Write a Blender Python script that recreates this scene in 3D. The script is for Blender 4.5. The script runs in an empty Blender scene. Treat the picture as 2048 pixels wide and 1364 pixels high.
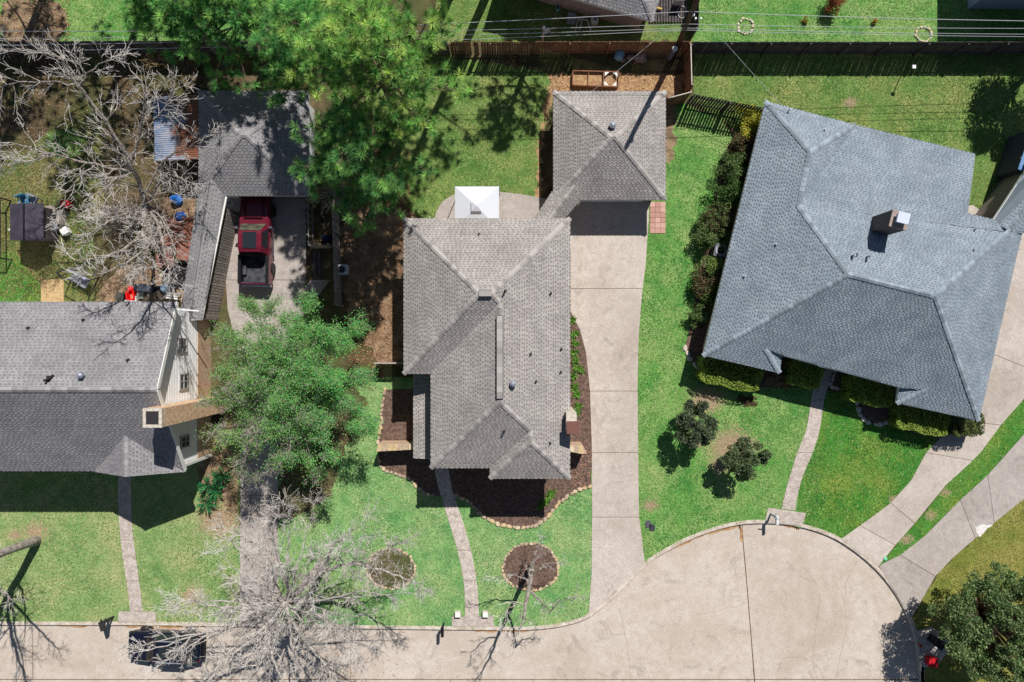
import bpy, math, random
import numpy as np
from mathutils import Vector, Matrix
random.seed(7)
RNG = np.random.default_rng(7)
SC = bpy.context.scene
COL = SC.collection

# ---------------------------------------------------------------- camera, sky, sun, exposure
CAM_H = 45.0
S = 30.333                      # photograph pixels per metre on the ground
cam_data = bpy.data.cameras.new('camera')
cam = bpy.data.objects.new('camera', cam_data); COL.objects.link(cam)
cam.location = (0, 0, CAM_H); cam.rotation_euler = (0, 0, 0)
cam_data.sensor_width = 36.0; cam_data.lens = 36.0 * 1365.0 / 2048.0
cam_data.clip_start = 0.5; cam_data.clip_end = 2000.0
SC.camera = cam

SUN_EL = math.radians(49.0)
SUN_DIR = Vector((0.42, 1.0, 0)).normalized() * math.cos(SUN_EL) + Vector((0, 0, math.sin(SUN_EL)))
world = bpy.data.worlds.new("World"); SC.world = world; world.use_nodes = True
wn = world.node_tree.nodes; wl = world.node_tree.links
bg = wn['Background']
sky = wn.new('ShaderNodeTexSky'); sky.sky_type = 'NISHITA'; sky.sun_disc = False
sky.sun_elevation = SUN_EL
sky.sun_rotation = math.atan2(SUN_DIR.x, SUN_DIR.y)
sky.air_density = 1.0; sky.dust_density = 0.3; sky.ozone_density = 1.0
wl.new(sky.outputs[0], bg.inputs[0]); bg.inputs[1].default_value = 0.05
sun_data = bpy.data.lights.new('sun', 'SUN'); sun_data.energy = 5.0; sun_data.angle = math.radians(0.5)
sun_data.color = (1.0, 0.965, 0.92)
sun = bpy.data.objects.new('sun', sun_data); COL.objects.link(sun)
sun.location = SUN_DIR * 60
sun.rotation_euler = SUN_DIR.to_track_quat('Z', 'Y').to_euler()
vs = SC.view_settings
vs.view_transform = 'Standard'; vs.look = 'None'; vs.exposure = 0.0; vs.gamma = 1.0; vs.use_curve_mapping = False
SC.cycles.max_bounces = 5; SC.cycles.diffuse_bounces = 2; SC.cycles.transparent_max_bounces = 8

# ---------------------------------------------------------------- small helpers
def P(px, py, h=0.0):
    """photograph pixel of a point at height h -> place in metres"""
    k = (1 - h / CAM_H) / S
    return Vector(((px - 1024) * k, -(py - 682) * k, h))
def q(X, Y, h=0.0):
    return Vector((X / S, -Y / S, h))

def lin(c):
    return tuple(((v / 255.0) / 12.92 if v / 255.0 <= 0.04045 else ((v / 255.0 + 0.055) / 1.055) ** 2.4) for v in c)

MATS = {}
def mat(name, col, col2=None, scale=4.0, detail=4.0, rough=0.85, metal=0.0, tone=False, bump=0.0, bump_scale=40.0,
        spec=0.25, transl=0.0, grain=0.0, grain_scale=30.0, big=None, big_scale=0.35, vcol=False, coat=0.0, stretch=None, lo=0.38, hi=0.62):
    """procedural surface: two colours mixed by noise, optional large blotches, fine grain, per-face tone"""
    if name in MATS: return MATS[name]
    m = bpy.data.materials.new(name); m.use_nodes = True
    nt = m.node_tree; N = nt.nodes; L = nt.links
    b = N['Principled BSDF']
    b.inputs['Roughness'].default_value = rough; b.inputs['Metallic'].default_value = metal
    b.inputs['Specular IOR Level'].default_value = spec
    if coat: b.inputs['Coat Weight'].default_value = coat; b.inputs['Coat Roughness'].default_value = 0.08
    geo = N.new('ShaderNodeNewGeometry'); pos = geo.outputs['Position']
    if stretch:
        mp = N.new('ShaderNodeMapping'); mp.inputs['Scale'].default_value = stretch
        mp.inputs['Rotation'].default_value = (0, 0, 0)
        L.new(pos, mp.inputs['Vector']); pos = mp.outputs[0]
    def noise(sc, det=4.0, rgh=0.6):
        n = N.new('ShaderNodeTexNoise'); n.inputs['Scale'].default_value = sc
        n.inputs['Detail'].default_value = det; n.inputs['Roughness'].default_value = rgh
        L.new(pos, n.inputs['Vector']); return n.outputs['Fac']
    def ramp(f, a, c):
        r = N.new('ShaderNodeMapRange'); r.inputs[1].default_value = a; r.inputs[2].default_value = c
        L.new(f, r.inputs[0]); return r.outputs[0]
    def mix(f, a, c, mode='MIX'):
        x = N.new('ShaderNodeMix'); x.data_type = 'RGBA'; x.blend_type = mode
        if hasattr(f, 'default_value') and not isinstance(f, (int, float)): L.new(f, x.inputs[0])
        else: x.inputs[0].default_value = f
        for v, i in ((a, 6), (c, 7)):
            if isinstance(v, tuple): x.inputs[i].default_value = (*v[:3], 1)
            else: L.new(v, x.inputs[i])
        return x.outputs[2]
    c = tuple(col)
    if col2 is not None: c = mix(ramp(noise(scale, detail), lo, hi), tuple(col), tuple(col2))
    if big is not None: c = mix(ramp(noise(big_scale, 5.0, 0.65), 0.42, 0.68), c, tuple(big))
    if vcol:
        a = N.new('ShaderNodeAttribute'); a.attribute_name = 'tint'
        c = a.outputs['Color'] if col2 is None else mix(1.0, c, a.outputs['Color'], 'MULTIPLY')
    if grain:
        g = ramp(noise(grain_scale, 2.0), 0.3, 0.7)
        gm = N.new('ShaderNodeMapRange'); gm.inputs[3].default_value = 1 - grain; gm.inputs[4].default_value = 1 + grain
        L.new(g, gm.inputs[0])
        c = mix(1.0, c, gm.outputs[0], 'MULTIPLY')
    if tone:
        a = N.new('ShaderNodeAttribute'); a.attribute_name = 'tone'
        c = mix(1.0, c, a.outputs['Fac'], 'MULTIPLY')
    if isinstance(c, tuple): b.inputs['Base Color'].default_value = (*c[:3], 1)
    else: L.new(c, b.inputs['Base Color'])
    if bump:
        bn = N.new('ShaderNodeBump'); bn.inputs['Strength'].default_value = bump; bn.inputs['Distance'].default_value = 0.02
        L.new(noise(bump_scale, 3.0), bn.inputs['Height']); L.new(bn.outputs[0], b.inputs['Normal'])
    if transl:
        t = N.new('ShaderNodeBsdfTranslucent'); ms = N.new('ShaderNodeMixShader'); ms.inputs[0].default_value = transl
        if isinstance(c, tuple): t.inputs[0].default_value = (*c[:3], 1)
        else: L.new(c, t.inputs[0])
        L.new(b.outputs[0], ms.inputs[1]); L.new(t.outputs[0], ms.inputs[2]); L.new(ms.outputs[0], N['Material Output'].inputs[0])
    MATS[name] = m
    return m

class MB:
    """collects faces of ONE mesh"""
    def __init__(self): self.v = []; self.f = []; self.t = []; self.m = []
    def poly(self, pts, tone=1.0, m=0):
        i = len(self.v); self.v += [tuple(p) for p in pts]; self.f.append(tuple(range(i, i + len(pts)))); self.t.append(tone); self.m.append(m)
    def box(self, c, s, rz=0.0, tone=1.0, m=0, M=None, taper=1.0):
        hx, hy, hz = s[0] / 2, s[1] / 2, s[2] / 2
        i = len(self.v); R = Matrix.Rotation(rz, 3, 'Z') if M is None else M
        for z in (-1, 1):
            k = taper if z > 0 else 1.0
            for x, y in ((-1, -1), (1, -1), (1, 1), (-1, 1)):
                self.v.append(tuple(R @ Vector((x * hx * k, y * hy * k, z * hz)) + Vector(c)))
        for f in ((3, 2, 1, 0), (4, 5, 6, 7), (0, 1, 5, 4), (1, 2, 6, 5), (2, 3, 7, 6), (3, 0, 4, 7)):
            self.f.append(tuple(i + k for k in f)); self.t.append(tone); self.m.append(m)
    def beam(self, a, b, w, h, tone=1.0, m=0):
        a = Vector(a); b = Vector(b); d = b - a; L = d.length
        if L < 1e-6: return
        qd = d.to_track_quat('X', 'Z').to_matrix()
        self.box((a + b) / 2, (L, w, h), M=qd, tone=tone, m=m)
    def prism(self, pts, z0, z1, tone=1.0, m=0, bottom=False):
        """pts: xy outline, counter-clockwise or not"""
        a = sum(pts[i - 1][0] * pts[i][1] - pts[i][0] * pts[i - 1][1] for i in range(len(pts)))
        if a < 0: pts = pts[::-1]
        i = len(self.v); n = len(pts)
        self.v += [(p[0], p[1], z0) for p in pts] + [(p[0], p[1], z1) for p in pts]
        self.f.append(tuple(range(i + n, i + 2 * n))); self.t.append(tone); self.m.append(m)
        if bottom: self.f.append(tuple(range(i + n - 1, i - 1, -1))); self.t.append(tone); self.m.append(m)
        for k in range(n):
            j = (k + 1) % n
            self.f.append((i + k, i + j, i + n + j, i + n + k)); self.t.append(tone); self.m.append(m)
    def tube(self, path, radii, sides=6, tone=1.0, m=0, cap=True):
        path = [Vector(p) for p in path]; n = len(path)
        if n < 2: return
        if not hasattr(radii, '__len__'): radii = [radii] * n
        i0 = len(self.v)
        up = Vector((0.31, 0.17, 0.93))
        for k in range(n):
            d = (path[min(k + 1, n - 1)] - path[max(k - 1, 0)])
            if d.length < 1e-9: d = Vector((0, 0, 1))
            d.normalize()
            a = d.cross(up)
            if a.length < 1e-3: a = d.cross(Vector((1, 0, 0)))
            a.normalize(); b = d.cross(a)
            for s in range(sides):
                an = 2 * math.pi * s / sides
                self.v.append(tuple(path[k] + (a * math.cos(an) + b * math.sin(an)) * radii[k]))
        for k in range(n - 1):
            for s in range(sides):
                s2 = (s + 1) % sides
                self.f.append((i0 + k * sides + s, i0 + k * sides + s2, i0 + (k + 1) * sides + s2, i0 + (k + 1) * sides + s)); self.t.append(tone); self.m.append(m)
        if cap:
            self.f.append(tuple(i0 + (n - 1) * sides + s for s in range(sides))); self.t.append(tone); self.m.append(m)
            self.f.append(tuple(i0 + s for s in range(sides - 1, -1, -1))); self.t.append(tone); self.m.append(m)
    def cyl(self, c, r, z0, z1, sides=14, tone=1.0, m=0, r1=None):
        self.tube([(c[0], c[1], z0), (c[0], c[1], z1)], [r, r if r1 is None else r1], sides, tone, m)
    def lathe(self, c, prof, sides=16, tone=1.0, m=0):
        i0 = len(self.v)
        for r, z in prof:
            for s in range(sides):
                a = 2 * math.pi * s / sides
                self.v.append((c[0] + r * math.cos(a), c[1] + r * math.sin(a), c[2] + z))
        n = len(prof)
        for k in range(n - 1):
            for s in range(sides):
                s2 = (s + 1) % sides
                self.f.append((i0 + k * sides + s, i0 + k * sides + s2, i0 + (k + 1) * sides + s2, i0 + (k + 1) * sides + s)); self.t.append(tone); self.m.append(m)
        self.f.append(tuple(i0 + (n - 1) * sides + s for s in range(sides))); self.t.append(tone); self.m.append(m)
    def loft(self, rings, tone=1.0, m=0, caps=True):
        i0 = len(self.v); n = len(rings[0])
        for r in rings: self.v += [tuple(p) for p in r]
        for k in range(len(rings) - 1):
            for s in range(n):
                s2 = (s + 1) % n
                self.f.append((i0 + k * n + s, i0 + k * n + s2, i0 + (k + 1) * n + s2, i0 + (k + 1) * n + s)); self.t.append(tone); self.m.append(m)
        if caps:
            self.f.append(tuple(i0 + s for s in range(n - 1, -1, -1))); self.t.append(tone); self.m.append(m)
            e = i0 + (len(rings) - 1) * n
            self.f.append(tuple(e + s for s in range(n))); self.t.append(tone); self.m.append(m)
    def mesh(self, name, mats, smooth=False):
        me = bpy.data.meshes.new(name)
        me.from_pydata(self.v, [], self.f); me.update()
        for mm in (mats if isinstance(mats, (list, tuple)) else [mats]): me.materials.append(mm)
        if len(me.polygons) == len(self.t):
            at = me.attributes.new('tone', 'FLOAT', 'FACE'); at.data.foreach_set('value', np.array(self.t, dtype=np.float32))
            me.polygons.foreach_set('material_index', np.array(self.m, dtype=np.int32))
        if smooth: me.polygons.foreach_set('use_smooth', np.ones(len(me.polygons), dtype=bool))
        return me
    def build(self, name, mats, parent=None, smooth=False, **props):
        return link(name, self.mesh(name, mats, smooth), parent, **props)

def link(name, me, parent=None, loc=None, M=None, **props):
    o = bpy.data.objects.new(name, me); COL.objects.link(o)
    if M is not None: o.matrix_world = M
    elif loc is not None: o.location = loc
    if parent is not None:
        o.parent = parent; o.matrix_parent_inverse = PINV[parent.name]
    PINV[o.name] = (M if M is not None else Matrix.Translation(Vector(loc)) if loc is not None else Matrix.Identity(4)).inverted()
    for k, v in props.items(): o[k] = v
    return o
PINV = {}
def thing(name, label, cat, loc=(0, 0, 0), rz=0.0, group=None, kind=None):
    o = bpy.data.objects.new(name, None); COL.objects.link(o)
    o.empty_display_size = 0.3
    o.location = loc; o.rotation_euler = (0, 0, rz)
    PINV[o.name] = (Matrix.Translation(Vector(loc)) @ Matrix.Rotation(rz, 4, 'Z')).inverted()
    if label: o['label'] = label
    if cat: o['category'] = cat
    if group: o['group'] = group
    if kind: o['kind'] = kind
    return o
def dup(root, loc, rz=None, label=None, group=None):
    """copy of a thing with copies of its parts and sub-parts (sharing meshes)"""
    r = root.copy(); COL.objects.link(r); r.location = loc
    if rz is not None: r.rotation_euler = (0, 0, rz)
    if label: r['label'] = label
    if group: r['group'] = group
    for ch in list(root.children):
        c = ch.copy(); COL.objects.link(c); c.parent = r; c.matrix_parent_inverse = ch.matrix_parent_inverse.copy()
        for g in list(ch.children):
            d = g.copy(); COL.objects.link(d); d.parent = c; d.matrix_parent_inverse = g.matrix_parent_inverse.copy()
    return r
def tag(o, label, cat, group=None):
    o['label'] = label; o['category'] = cat
    if group: o['group'] = group
    return o

def rough_poly(pts, step=10.0, amp=4.0):
    """photograph-pixel outline with a ragged edge"""
    out = []
    for i in range(len(pts)):
        a = pts[i]; b = pts[(i + 1) % len(pts)]
        n = max(1, int(math.hypot(b[0] - a[0], b[1] - a[1]) / step))
        for k in range(n):
            f = k / n
            out.append((a[0] + (b[0] - a[0]) * f + random.uniform(-amp, amp), a[1] + (b[1] - a[1]) * f + random.uniform(-amp, amp)))
    return out
def inside(x, y, poly):
    """numpy points in polygon"""
    r = np.zeros(len(x), dtype=bool); n = len(poly); j = n - 1
    for i in range(n):
        xi, yi = poly[i]; xj, yj = poly[j]
        if yi != yj:
            c = ((yi > y) != (yj > y)) & (x < (xj - xi) * (y - yi) / (yj - yi) + xi)
            r ^= c
        j = i
    return r
def smooth_line(pts, n=6):
    """Catmull-Rom through the points"""
    out = []
    for i in range(len(pts) - 1):
        p0 = pts[max(i - 1, 0)]; p1 = pts[i]; p2 = pts[i + 1]; p3 = pts[min(i + 2, len(pts) - 1)]
        for k in range(n):
            t = k / n
            out.append(tuple(0.5 * (2 * b + (c - a) * t + (2 * a - 5 * b + 4 * c - d) * t * t + (-a + 3 * b - 3 * c + d) * t ** 3) for a, b, c, d in zip(p0, p1, p2, p3)))
    out.append(tuple(pts[-1])); return out
def np_mesh(name, verts, nper, mats, parent=None, tone=None, tint=None, **props):
    """many separate triangles / quads from a numpy array, as one mesh"""
    n = len(verts) // nper
    me = bpy.data.meshes.new(name)
    me.vertices.add(len(verts)); me.vertices.foreach_set('co', verts.astype(np.float32).ravel())
    me.loops.add(len(verts)); me.loops.foreach_set('vertex_index', np.arange(len(verts), dtype=np.int32))
    me.polygons.add(n); me.polygons.foreach_set('loop_start', np.arange(0, len(verts), nper, dtype=np.int32))
    me.materials.append(mats)
    me.update(calc_edges=True)
    if tone is not None:
        at = me.attributes.new('tone', 'FLOAT', 'FACE'); at.data.foreach_set('value', tone.astype(np.float32))
    if tint is not None:
        at = me.attributes.new('tint', 'FLOAT_COLOR', 'FACE'); at.data.foreach_set('color', np.hstack([tint, np.ones((n, 1))]).astype(np.float32).ravel())
    return link(name, me, parent, **props)

def leaf_cards(centers, size, up=0.6, asp=0.55, rng=RNG):
    """small four-cornered leaves at the centres, turned every way with a bias to the sky"""
    n = len(centers)
    nrm = rng.normal(size=(n, 3)); nrm[:, 2] = np.abs(nrm[:, 2]) + up; nrm /= np.linalg.norm(nrm, axis=1)[:, None]
    a = np.cross(nrm, rng.normal(size=(n, 3))); a /= np.linalg.norm(a, axis=1)[:, None]
    b = np.cross(nrm, a)
    s = (size * rng.uniform(0.6, 1.3, n))[:, None]
    c = centers
    v = np.stack([c - a * s * 0.5, c + b * s * asp * 0.5 + nrm * s * 0.08, c + a * s * 0.5, c - b * s * asp * 0.5 + nrm * s * 0.08], axis=1)
    return v.reshape(-1, 3)
# ---------------------------------------------------------------- materials
def conc(name, a, b, big, stain=0.8):
    """weathered concrete: broad discolouration, darker stains with shape, pale scuffs, dark specks, fine grain"""
    m = bpy.data.materials.new(name); m.use_nodes = True; N = m.node_tree.nodes; L = m.node_tree.links
    bs = N['Principled BSDF']; bs.inputs['Roughness'].default_value = .92; bs.inputs['Specular IOR Level'].default_value = .2
    g = N.new('ShaderNodeNewGeometry')
    def noise(sc, det=6, rg=.6, dist=0.0, off=0.0, st=None):
        mp = N.new('ShaderNodeMapping'); mp.inputs['Location'].default_value = (off, off * 1.7, 0); mp.inputs['Scale'].default_value = st or (1, 1, 1); L.new(g.outputs['Position'], mp.inputs[0])
        n = N.new('ShaderNodeTexNoise'); n.inputs['Scale'].default_value = sc; n.inputs['Detail'].default_value = det; n.inputs['Roughness'].default_value = rg; n.inputs['Distortion'].default_value = dist
        L.new(mp.outputs[0], n.inputs['Vector']); return n.outputs[0]
    def rng(f, a_, b_, c_=0.0, d_=1.0):
        r = N.new('ShaderNodeMapRange'); r.inputs[1].default_value = a_; r.inputs[2].default_value = b_; r.inputs[3].default_value = c_; r.inputs[4].default_value = d_; L.new(f, r.inputs[0]); return r.outputs[0]
    def mix(f, c1, c2, mode='MIX'):
        x = N.new('ShaderNodeMix'); x.data_type = 'RGBA'; x.blend_type = mode
        if isinstance(f, float): x.inputs[0].default_value = f
        else: L.new(f, x.inputs[0])
        for v, i in ((c1, 6), (c2, 7)):
            if isinstance(v, tuple): x.inputs[i].default_value = (*v[:3], 1)
            else: L.new(v, x.inputs[i])
        return x.outputs[2]
    c = mix(rng(noise(2.2, 10, .68), .32, .7), lin(a), lin(b))
    c = mix(rng(noise(.2, 9, .74, .8), .42, .66, 0, .7), c, lin(big))
    c = mix(rng(noise(.75, 9, .72, 1.2, 13), .55, .72, 0, stain), c, tuple(v * .62 for v in lin(b)))
    c = mix(rng(noise(1.1, 8, .75, .8, 31), .64, .78, 0, .5), c, tuple(min(1, v * 1.18) for v in lin(a)))
    c = mix(rng(noise(9, 3, .6, 0, 5), .66, .74, 0, .35), c, tuple(v * .55 for v in lin(b)))
    c = mix(1.0, c, rng(noise(17, 2), .3, .7, .82, 1.18), 'MULTIPLY')
    t = N.new('ShaderNodeAttribute'); t.attribute_name = 'tone'; c = mix(1.0, c, t.outputs['Fac'], 'MULTIPLY')
    L.new(c, bs.inputs['Base Color']); MATS[name] = m; return m
M_STREET = conc('street concrete', (210, 199, 187), (192, 179, 165), (180, 163, 147))
M_DRIVE = conc('driveway concrete', (206, 195, 184), (186, 174, 163), (172, 159, 147))
M_OLD = conc('old grey concrete', (192, 182, 174), (168, 159, 153), (158, 147, 139))
M_AGG = mat('exposed aggregate', lin((200, 188, 178)), lin((176, 163, 153)), scale=3, rough=0.95, grain=0.42, grain_scale=19, tone=True, bump=0.3)
M_KERB = mat('kerb concrete', lin((218, 206, 194)), lin((186, 170, 154)), scale=2.2, rough=0.9, grain=0.1, grain_scale=25)
M_JOINT = mat('joint dirt', lin((96, 74, 56)), lin((130, 102, 76)), scale=8, rough=1)
M_GROUND = mat('leaf strewn soil', lin((112, 96, 72)), lin((70, 62, 46)), scale=1.3, detail=10, rough=1, big=lin((84, 94, 50)), big_scale=0.3, grain=0.35, grain_scale=14, bump=0.5)
M_DIRT = mat('bare dirt', lin((164, 138, 112)), lin((118, 98, 78)), scale=1.6, detail=8, rough=1, grain=0.28, grain_scale=16, bump=0.4)
M_MULCH = mat('dark mulch', lin((124, 102, 90)), lin((88, 70, 61)), scale=5, detail=8, rough=1, grain=0.4, grain_scale=18, bump=0.6)
M_TANMULCH = mat('tan wood mulch', lin((186, 152, 112)), lin((150, 116, 84)), scale=3.5, detail=8, rough=1, grain=0.35, grain_scale=16, bump=0.6)
def lawn_mat(name, a, b, c):
    return mat(name, lin(a), lin(b), scale=1.1, detail=8, rough=1, big=lin(c), big_scale=0.4, grain=0.32, grain_scale=13, bump=0.4, spec=0.1)
LAWN_COL = {   # sunlit look: darker, lighter, dry
    'pale':   ((104, 142, 80), (142, 168, 106), (172, 172, 122)),
    'cool':   ((92, 144, 84), (132, 174, 106), (162, 176, 120)),
    'bright': ((76, 134, 62), (112, 160, 80), (152, 170, 106)),
    'deep':   ((56, 116, 44), (84, 142, 60), (128, 146, 66)),
    'olive':  ((84, 120, 58), (114, 146, 76), (146, 150, 90)),
    'dry':    ((104, 114, 48), (132, 138, 66), (156, 144, 84)),
    'rough':  ((74, 98, 48), (108, 120, 66), (144, 132, 88)),
}
M_LAWN = {k: lawn_mat('lawn ' + k, *v) for k, v in LAWN_COL.items()}
M_BLADE = mat('grass blade', (0.1, 0.2, 0.05), vcol=True, rough=0.9, spec=0.15, transl=0.25)
M_STONE = [mat('edging stone ' + str(i), lin(a), lin(b), scale=9, rough=0.9, grain=0.2, grain_scale=30) for i, (a, b) in enumerate([((214, 190, 150), (184, 158, 120)), ((200, 180, 156), (165, 145, 122)), ((222, 206, 176), (196, 172, 138)), ((186, 164, 142), (150, 130, 112))])]
M_WSTONE = mat('white limestone', lin((214, 206, 192)), lin((186, 174, 158)), scale=7, rough=0.9)
M_TRIM = mat('white painted trim', lin((232, 230, 224)), rough=0.6)
M_SIDING = mat('white siding', lin((250, 250, 250)), lin((242, 242, 242)), scale=3, rough=0.7)
M_BRICKWALL = mat('tan brick wall', lin((208, 182, 156)), lin((178, 146, 120)), scale=9, rough=0.9, grain=0.2)
M_GLASS = mat('window glass', lin((60, 66, 72)), rough=0.08, spec=0.6)
M_DARK = mat('dark metal', lin((52, 50, 52)), rough=0.6)
M_GALV = mat('galvanised metal', lin((176, 180, 190)), lin((150, 154, 164)), scale=12, rough=0.45, metal=0.3)
M_BLACK = mat('black plastic', lin((28, 28, 32)), rough=0.5)
M_WHITE = mat('white plastic', lin((226, 226, 224)), rough=0.5)
M_WOOD_B = mat('brown fence boards', lin((156, 118, 94)), lin((122, 92, 74)), scale=5, rough=0.9, tone=True, grain=0.15)
M_WOOD_G = mat('weathered grey boards', lin((186, 176, 166)), lin((148, 138, 130)), scale=5, rough=0.9, tone=True, grain=0.2)
M_WOOD_D = mat('dark weathered boards', lin((104, 96, 96)), lin((76, 70, 72)), scale=5, rough=0.9, tone=True, grain=0.2)
M_BARK_GREY = mat('pale grey bark', lin((172, 163, 154)), lin((118, 108, 100)), scale=6, rough=0.95, grain=0.2, grain_scale=14)
M_BARK_BROWN = mat('brown bark', lin((128, 108, 92)), lin((92, 76, 64)), scale=7, rough=0.95, grain=0.25, grain_scale=14)
M_TWIG = mat('twig bark', lin((216, 211, 205)), lin((180, 172, 164)), scale=5, rough=0.95)
M_TWIG_TAN = mat('tan twigs', lin((182, 158, 122)), lin((140, 116, 88)), scale=5, rough=0.95)

# ---------------------------------------------------------------- ground, street
KERB = smooth_line([(-3000, 1247), (-400, 1247), (200, 1247), (420, 1249), (640, 1253), (880, 1256), (1000, 1257), (1070, 1256), (1130, 1248), (1178, 1231), (1230, 1190), (1288, 1130),
                    (1340, 1096), (1402, 1067), (1480, 1046), (1560, 1045), (1625, 1057), (1684, 1082), (1745, 1128), (1790, 1180), (1822, 1240), (1838, 1300), (1845, 1370), (1845, 1500), (1845, 3200)], 5)
mb = MB()
mb.poly([P(x, y) for x, y in ([(-9000, -9000), (11000, -9000), (11000, 3200)] + KERB[::-1] + [(-9000, 1247)])][::-1])
ground = mb.build('ground', M_GROUND, kind='structure')

ZST = -0.13
street = thing('street', None, None, kind='structure')
mb = MB(); mb.poly([(-300, 5, ZST - 0.03), (-300, -300, ZST - 0.03), (330, -300, ZST - 0.03), (330, 5, ZST - 0.03)])
mb.build('joint_bed', M_JOINT, street)
def flat(pts, z, tone=1.0):
    m_ = MB(); m_.prism([tuple(P(x, y)[:2]) for x, y in pts], z - 0.08, z, tone); return m_
JN = [(1483, 1030), (1487, 1090), (1495, 1180), (1503, 1280), (1510, 1364)]
RB = 1361
flat([(-300, RB - 1), (62, RB - 1), (62, 1200), (-300, 1200)], ZST, 1.0).build('slab', M_STREET, street)
flat([(63.2, RB - 1), (700, RB - 1), (700, 1200), (63.2, 1200)], ZST, 0.99).build('slab', M_STREET, street)
flat([(701, RB - 1), (1150, RB - 1), (1509, RB - 1)] + JN[::-1][1:] + [(1483, 1000), (701, 1000)], ZST, 1.01).build('slab', M_STREET, street)
flat([(x + 1.8, y) for x, y in JN] + [(1511.5, RB - 1), (1860, RB - 1), (1860, 1000), (1484.5, 1000)], ZST, 0.985).build('slab', M_STREET, street)
flat([(-300, RB + 1), (900, RB + 1), (900, 1700), (-300, 1700)], ZST, 1.0).build('slab', M_STREET, street)
flat([(901.3, RB + 1), (1509.5, RB + 1), (1520, 1700), (901.3, 1700)], ZST, 1.0).build('slab', M_STREET, street)
flat([(1511.5, RB + 1), (1860, RB + 1), (1860, 1700), (1522, 1700)], ZST, 1.0).build('slab', M_STREET, street)
def ribbon(pts, w, z, jitter=1.5, m=None):
    """thin crack or seam following photograph pixels"""
    m_ = m or MB(); pts = smooth_line(pts, 6)
    pts = [(x + random.uniform(-jitter, jitter), y + random.uniform(-jitter, jitter)) for x, y in pts]
    for a, b in zip(pts[:-1], pts[1:]):
        d = math.hypot(b[0] - a[0], b[1] - a[1]) or 1
        nx, ny = -(b[1] - a[1]) / d * w / 2, (b[0] - a[0]) / d * w / 2
        m_.poly([P(a[0] + nx, a[1] + ny) + Vector((0, 0, z)), P(b[0] + nx, b[1] + ny) + Vector((0, 0, z)), P(b[0] - nx, b[1] - ny) + Vector((0, 0, z)), P(a[0] - nx, a[1] - ny) + Vector((0, 0, z))])
    return m_
M_CRACK = mat('crack', lin((156, 140, 128)), rough=1)
for cr in ([(1612, 1140), (1640, 1180), (1636, 1240), (1628, 1330), (1640, 1364)], [(1700, 1150), (1690, 1200), (1694, 1260), (1680, 1330), (1672, 1364)], [(1560, 1320), (1600, 1316), (1632, 1330), (1655, 1364)],
           [(1240, 1220), (1255, 1290), (1262, 1364)], [(1750, 1240), (1765, 1300), (1760, 1364)], [(60, 1290), (66, 1320), (62, 1361)], [(1395, 1230), (1470, 1215), (1500, 1205)], [(1575, 1120), (1600, 1150), (1630, 1165)]):
    ribbon(cr, 0.55, ZST + 0.004, 1.8).build('crack', M_CRACK, street)
M_RUST = mat('leaf stain', lin((168, 122, 80)), lin((190, 160, 118)), scale=5, rough=1, grain=0.3)
for lf in ([(110, 1251), (150, 1253), (172, 1253)], [(250, 1253), (300, 1255), (420, 1254)], [(1340, 1101), (1400, 1073), (1480, 1052)], [(1480, 1050), (1484, 1062), (1486, 1085)], [(1565, 1051), (1590, 1056), (1600, 1058)], [(950, 1262), (1010, 1263), (1060, 1262)]):
    ribbon(lf, 5.5, ZST + 0.007, 2.0).build('leaf_stain', M_RUST, street)
# kerb swept along the edge of the ground
def sweep(line, w, z0, z1, name, m_, parent=None, **props):
    m2 = MB(); pts = [P(*p) for p in line]; rings = []
    for i, p in enumerate(pts):
        d = (pts[min(i + 1, len(pts) - 1)] - pts[max(i - 1, 0)]); d.z = 0; d.normalize(); nn = Vector((-d.y, d.x, 0))
        rings.append([p + nn * (w * 0.5) + Vector((0, 0, z0)), p + nn * (w * 0.5) + Vector((0, 0, z1)), p - nn * (w * 0.32) + Vector((0, 0, z1)), p - nn * (w * 0.5) + Vector((0, 0, z1 - 0.04)), p - nn * (w * 0.52) + Vector((0, 0, z0))])
    m2.loft(rings); return m2.build(name, m_, parent, **props)
KL = [p for p in KERB if -500 < p[0] and p[1] < 1600]
sweep(KL, 0.27, -0.2, 0.02, 'kerb', M_KERB, kind='structure')

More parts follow.
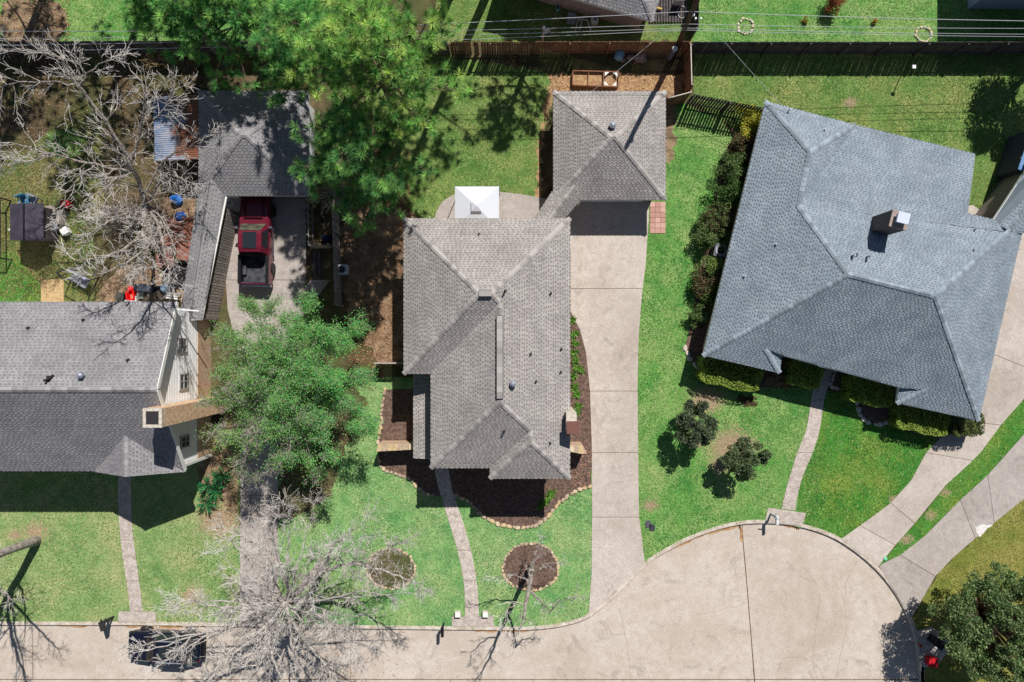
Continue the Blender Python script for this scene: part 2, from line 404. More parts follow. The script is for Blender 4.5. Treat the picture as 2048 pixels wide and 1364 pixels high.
# ---------------------------------------------------------------- lawns
LAWNS = [
    ('front_lawn', 'pale', [(-300, 860), (486, 860), (486, 1250), (200, 1249), (-300, 1249)]),
    ('front_lawn', 'cool', [(556, 755), (1184, 755), (1186, 1225), (1178, 1231), (1130, 1248), (1070, 1257), (880, 1258), (556, 1254)]),
    ('side_lawn', 'bright', [(1297, 400), (1331, 400), (1331, 190), (1440, 240), (1475, 285), (1440, 330), (1425, 420), (1400, 540), (1385, 640), (1372, 690), (1375, 715), (1400, 745), (1460, 775), (1640, 775), (1640, 1062), (1560, 1046), (1480, 1047), (1400, 1068), (1335, 1099), (1284, 1132), (1274, 1040), (1274, 700), (1288, 530)]),
    ('front_lawn', 'deep', [(1625, 775), (1690, 790), (1760, 840), (1880, 850), (1884, 880), (1852, 905), (1822, 960), (1782, 1006), (1722, 1051), (1682, 1078), (1620, 1056), (1590, 1050)]),
    ('back_lawn', 'olive', [(1386, 100), (2300, 100), (2300, 240), (2060, 300), (1980, 430), (1930, 440), (1700, 330), (1531, 290), (1440, 240), (1386, 200)]),
    ('back_lawn', 'bright', [(1386, -260), (2500, -260), (2500, 88), (1386, 88)]),
    ('back_lawn', 'olive', [(872, -260), (1386, -260), (1386, 88), (872, 88)]),
    ('back_lawn', 'bright', [(-60, -260), (700, -260), (700, 82), (350, 82), (-60, 82)]),
    ('back_lawn', 'olive', [(880, 112), (1085, 112), (1108, 190), (1092, 235), (1080, 300), (1070, 420), (860, 440), (830, 430), (760, 330), (740, 200), (800, 112)]),
    ('back_lawn', 'rough', [(-60, 330), (60, 300), (120, 240), (200, 250), (210, 400), (185, 480), (190, 604), (-60, 604)]),
    ('back_lawn', 'deep', [(-60, 505), (30, 505), (60, 545), (84, 572), (84, 606), (-60, 606)]),
    ('back_lawn', 'bright', [(98, 264), (150, 256), (172, 285), (160, 312), (112, 318), (94, 290)]),
    ('verge', 'deep', [(1757, 1131), (1830, 1047), (1892, 971), (1946, 921), (2001, 851), (2060, 785), (2060, 860), (1975, 951), (1920, 1001), (1850, 1071), (1800, 1111)]),
    ('front_lawn', 'dry', [(1824, 1236), (1872, 1152), (1906, 1116), (1960, 1068), (2060, 985), (2300, 850), (2300, 1650), (1848, 1650), (1845, 1400), (1838, 1300)]),
]
for i, (nm, kind, pts) in enumerate(LAWNS):
    m_ = MB(); m_.poly([P(x, y) + Vector((0, 0, 0.004 + 0.0006 * i)) for x, y in rough_poly(pts, 12, 2.0)])
    o = m_.build(nm, M_LAWN[kind], kind='structure')
    o.data.polygons[0].use_smooth = False
# worn and bare places: lie over the lawns
DIRT = [
    ('bare_soil', M_DIRT, [(402, 905), (470, 895), (476, 960), (470, 1030), (450, 1010), (436, 985), (405, 1010), (398, 960)]),
    ('bare_soil', M_GROUND, [(558, 758), (700, 760), (735, 800), (690, 900), (660, 990), (610, 1030), (558, 1040)]),
    ('mulch_bed', M_TANMULCH, [(1098, 146), (1366, 146), (1366, 196), (1330, 196), (1108, 196), (1090, 240), (1083, 300), (1083, 410), (1074, 408), (1076, 300), (1088, 220)]),
    ('mulch_bed', M_DIRT, [(1318, 182), (1352, 182), (1350, 200), (1348, 300), (1342, 330), (1331, 330)]),
    ('bare_soil', M_DIRT, [(684, 420), (830, 420), (830, 730), (760, 728), (700, 640), (682, 560)]),
    ('bare_soil', M_DIRT, [(192, 604), (212, 560), (250, 530), (310, 525), (330, 560), (400, 570), (400, 604)]),
    ('bare_soil', M_DIRT, [(330, 385), (396, 385), (390, 450), (330, 455), (315, 420)]),
    ('bare_soil', M_DIRT, [(0, 0), (118, 0), (140, 50), (110, 88), (0, 88)]),
    ('bare_soil', M_GROUND, [(880, 84), (1386, 84), (1386, 148), (1098, 148), (900, 112)]),
    ('bare_soil', M_DIRT, [(1462, 262), (1486, 262), (1476, 310), (1458, 305)]),
]
for i, (nm, m2, pts) in enumerate(DIRT):
    m_ = MB(); m_.poly([P(x, y) + Vector((0, 0, 0.013 + 0.0007 * i)) for x, y in rough_poly(pts, 7, 6.0)])
    m_.build(nm, m2, kind='structure')

# ---------------------------------------------------------------- paving: slabs between cut lines
HARD = []        # outlines without grass
ZP = 0.035
def strip(name, left, right, joints, m_, z=ZP, gap=1.0, tones=None):
    """left/right: matching edge points in pixels; joints: indices where one slab ends"""
    t_ = thing(name, None, None, kind='structure')
    HARD.append(left + right[::-1])
    cuts = [0] + joints + [len(left) - 1]
    for n_, (a, b) in enumerate(zip(cuts[:-1], cuts[1:])):
        L_ = list(left[a:b + 1]); R_ = list(right[a:b + 1])
        def sh(p, r, g):
            d = math.hypot(r[0] - p[0], r[1] - p[1]) or 1
            return (p[0] + (r[0] - p[0]) / d * g, p[1] + (r[1] - p[1]) / d * g)
        if a != 0: L_[0] = sh(L_[0], L_[1], gap / 2); R_[0] = sh(R_[0], R_[1], gap / 2)
        if b != len(left) - 1: L_[-1] = sh(L_[-1], L_[-2], gap / 2); R_[-1] = sh(R_[-1], R_[-2], gap / 2)
        m2 = MB(); m2.prism([tuple(P(*p)[:2]) for p in L_ + R_[::-1]], -0.08, z, tones[n_] if tones else random.uniform(0.95, 1.04))
        m2.build('slab', m_, t_)
    m2 = MB(); m2.prism([tuple(P(*p)[:2]) for p in left + right[::-1]], -0.1, z - 0.02)
    m2.build('joint_bed', M_JOINT, t_)
    return t_
strip('driveway', [(1120, 395), (1120, 440), (1141, 500), (1141, 577), (1141, 622), (1160, 660), (1172, 705), (1180, 782), (1184, 905), (1184, 1034), (1183, 1150), (1177, 1232)],
      [(1298, 395), (1297, 440), (1291, 530), (1285, 577), (1282, 610), (1278, 660), (1276, 705), (1275, 782), (1276, 905), (1278, 1034), (1286, 1095), (1290, 1128)], [3, 7, 8, 9], M_DRIVE)
WALK_L = smooth_line([(868, 925), (872, 955), (880, 985), (897, 1040), (915, 1100), (927, 1160), (930, 1200), (930, 1233)], 3)
WALK_R = smooth_line([(896, 925), (900, 955), (906, 985), (925, 1040), (942, 1100), (953, 1160), (957, 1200), (958, 1233)], 3)
strip('walkway', WALK_L, WALK_R, [12, 15], M_AGG)
strip('walkway', [(904, 1233), (904, 1252)], [(987, 1233), (988, 1253)], [], M_AGG, z=0.045)
strip('walkway', smooth_line([(236, 930), (237, 1000), (240, 1060), (247, 1120), (256, 1180), (261, 1222)], 3), smooth_line([(262, 930), (263, 1000), (265, 1060), (273, 1120), (281, 1180), (286, 1222)], 3), [7, 11], M_AGG)
strip('walkway', [(238, 1222), (237, 1244)], [(312, 1223), (312, 1244)], [], M_AGG, z=0.045)
strip('driveway', [(452, 385), (455, 470), (452, 560), (456, 620), (480, 720), (481, 860), (481, 990), (481, 1110), (480, 1252)],
      [(612, 385), (612, 470), (612, 560), (600, 620), (560, 720), (557, 860), (556, 990), (556, 1110), (557, 1253)], [2, 5, 6, 7], M_OLD)
strip('walkway', smooth_line([(1640, 700), (1634, 735), (1622, 800), (1612, 860), (1594, 905), (1580, 950), (1570, 985), (1563, 1018)], 3),
      smooth_line([(1672, 708), (1665, 740), (1648, 800), (1639, 860), (1625, 905), (1606, 950), (1596, 985), (1590, 1020)], 3), [6, 12], M_AGG)
strip('walkway', [(1536, 1015), (1529, 1044)], [(1612, 1026), (1603, 1052)], [], M_AGG, z=0.045)
strip('driveway', [(2010, 380), (1990, 480), (1985, 600), (1965, 700), (1950, 790), (1915, 840), (1876, 880), (1852, 905), (1822, 960), (1781, 1006), (1720, 1051), (1681, 1078)],
      [(2200, 560), (2160, 640), (2130, 700), (2090, 750), (2045, 800), (2001, 850), (1962, 903), (1945, 921), (1891, 970), (1829, 1046), (1790, 1090), (1756, 1132)], [3, 5, 7, 9, 10], M_DRIVE)
strip('driveway', [(2120, 815), (2048, 868), (1975, 950), (1920, 1000), (1850, 1071), (1800, 1110), (1757, 1131)], [(2200, 890), (2048, 997), (1988, 1045), (1950, 1076), (1903, 1117), (1870, 1152), (1822, 1236)], [2, 3, 5], M_OLD)
m2 = MB(); m2.poly([P(x, y) + Vector((0, 0, ZP + 0.005)) for x, y in rough_poly([(1950, 1054), (1962, 1049), (1984, 1048), (1970, 1062), (1956, 1074), (1953, 1064)], 4, 2.0)])
m2.build('paint_spill', mat('chalky paint', lin((232, 228, 226)), lin((212, 204, 198)), scale=8, rough=.9), kind='structure')
# patio behind the house
pat = [(868, 450), (872, 425), (884, 404), (905, 390), (940, 385), (1000, 384), (1040, 388), (1082, 396), (1112, 402), (1112, 450)]
pt = thing('patio', None, None, kind='structure'); HARD.append(pat)
m2 = MB(); m2.prism([tuple(P(*p)[:2]) for p in pat], -0.08, ZP, 0.96); m2.build('slab', M_OLD, pt)
m2 = MB(); m2.prism([tuple(P(*p)[:2]) for p in [(83, 559), (128, 559), (128, 606), (83, 606)]], -0.05, 0.05); m2.build('patio', mat('tan paving', lin((196, 168, 122)), lin((178, 150, 108)), scale=3, rough=0.9, grain=0.12), kind='structure')
HARD.append([(83, 559), (128, 559), (128, 606), (83, 606)])
m2 = MB(); m2.prism([tuple(P(*p)[:2]) for p in [(1915, 415), (1945, 410), (1975, 432), (2048, 330), (2060, 345), (1990, 460), (1915, 450)]], -0.05, 0.03, 1.0); m2.build('path', M_DRIVE, kind='structure')
m2 = MB(); m2.prism([tuple(P(*p)[:2]) for p in [(620, 560), (660, 560), (600, 640), (570, 640)]], -0.05, 0.02, 0.9); m2.build('path', M_OLD, kind='structure')
# pinkish paver pad beside the garage
pav = thing('paver_pad', None, None, kind='structure')
M_PAVER = [mat('red paver %d' % i, lin(c), rough=0.9, grain=0.15) for i, c in enumerate([(196, 152, 138), (186, 142, 128), (204, 164, 150)])]
pm = []
for k in range(3):
    b_ = MB(); b_.box((0, 0, 0), (0.325, 0.325, 0.05)); pm.append(b_.mesh('paver', M_PAVER[k]))
for r_ in range(6):
    for c_ in range(3):
        link('paver', random.choice(pm), pav, loc=P(1305 + c_ * 10.3, 409 + r_ * 10.5) + Vector((0, 0, 0.02)))
HARD.append([(1299, 403), (1332, 403), (1332, 467), (1299, 467)])

# ---------------------------------------------------------------- planting beds with stone edging
def stones_along(name, label, line, size=0.3, mats=None, group='stone edgings', step=None, close=False):
    t_ = thing(name, label, 'stone edging', P(*line[0]), group=group)
    pts = [P(*p) for p in (line + [line[0]] if close else line)]
    ms = []
    for k in range(6):
        b_ = MB(); rr = [1 + random.uniform(-0.18, 0.18) for _ in range(7)]
        ring = lambda s, z: [(math.cos(2 * math.pi * i / 7) * rr[i] * s * 0.5, math.sin(2 * math.pi * i / 7) * rr[i] * s * 0.36, z) for i in range(7)]
        b_.loft([ring(0.95, -0.04), ring(1.05, 0.06), ring(0.8, 0.13 + 0.03 * (k % 3))])
        ms.append(b_.mesh('stone', (mats or M_STONE)[k % len(mats or M_STONE)]))
    d = 0.0; nxt = 0.0
    for a, b in zip(pts[:-1], pts[1:]):
        L_ = (b - a).length
        while nxt <= d + L_:
            f = (nxt - d) / L_; sc = size * random.uniform(0.75, 1.25)
            p = a.lerp(b, f) + Vector((random.uniform(-.04, .04), random.uniform(-.04, .04), 0.03))
            M_ = Matrix.Translation(p) @ Matrix.Rotation(math.atan2(b.y - a.y, b.x - a.x) + random.uniform(-.4, .4), 4, 'Z') @ Matrix.Diagonal((sc, sc, sc * 1.1 + 0.1, 1))
            link('stone', random.choice(ms), t_, M=M_); nxt += sc * 0.98
        d += L_
    return t_
def bed(pts, m_=M_MULCH, z=0.03, name='flower_bed'):
    m2 = MB(); m2.prism([tuple(P(*p)[:2]) for p in rough_poly(pts, 10, 1.2)], -0.05, z); m2.build(name, m_, kind='structure'); HARD.append(pts)
E1 = smooth_line([(771, 778), (764, 810), (762, 850), (756, 885)], 4)
E2 = smooth_line([(757, 915), (764, 936), (792, 948), (820, 957), (838, 978), (868, 992)], 4)
E3 = smooth_line([(914, 992), (938, 1002), (958, 1025), (985, 1043), (1012, 1052), (1045, 1055), (1076, 1049), (1102, 1026), (1126, 998), (1152, 982), (1182, 973)], 4)
bed(E1 + [(755, 900), (850, 900), (850, 778)])
bed(E2 + [(880, 992), (880, 900), (757, 900)])
bed(E3 + [(1184, 900), (1182, 780), (1174, 705), (1160, 655), (1141, 615), (1120, 615), (1120, 900), (890, 930), (900, 985)], z=0.034)
stones_along('stone_edging', 'low cream stone edging of the mulch strip left of the lean-to roof', E1, 0.3)
stones_along('stone_edging', 'curved cream stone edging from the left garden wall to the front walkway', E2, 0.3)
stones_along('stone_edging', 'long wavy cream stone edging of the front bed between walkway and concrete driveway', E3, 0.33)
ringp = [(1061 + 56 * math.cos(a) * (1 + 0.05 * math.sin(3 * a)), 1133 + 47 * math.sin(a)) for a in [2 * math.pi * k / 40 for k in range(40)]]
bed(ringp, z=0.036)
stones_along('stone_edging', 'oval cream stone ring around the small bare tree', ringp, 0.27, close=True)
ring2 = [(782 + 48 * math.cos(a), 1137 + 40 * math.sin(a)) for a in [2 * math.pi * k / 34 for k in range(34)]]
bed(ring2, M_GROUND, z=0.03)
stones_along('stone_edging', 'overgrown stone ring under the twigs of the large bare street tree', ring2, 0.24, close=True)
bed([(1372, 690), (1400, 560), (1440, 330), (1460, 290), (1530, 290), (1640, 735), (1630, 775), (1460, 776), (1400, 745), (1376, 715)], M_MULCH)
bed([(1660, 715), (1660, 772), (1712, 785), (1715, 812), (1726, 840), (1748, 849), (1778, 846), (1800, 860), (1880, 880), (1900, 800), (1800, 760)], M_MULCH, z=0.034)
stones_along('stone_edging', 'pale stone border at the left corner of the grey-blue roofed house', smooth_line([(1371, 696), (1376, 712), (1388, 728), (1404, 742)], 4), 0.34, [M_WSTONE], 'pale stone borders')
stones_along('stone_edging', 'pale stones along the left side of the right-hand curved walkway', [(1632, 742), (1628, 775)], 0.28, [M_WSTONE], 'pale stone borders')
stones_along('stone_edging', 'pale stones along the right side of the right-hand curved walkway', [(1672, 735), (1660, 772), (1690, 782)], 0.28, [M_WSTONE], 'pale stone borders')
stones_along('stone_edging', 'white stone crescent between the two clipped front hedges', smooth_line([(1713, 806), (1718, 828), (1732, 843), (1752, 848), (1778, 844)], 4), 0.36, [M_WSTONE], 'pale stone borders')
# ---------------------------------------------------------------- roofs
def roof_mats(name, a, b):
    sh = mat(name + ' shingles', lin(a), lin(b), scale=0.8, detail=6, rough=0.95, tone=True, grain=0.16, grain_scale=28, spec=0.12)
    caps = [mat(name + ' cap %d' % i, tuple(v * k for v in lin(a)), rough=0.95, grain=0.12, grain_scale=25, spec=0.12) for i, k in enumerate((0.74, 0.92, 1.1))]
    return sh, caps
R_TAUPE = roof_mats('taupe', (170, 164, 159), (157, 151, 147))
R_BLUE = roof_mats('blue grey', (148, 159, 168), (135, 147, 157))
R_GREY = roof_mats('grey', (152, 149, 150), (140, 138, 140))

def newell(p):
    n = Vector((0, 0, 0))
    for i in range(len(p)):
        a = p[i]; b = p[(i + 1) % len(p)]
        n += Vector(((a.y - b.y) * (a.z + b.z), (a.z - b.z) * (a.x + b.x), (a.x - b.x) * (a.y + b.y)))
    n.normalize()
    return n if n.z > 0 else -n
def shingle_plane(mb, pts, course=0.16, tab=0.25, dark=0.47):
    """courses of laminated shingles over one roof plane: raised teeth with dark gaps between them"""
    pts = [Vector(p) for p in pts]
    n = newell(pts)
    h = Vector((0, 0, 1)).cross(n)
    if h.length < 1e-4: h = Vector((1, 0, 0))
    h.normalize(); u = n.cross(h)
    o = min(pts, key=lambda p: p.z); c0 = sum(pts, Vector()) / len(pts); off = (c0 - o).dot(n)
    o = o + n * off
    st = [((p - o).dot(h), (p - o).dot(u)) for p in pts]
    t_lo = min(t for _, t in st); t_hi = max(t for _, t in st)
    k = 0; t = t_lo
    def cross(tm):
        r = []
        for i in range(len(st)):
            a = st[i]; b = st[(i + 1) % len(st)]
            if (a[1] > tm) != (b[1] > tm):
                g = (b[0] - a[0]) / (b[1] - a[1]); r.append((a[0] + g * (tm - a[1]), g, min(a[0], b[0]), max(a[0], b[0])))
        return sorted(r)
    def pt(s, t_, z): return o + h * s + u * t_ + n * z
    while t < t_hi - 1e-3:
        t1 = min(t + course, t_hi); tm = (t + t1) / 2; tk = t + (t1 - t) * 0.5
        xs = cross(tm)
        for a, b in zip(xs[0::2], xs[1::2]):
            L = lambda tt: min(max(a[0] + a[1] * (tt - tm), a[2]), a[3])
            R = lambda tt: min(max(b[0] + b[1] * (tt - tm), b[2]), b[3])
            base = random.uniform(0.96, 1.04)
            # darker base layer below with shade of the gaps in its tone, plain half above
            mb.poly([pt(L(t), t, 0.030), pt(R(t), t, 0.030), pt(R(tk), tk, 0.026), pt(L(tk), tk, 0.026)], dark * random.uniform(0.92, 1.06))
            s = min(L(t), L(t1)) - tab * random.random()
            streak = 1.0
            while s < max(R(t), R(t1)):
                pit = tab * random.uniform(0.72, 1.3); w = pit * random.uniform(0.46, 0.72)
                g0 = s; g1 = s + pit
                x0, x1 = max(g0, L(tk)), min(g1, R(tk)); y0, y1 = max(g0, L(t1)), min(g1, R(t1))
                sc_ = s + 0.0; wave = 1 + .045 * math.sin(sc_ * 1.7 + o.x) * math.sin(t * 1.3 + o.y) + .03 * math.sin(sc_ * .6 + t * .9)
                tn = base * wave * random.uniform(0.88, 1.1)
                if x1 > x0 or y1 > y0:
                    mb.poly([pt(min(x0, x1), tk, 0.034), pt(max(x0, x1), tk, 0.034), pt(max(y0, y1), t1, 0.028), pt(min(y0, y1), t1, 0.028)], tn)
                p0, p1 = max(g0, L(t)), min(g0 + w, R(t)); r0, r1 = max(g0, L(tk)), min(g0 + w, R(tk))
                if p1 > p0 and r1 > r0:
                    mb.poly([pt(p0, t, 0.048), pt(p1, t, 0.048), pt(r1, tk, 0.038), pt(r0, tk, 0.038)], tn * random.uniform(0.97, 1.05))
                    mb.poly([pt(p0, t, 0.030), pt(p1, t, 0.030), pt(p1, t, 0.048), pt(p0, t, 0.048)], tn * 0.9)
                s += pit
        t += course; k += 1

CAPM = {}
def cap_line(a, b, mats, parent, key, na, nb, step=0.3, w=0.3):
    """overlapping ridge / hip pieces from a (low) to b (high); na, nb: normals of the two planes"""
    a = Vector(a); b = Vector(b); d = b - a; L = d.length
    if L < 0.3: return
    d.normalize(); n = (na + nb).normalized(); side = n.cross(d).normalized(); n = d.cross(side).normalized()
    if n.z < 0: n = -n; side = -side
    # drop of each half of the cap from the line
    da = abs(na.dot(side)) / max(na.dot(n), 0.2)
    dr = round(min(da, 0.9), 2)
    K = (key, dr)
    if K not in CAPM:
        ms = []
        for i in range(3):
            q_ = MB(); hw = w / 2; l0, l1 = -step * 0.56, step * 0.56
            q_.poly([(l0, 0, .035), (l0, hw, .035 - hw * dr), (l1, hw, .018 - hw * dr), (l1, 0, .018)])
            q_.poly([(l0, -hw, .035 - hw * dr), (l0, 0, .035), (l1, 0, .018), (l1, -hw, .018 - hw * dr)])
            q_.poly([(l0, 0, .035), (l0, -hw, .035 - hw * dr), (l0, -hw, .012 - hw * dr), (l0, 0, .012)])
            q_.poly([(l0, hw, .035 - hw * dr), (l0, 0, .035), (l0, 0, .012), (l0, hw, .012 - hw * dr)])
            ms.append(q_.mesh('ridge_cap', mats[i]))
        CAPM[K] = ms
    R = Matrix((d, side, n)).transposed().to_4x4()
    k = int(L / step)
    for i in range(k):
        p = a + d * (L * (i + 0.5) / k) + n * 0.045
        link('ridge_cap', random.choice(CAPM[K]), parent, M=Matrix.Translation(p) @ R)

def make_roof(parent, planes, rm, lines=(), fascia=True, fascia_h=0.18, fmat=None, course=0.16, tab=0.25, soffit=None):
    """planes: outlines in metres; lines: (a, b, i, j) hips and ridges between planes i and j"""
    deck = MB()
    seen = {}
    for pl in planes:
        deck.poly([Vector(p) - Vector((0, 0, 0.01)) for p in pl], 0.6)
        for i in range(len(pl)):
            a = tuple(round(c, 2) for c in pl[i]); b = tuple(round(c, 2) for c in pl[(i + 1) % len(pl)])
            kk = (min(a, b), max(a, b)); seen[kk] = seen.get(kk, 0) + 1
    r = deck.build('roof', rm[0], parent)
    sh = MB()
    for pl in planes: shingle_plane(sh, pl, course, tab, (.68 if rm is R_GREY else .54))
    sh.build('shingle', rm[0], r, kind='stuff')
    if fascia:
        f = MB()
        for (a, b), c in seen.items():
            a = Vector(a); b = Vector(b)
            if c == 1 and (a - b).length > 0.15:
                cc = (a + b) / 2; d = b - a; nn = Vector((-d.y, d.x, 0))
                f.beam(a - Vector((0, 0, fascia_h / 2 + 0.0)), b - Vector((0, 0, fascia_h / 2 + 0.0)), 0.035, fascia_h)
        f.build('fascia', fmat or M_TRIM, r)
    nrm = [newell([Vector(p) for p in pl]) for pl in planes]
    for a, b, i, j in lines: cap_line(a, b, rm[1], r, rm[1][0].name, nrm[i], nrm[j])
    return r

def wall_box(parent, pts, h, m_, name='wall', z0=-0.1):
    w = MB(); w.prism([(p[0], p[1]) for p in pts], z0, h); return w.build(name, m_, parent)
def inset(pts, d):
    """outline moved inwards by d (metres); pts counter-clockwise or clockwise, right-angled or not"""
    n = len(pts); a = sum(pts[i - 1][0] * pts[i][1] - pts[i][0] * pts[i - 1][1] for i in range(n)); sg = 1 if a > 0 else -1
    out = []
    for i in range(n):
        p0 = Vector(pts[i - 1][:2]); p1 = Vector(pts[i][:2]); p2 = Vector(pts[(i + 1) % n][:2])
        d1 = (p1 - p0).normalized(); d2 = (p2 - p1).normalized()
        n1 = Vector((-d1.y, d1.x)) * sg; n2 = Vector((-d2.y, d2.x)) * sg
        bis = n1 + n2
        out.append(tuple(p1 + bis * (d / max(0.3, (1 + n1.dot(n2))))))
    return out
def window(parent, c, w, h, facing, name='window', fm=None):
    """framed window standing proud of a wall; facing: outward unit vector"""
    f = Vector(facing).normalized(); s = Vector((-f.y, f.x, 0)); c = Vector(c)
    R = Matrix((s, f, Vector((0, 0, 1)))).transposed()
    b = MB()
    for dx, dz, sx, sz in ((0, h / 2, w + .12, .08), (0, -h / 2, w + .12, .08), (w / 2, 0, .08, h), (-w / 2, 0, .08, h), (0, 0, .04, h), (0, 0, w, .04)):
        b.box(c + R @ Vector((dx, 0.03, dz)), (sx, .07, sz), M=R)
    o = b.build(name, fm or M_TRIM, parent)
    g = MB(); g.box(c + R @ Vector((0, 0.01, 0)), (w, .02, h), M=R); g.build('pane', M_GLASS, o)
    return o
def plane_z(pl, x, y):
    n = newell([Vector(p) for p in pl]); p = Vector(pl[0]); return p.z - (n.x * (x - p.x) + n.y * (y - p.y)) / n.z
def vent_pipe(parent, pl, px, py, h=0.3, r=0.045, m_=None, name='vent_pipe', zg=None):
    z = 3.0
    for _ in range(4):
        p = P(px, py, z); z = plane_z(pl, p.x, p.y) if zg is None else zg
    p = P(px, py, z); b = MB(); b.cyl(p, r * 1.9, z, z + 0.06, 10); b.cyl(p, r, z, z + h, 10); return b.build(name, m_ or M_DARK, parent)
def turbine(parent, pl, px, py, name='turbine_vent', m_=None, r=0.2):
    z = 3.0
    for _ in range(4):
        p = P(px, py, z); z = plane_z(pl, p.x, p.y)
    b = MB(); b.lathe((p.x, p.y, z), [(r * .6, -0.1), (r * .6, .15), (r * .95, .2), (r, .33), (r * .8, .44), (r * .3, .5)], 16)
    for k in range(10):
        a = 2 * math.pi * k / 10; b.box((p.x + math.cos(a) * r * .97, p.y + math.sin(a) * r * .97, z + .3), (.03, .05, .22), rz=a + .5, tone=.7)
    return b.build(name, m_ or M_GALV, parent)

# ================================================================ centre house (taupe hip roof)
HE = 4.2
house = thing('house', 'two storey house with taupe hipped shingle roof beside the straight concrete driveway', 'house', q(-40, 30))
x0, x1, xg, xd = -196.0, 105.0, -147.0, -40.0
yt, yh, ye, yc = -222.0, 59.0, 230.0, 249.0
d = (yh - yt) / 2; w = (x1 - xg) / 2; b_ = (x1 - xd) / 2; PT = 0.5
Z = lambda r: HE + PT * r / S
A = q(x0, yt, HE); B = q(x1, yt, HE); Hh = q(x0, yh, HE); G = q(xg, yh, HE); F = q(xg, ye, HE); E = q(xd, ye, HE); D = q(xd, yc, HE); C = q(x1, yc, HE)
WA = q(x0 + d, yt + d, Z(d)); EA = q(x1 - d, yt + d, Z(d)); xm = (x1 + xg) / 2
N2 = q(xm, yh - w, Z(w)); Q = q(xm, ye - w, Z(w)); RR = q((x1 + xd) / 2, yc - b_, Z(b_)); R2 = q((x1 + xd) / 2, ye - b_, Z(b_))
HP = [[A, B, EA, WA], [Hh, A, WA], [Hh, G, N2, EA, WA], [G, F, Q, N2], [F, E, R2, Q], [E, D, RR, R2], [D, C, RR], [C, B, EA, N2, Q, R2, RR]]
hr = make_roof(house, HP, R_TAUPE, [(A, WA, 0, 1), (B, EA, 0, 7), (Hh, WA, 1, 2), (WA, EA, 0, 2), (N2, EA, 2, 7), (F, Q, 3, 4), (R2, Q, 4, 7), (RR, R2, 5, 7), (D, RR, 5, 6), (C, RR, 6, 7),
               (N2, N2.lerp(Q, .14), 3, 7), (N2.lerp(Q, .97), Q, 3, 7)])
# ridge vent: raised strip of cap pieces with open dark sides
rv0 = N2.lerp(Q, .14); rv1 = N2.lerp(Q, .97)
m_ = MB(); m_.beam(rv0 + Vector((0, 0, .06)), rv1 + Vector((0, 0, .06)), .40, .10); rv = m_.build('ridge_vent', M_BLACK, house)
nv = int((rv1 - rv0).length / .34)
for i in range(nv):
    p = rv0.lerp(rv1, (i + .5) / nv); m_ = MB(); m_.box(p + Vector((0, 0, .125)), (.335, (rv1 - rv0).length / nv * .99, .03)); m_.build('vent_cap', R_TAUPE[1][random.randrange(3)], rv)
m_ = MB(); pA = WA.lerp(EA, .5); m_.box(pA + Vector((0, 0, .05)), (.72, .4, .1)); rv2 = m_.build('ridge_vent', M_BLACK, house)
m_ = MB(); m_.box(pA + Vector((0, 0, .115)), (.72, .34, .03)); m_.build('vent_cap', R_TAUPE[1][1], rv2)
hw = inset([p[:2] for p in (A, B, C, D, E, F, G, Hh)], 0.55)
wall = wall_box(house, hw, HE - 0.05, M_BRICKWALL)
m_ = MB(); m_.poly([Vector((p[0], p[1], HE - .19)) for p in (A, B, C, D, E, F, G, Hh)]); m_.build('soffit', M_TRIM, house)
for c in ((-120, 'f'), (-70, 'f')):
    window(house, q(c[0], ye - 16, 1.5), 1.1, 1.4, (0, -1, 0))
window(house, q(30, yc - 16, 1.6), 1.8, 1.5, (0, -1, 0)); window(house, q(30, yc - 16, 3.3), 1.2, .8, (0, -1, 0))
for yy in (-150, -60, 120): window(house, q(x1 - 16, yy, 1.7), 1.2, 1.3, (1, 0, 0))
for yy in (-150, -20): window(house, q(x0 + 16, yy, 1.7), 1.2, 1.3, (-1, 0, 0))
m_ = MB(); p = q(-140 + 8, ye - 16, 1.05); p = q(-128, ye - 15, 1.05); m_.box(p, (.95, .06, 2.1)); dr = m_.build('door', mat('red door', lin((112, 48, 40)), rough=.4), house)
m_ = MB(); m_.cyl((p.x + .38, p.y - .06), .03, 1.0, 1.08, 8); m_.build('handle', M_GALV, dr)
# lean-to roof on the left
lz = 2.35; hz = 2.95
L0 = P(827, 748, lz); L1 = P(827, 917, lz); L2 = q(xg + 18, 0, hz); 
lt = [q(L0.x * S, 52, lz), q(L1.x * S, 222, lz), q(xg + 20, 222, hz), q(xg + 20, 52, hz)]
lr = make_roof(house, [lt], R_TAUPE); lr.name = 'porch_roof'
m_ = MB(); m_.box(q(L0.x * S + 10, 137, 1.1), (0.25, 5.2, 2.2)); m_.build('porch_wall', M_BRICKWALL, house)
for v in ((1010, 582, 7, .55, .05), (958, 468, 0, .25, .04), (1101, 587, 7, .25, .05), (1061, 708, 7, .22, .05), (1122, 698, 7, .22, .05), (1121, 744, 7, .22, .05), (1072, 763, 7, .22, .045), (1100, 886, 7, .22, .045), (1008, 862, 4, .35, .05), (1018, 914, 4, .22, .045)):
    vent_pipe(house, HP[v[2]], v[0], v[1], v[3], v[4])
turbine(house, HP[7], 1026, 767, m_=M_GALV, r=.17)
# brown capped chimney on the right eave
cm = P(1141, 842, 4.5); m_ = MB()
m_.box((cm.x, cm.y + .05, 2.6), (.6, 1.05, 5.2)); ch = m_.build('chimney', M_WSTONE, house)
m_ = MB(); m_.box((cm.x + .05, cm.y - .25, 5.35), (.62, .62, .32)); m_.box((cm.x + .05, cm.y - .25, 5.56), (.72, .72, .1)); m_.build('flue_cap', mat('brown metal', lin((122, 84, 74)), rough=.5), ch)
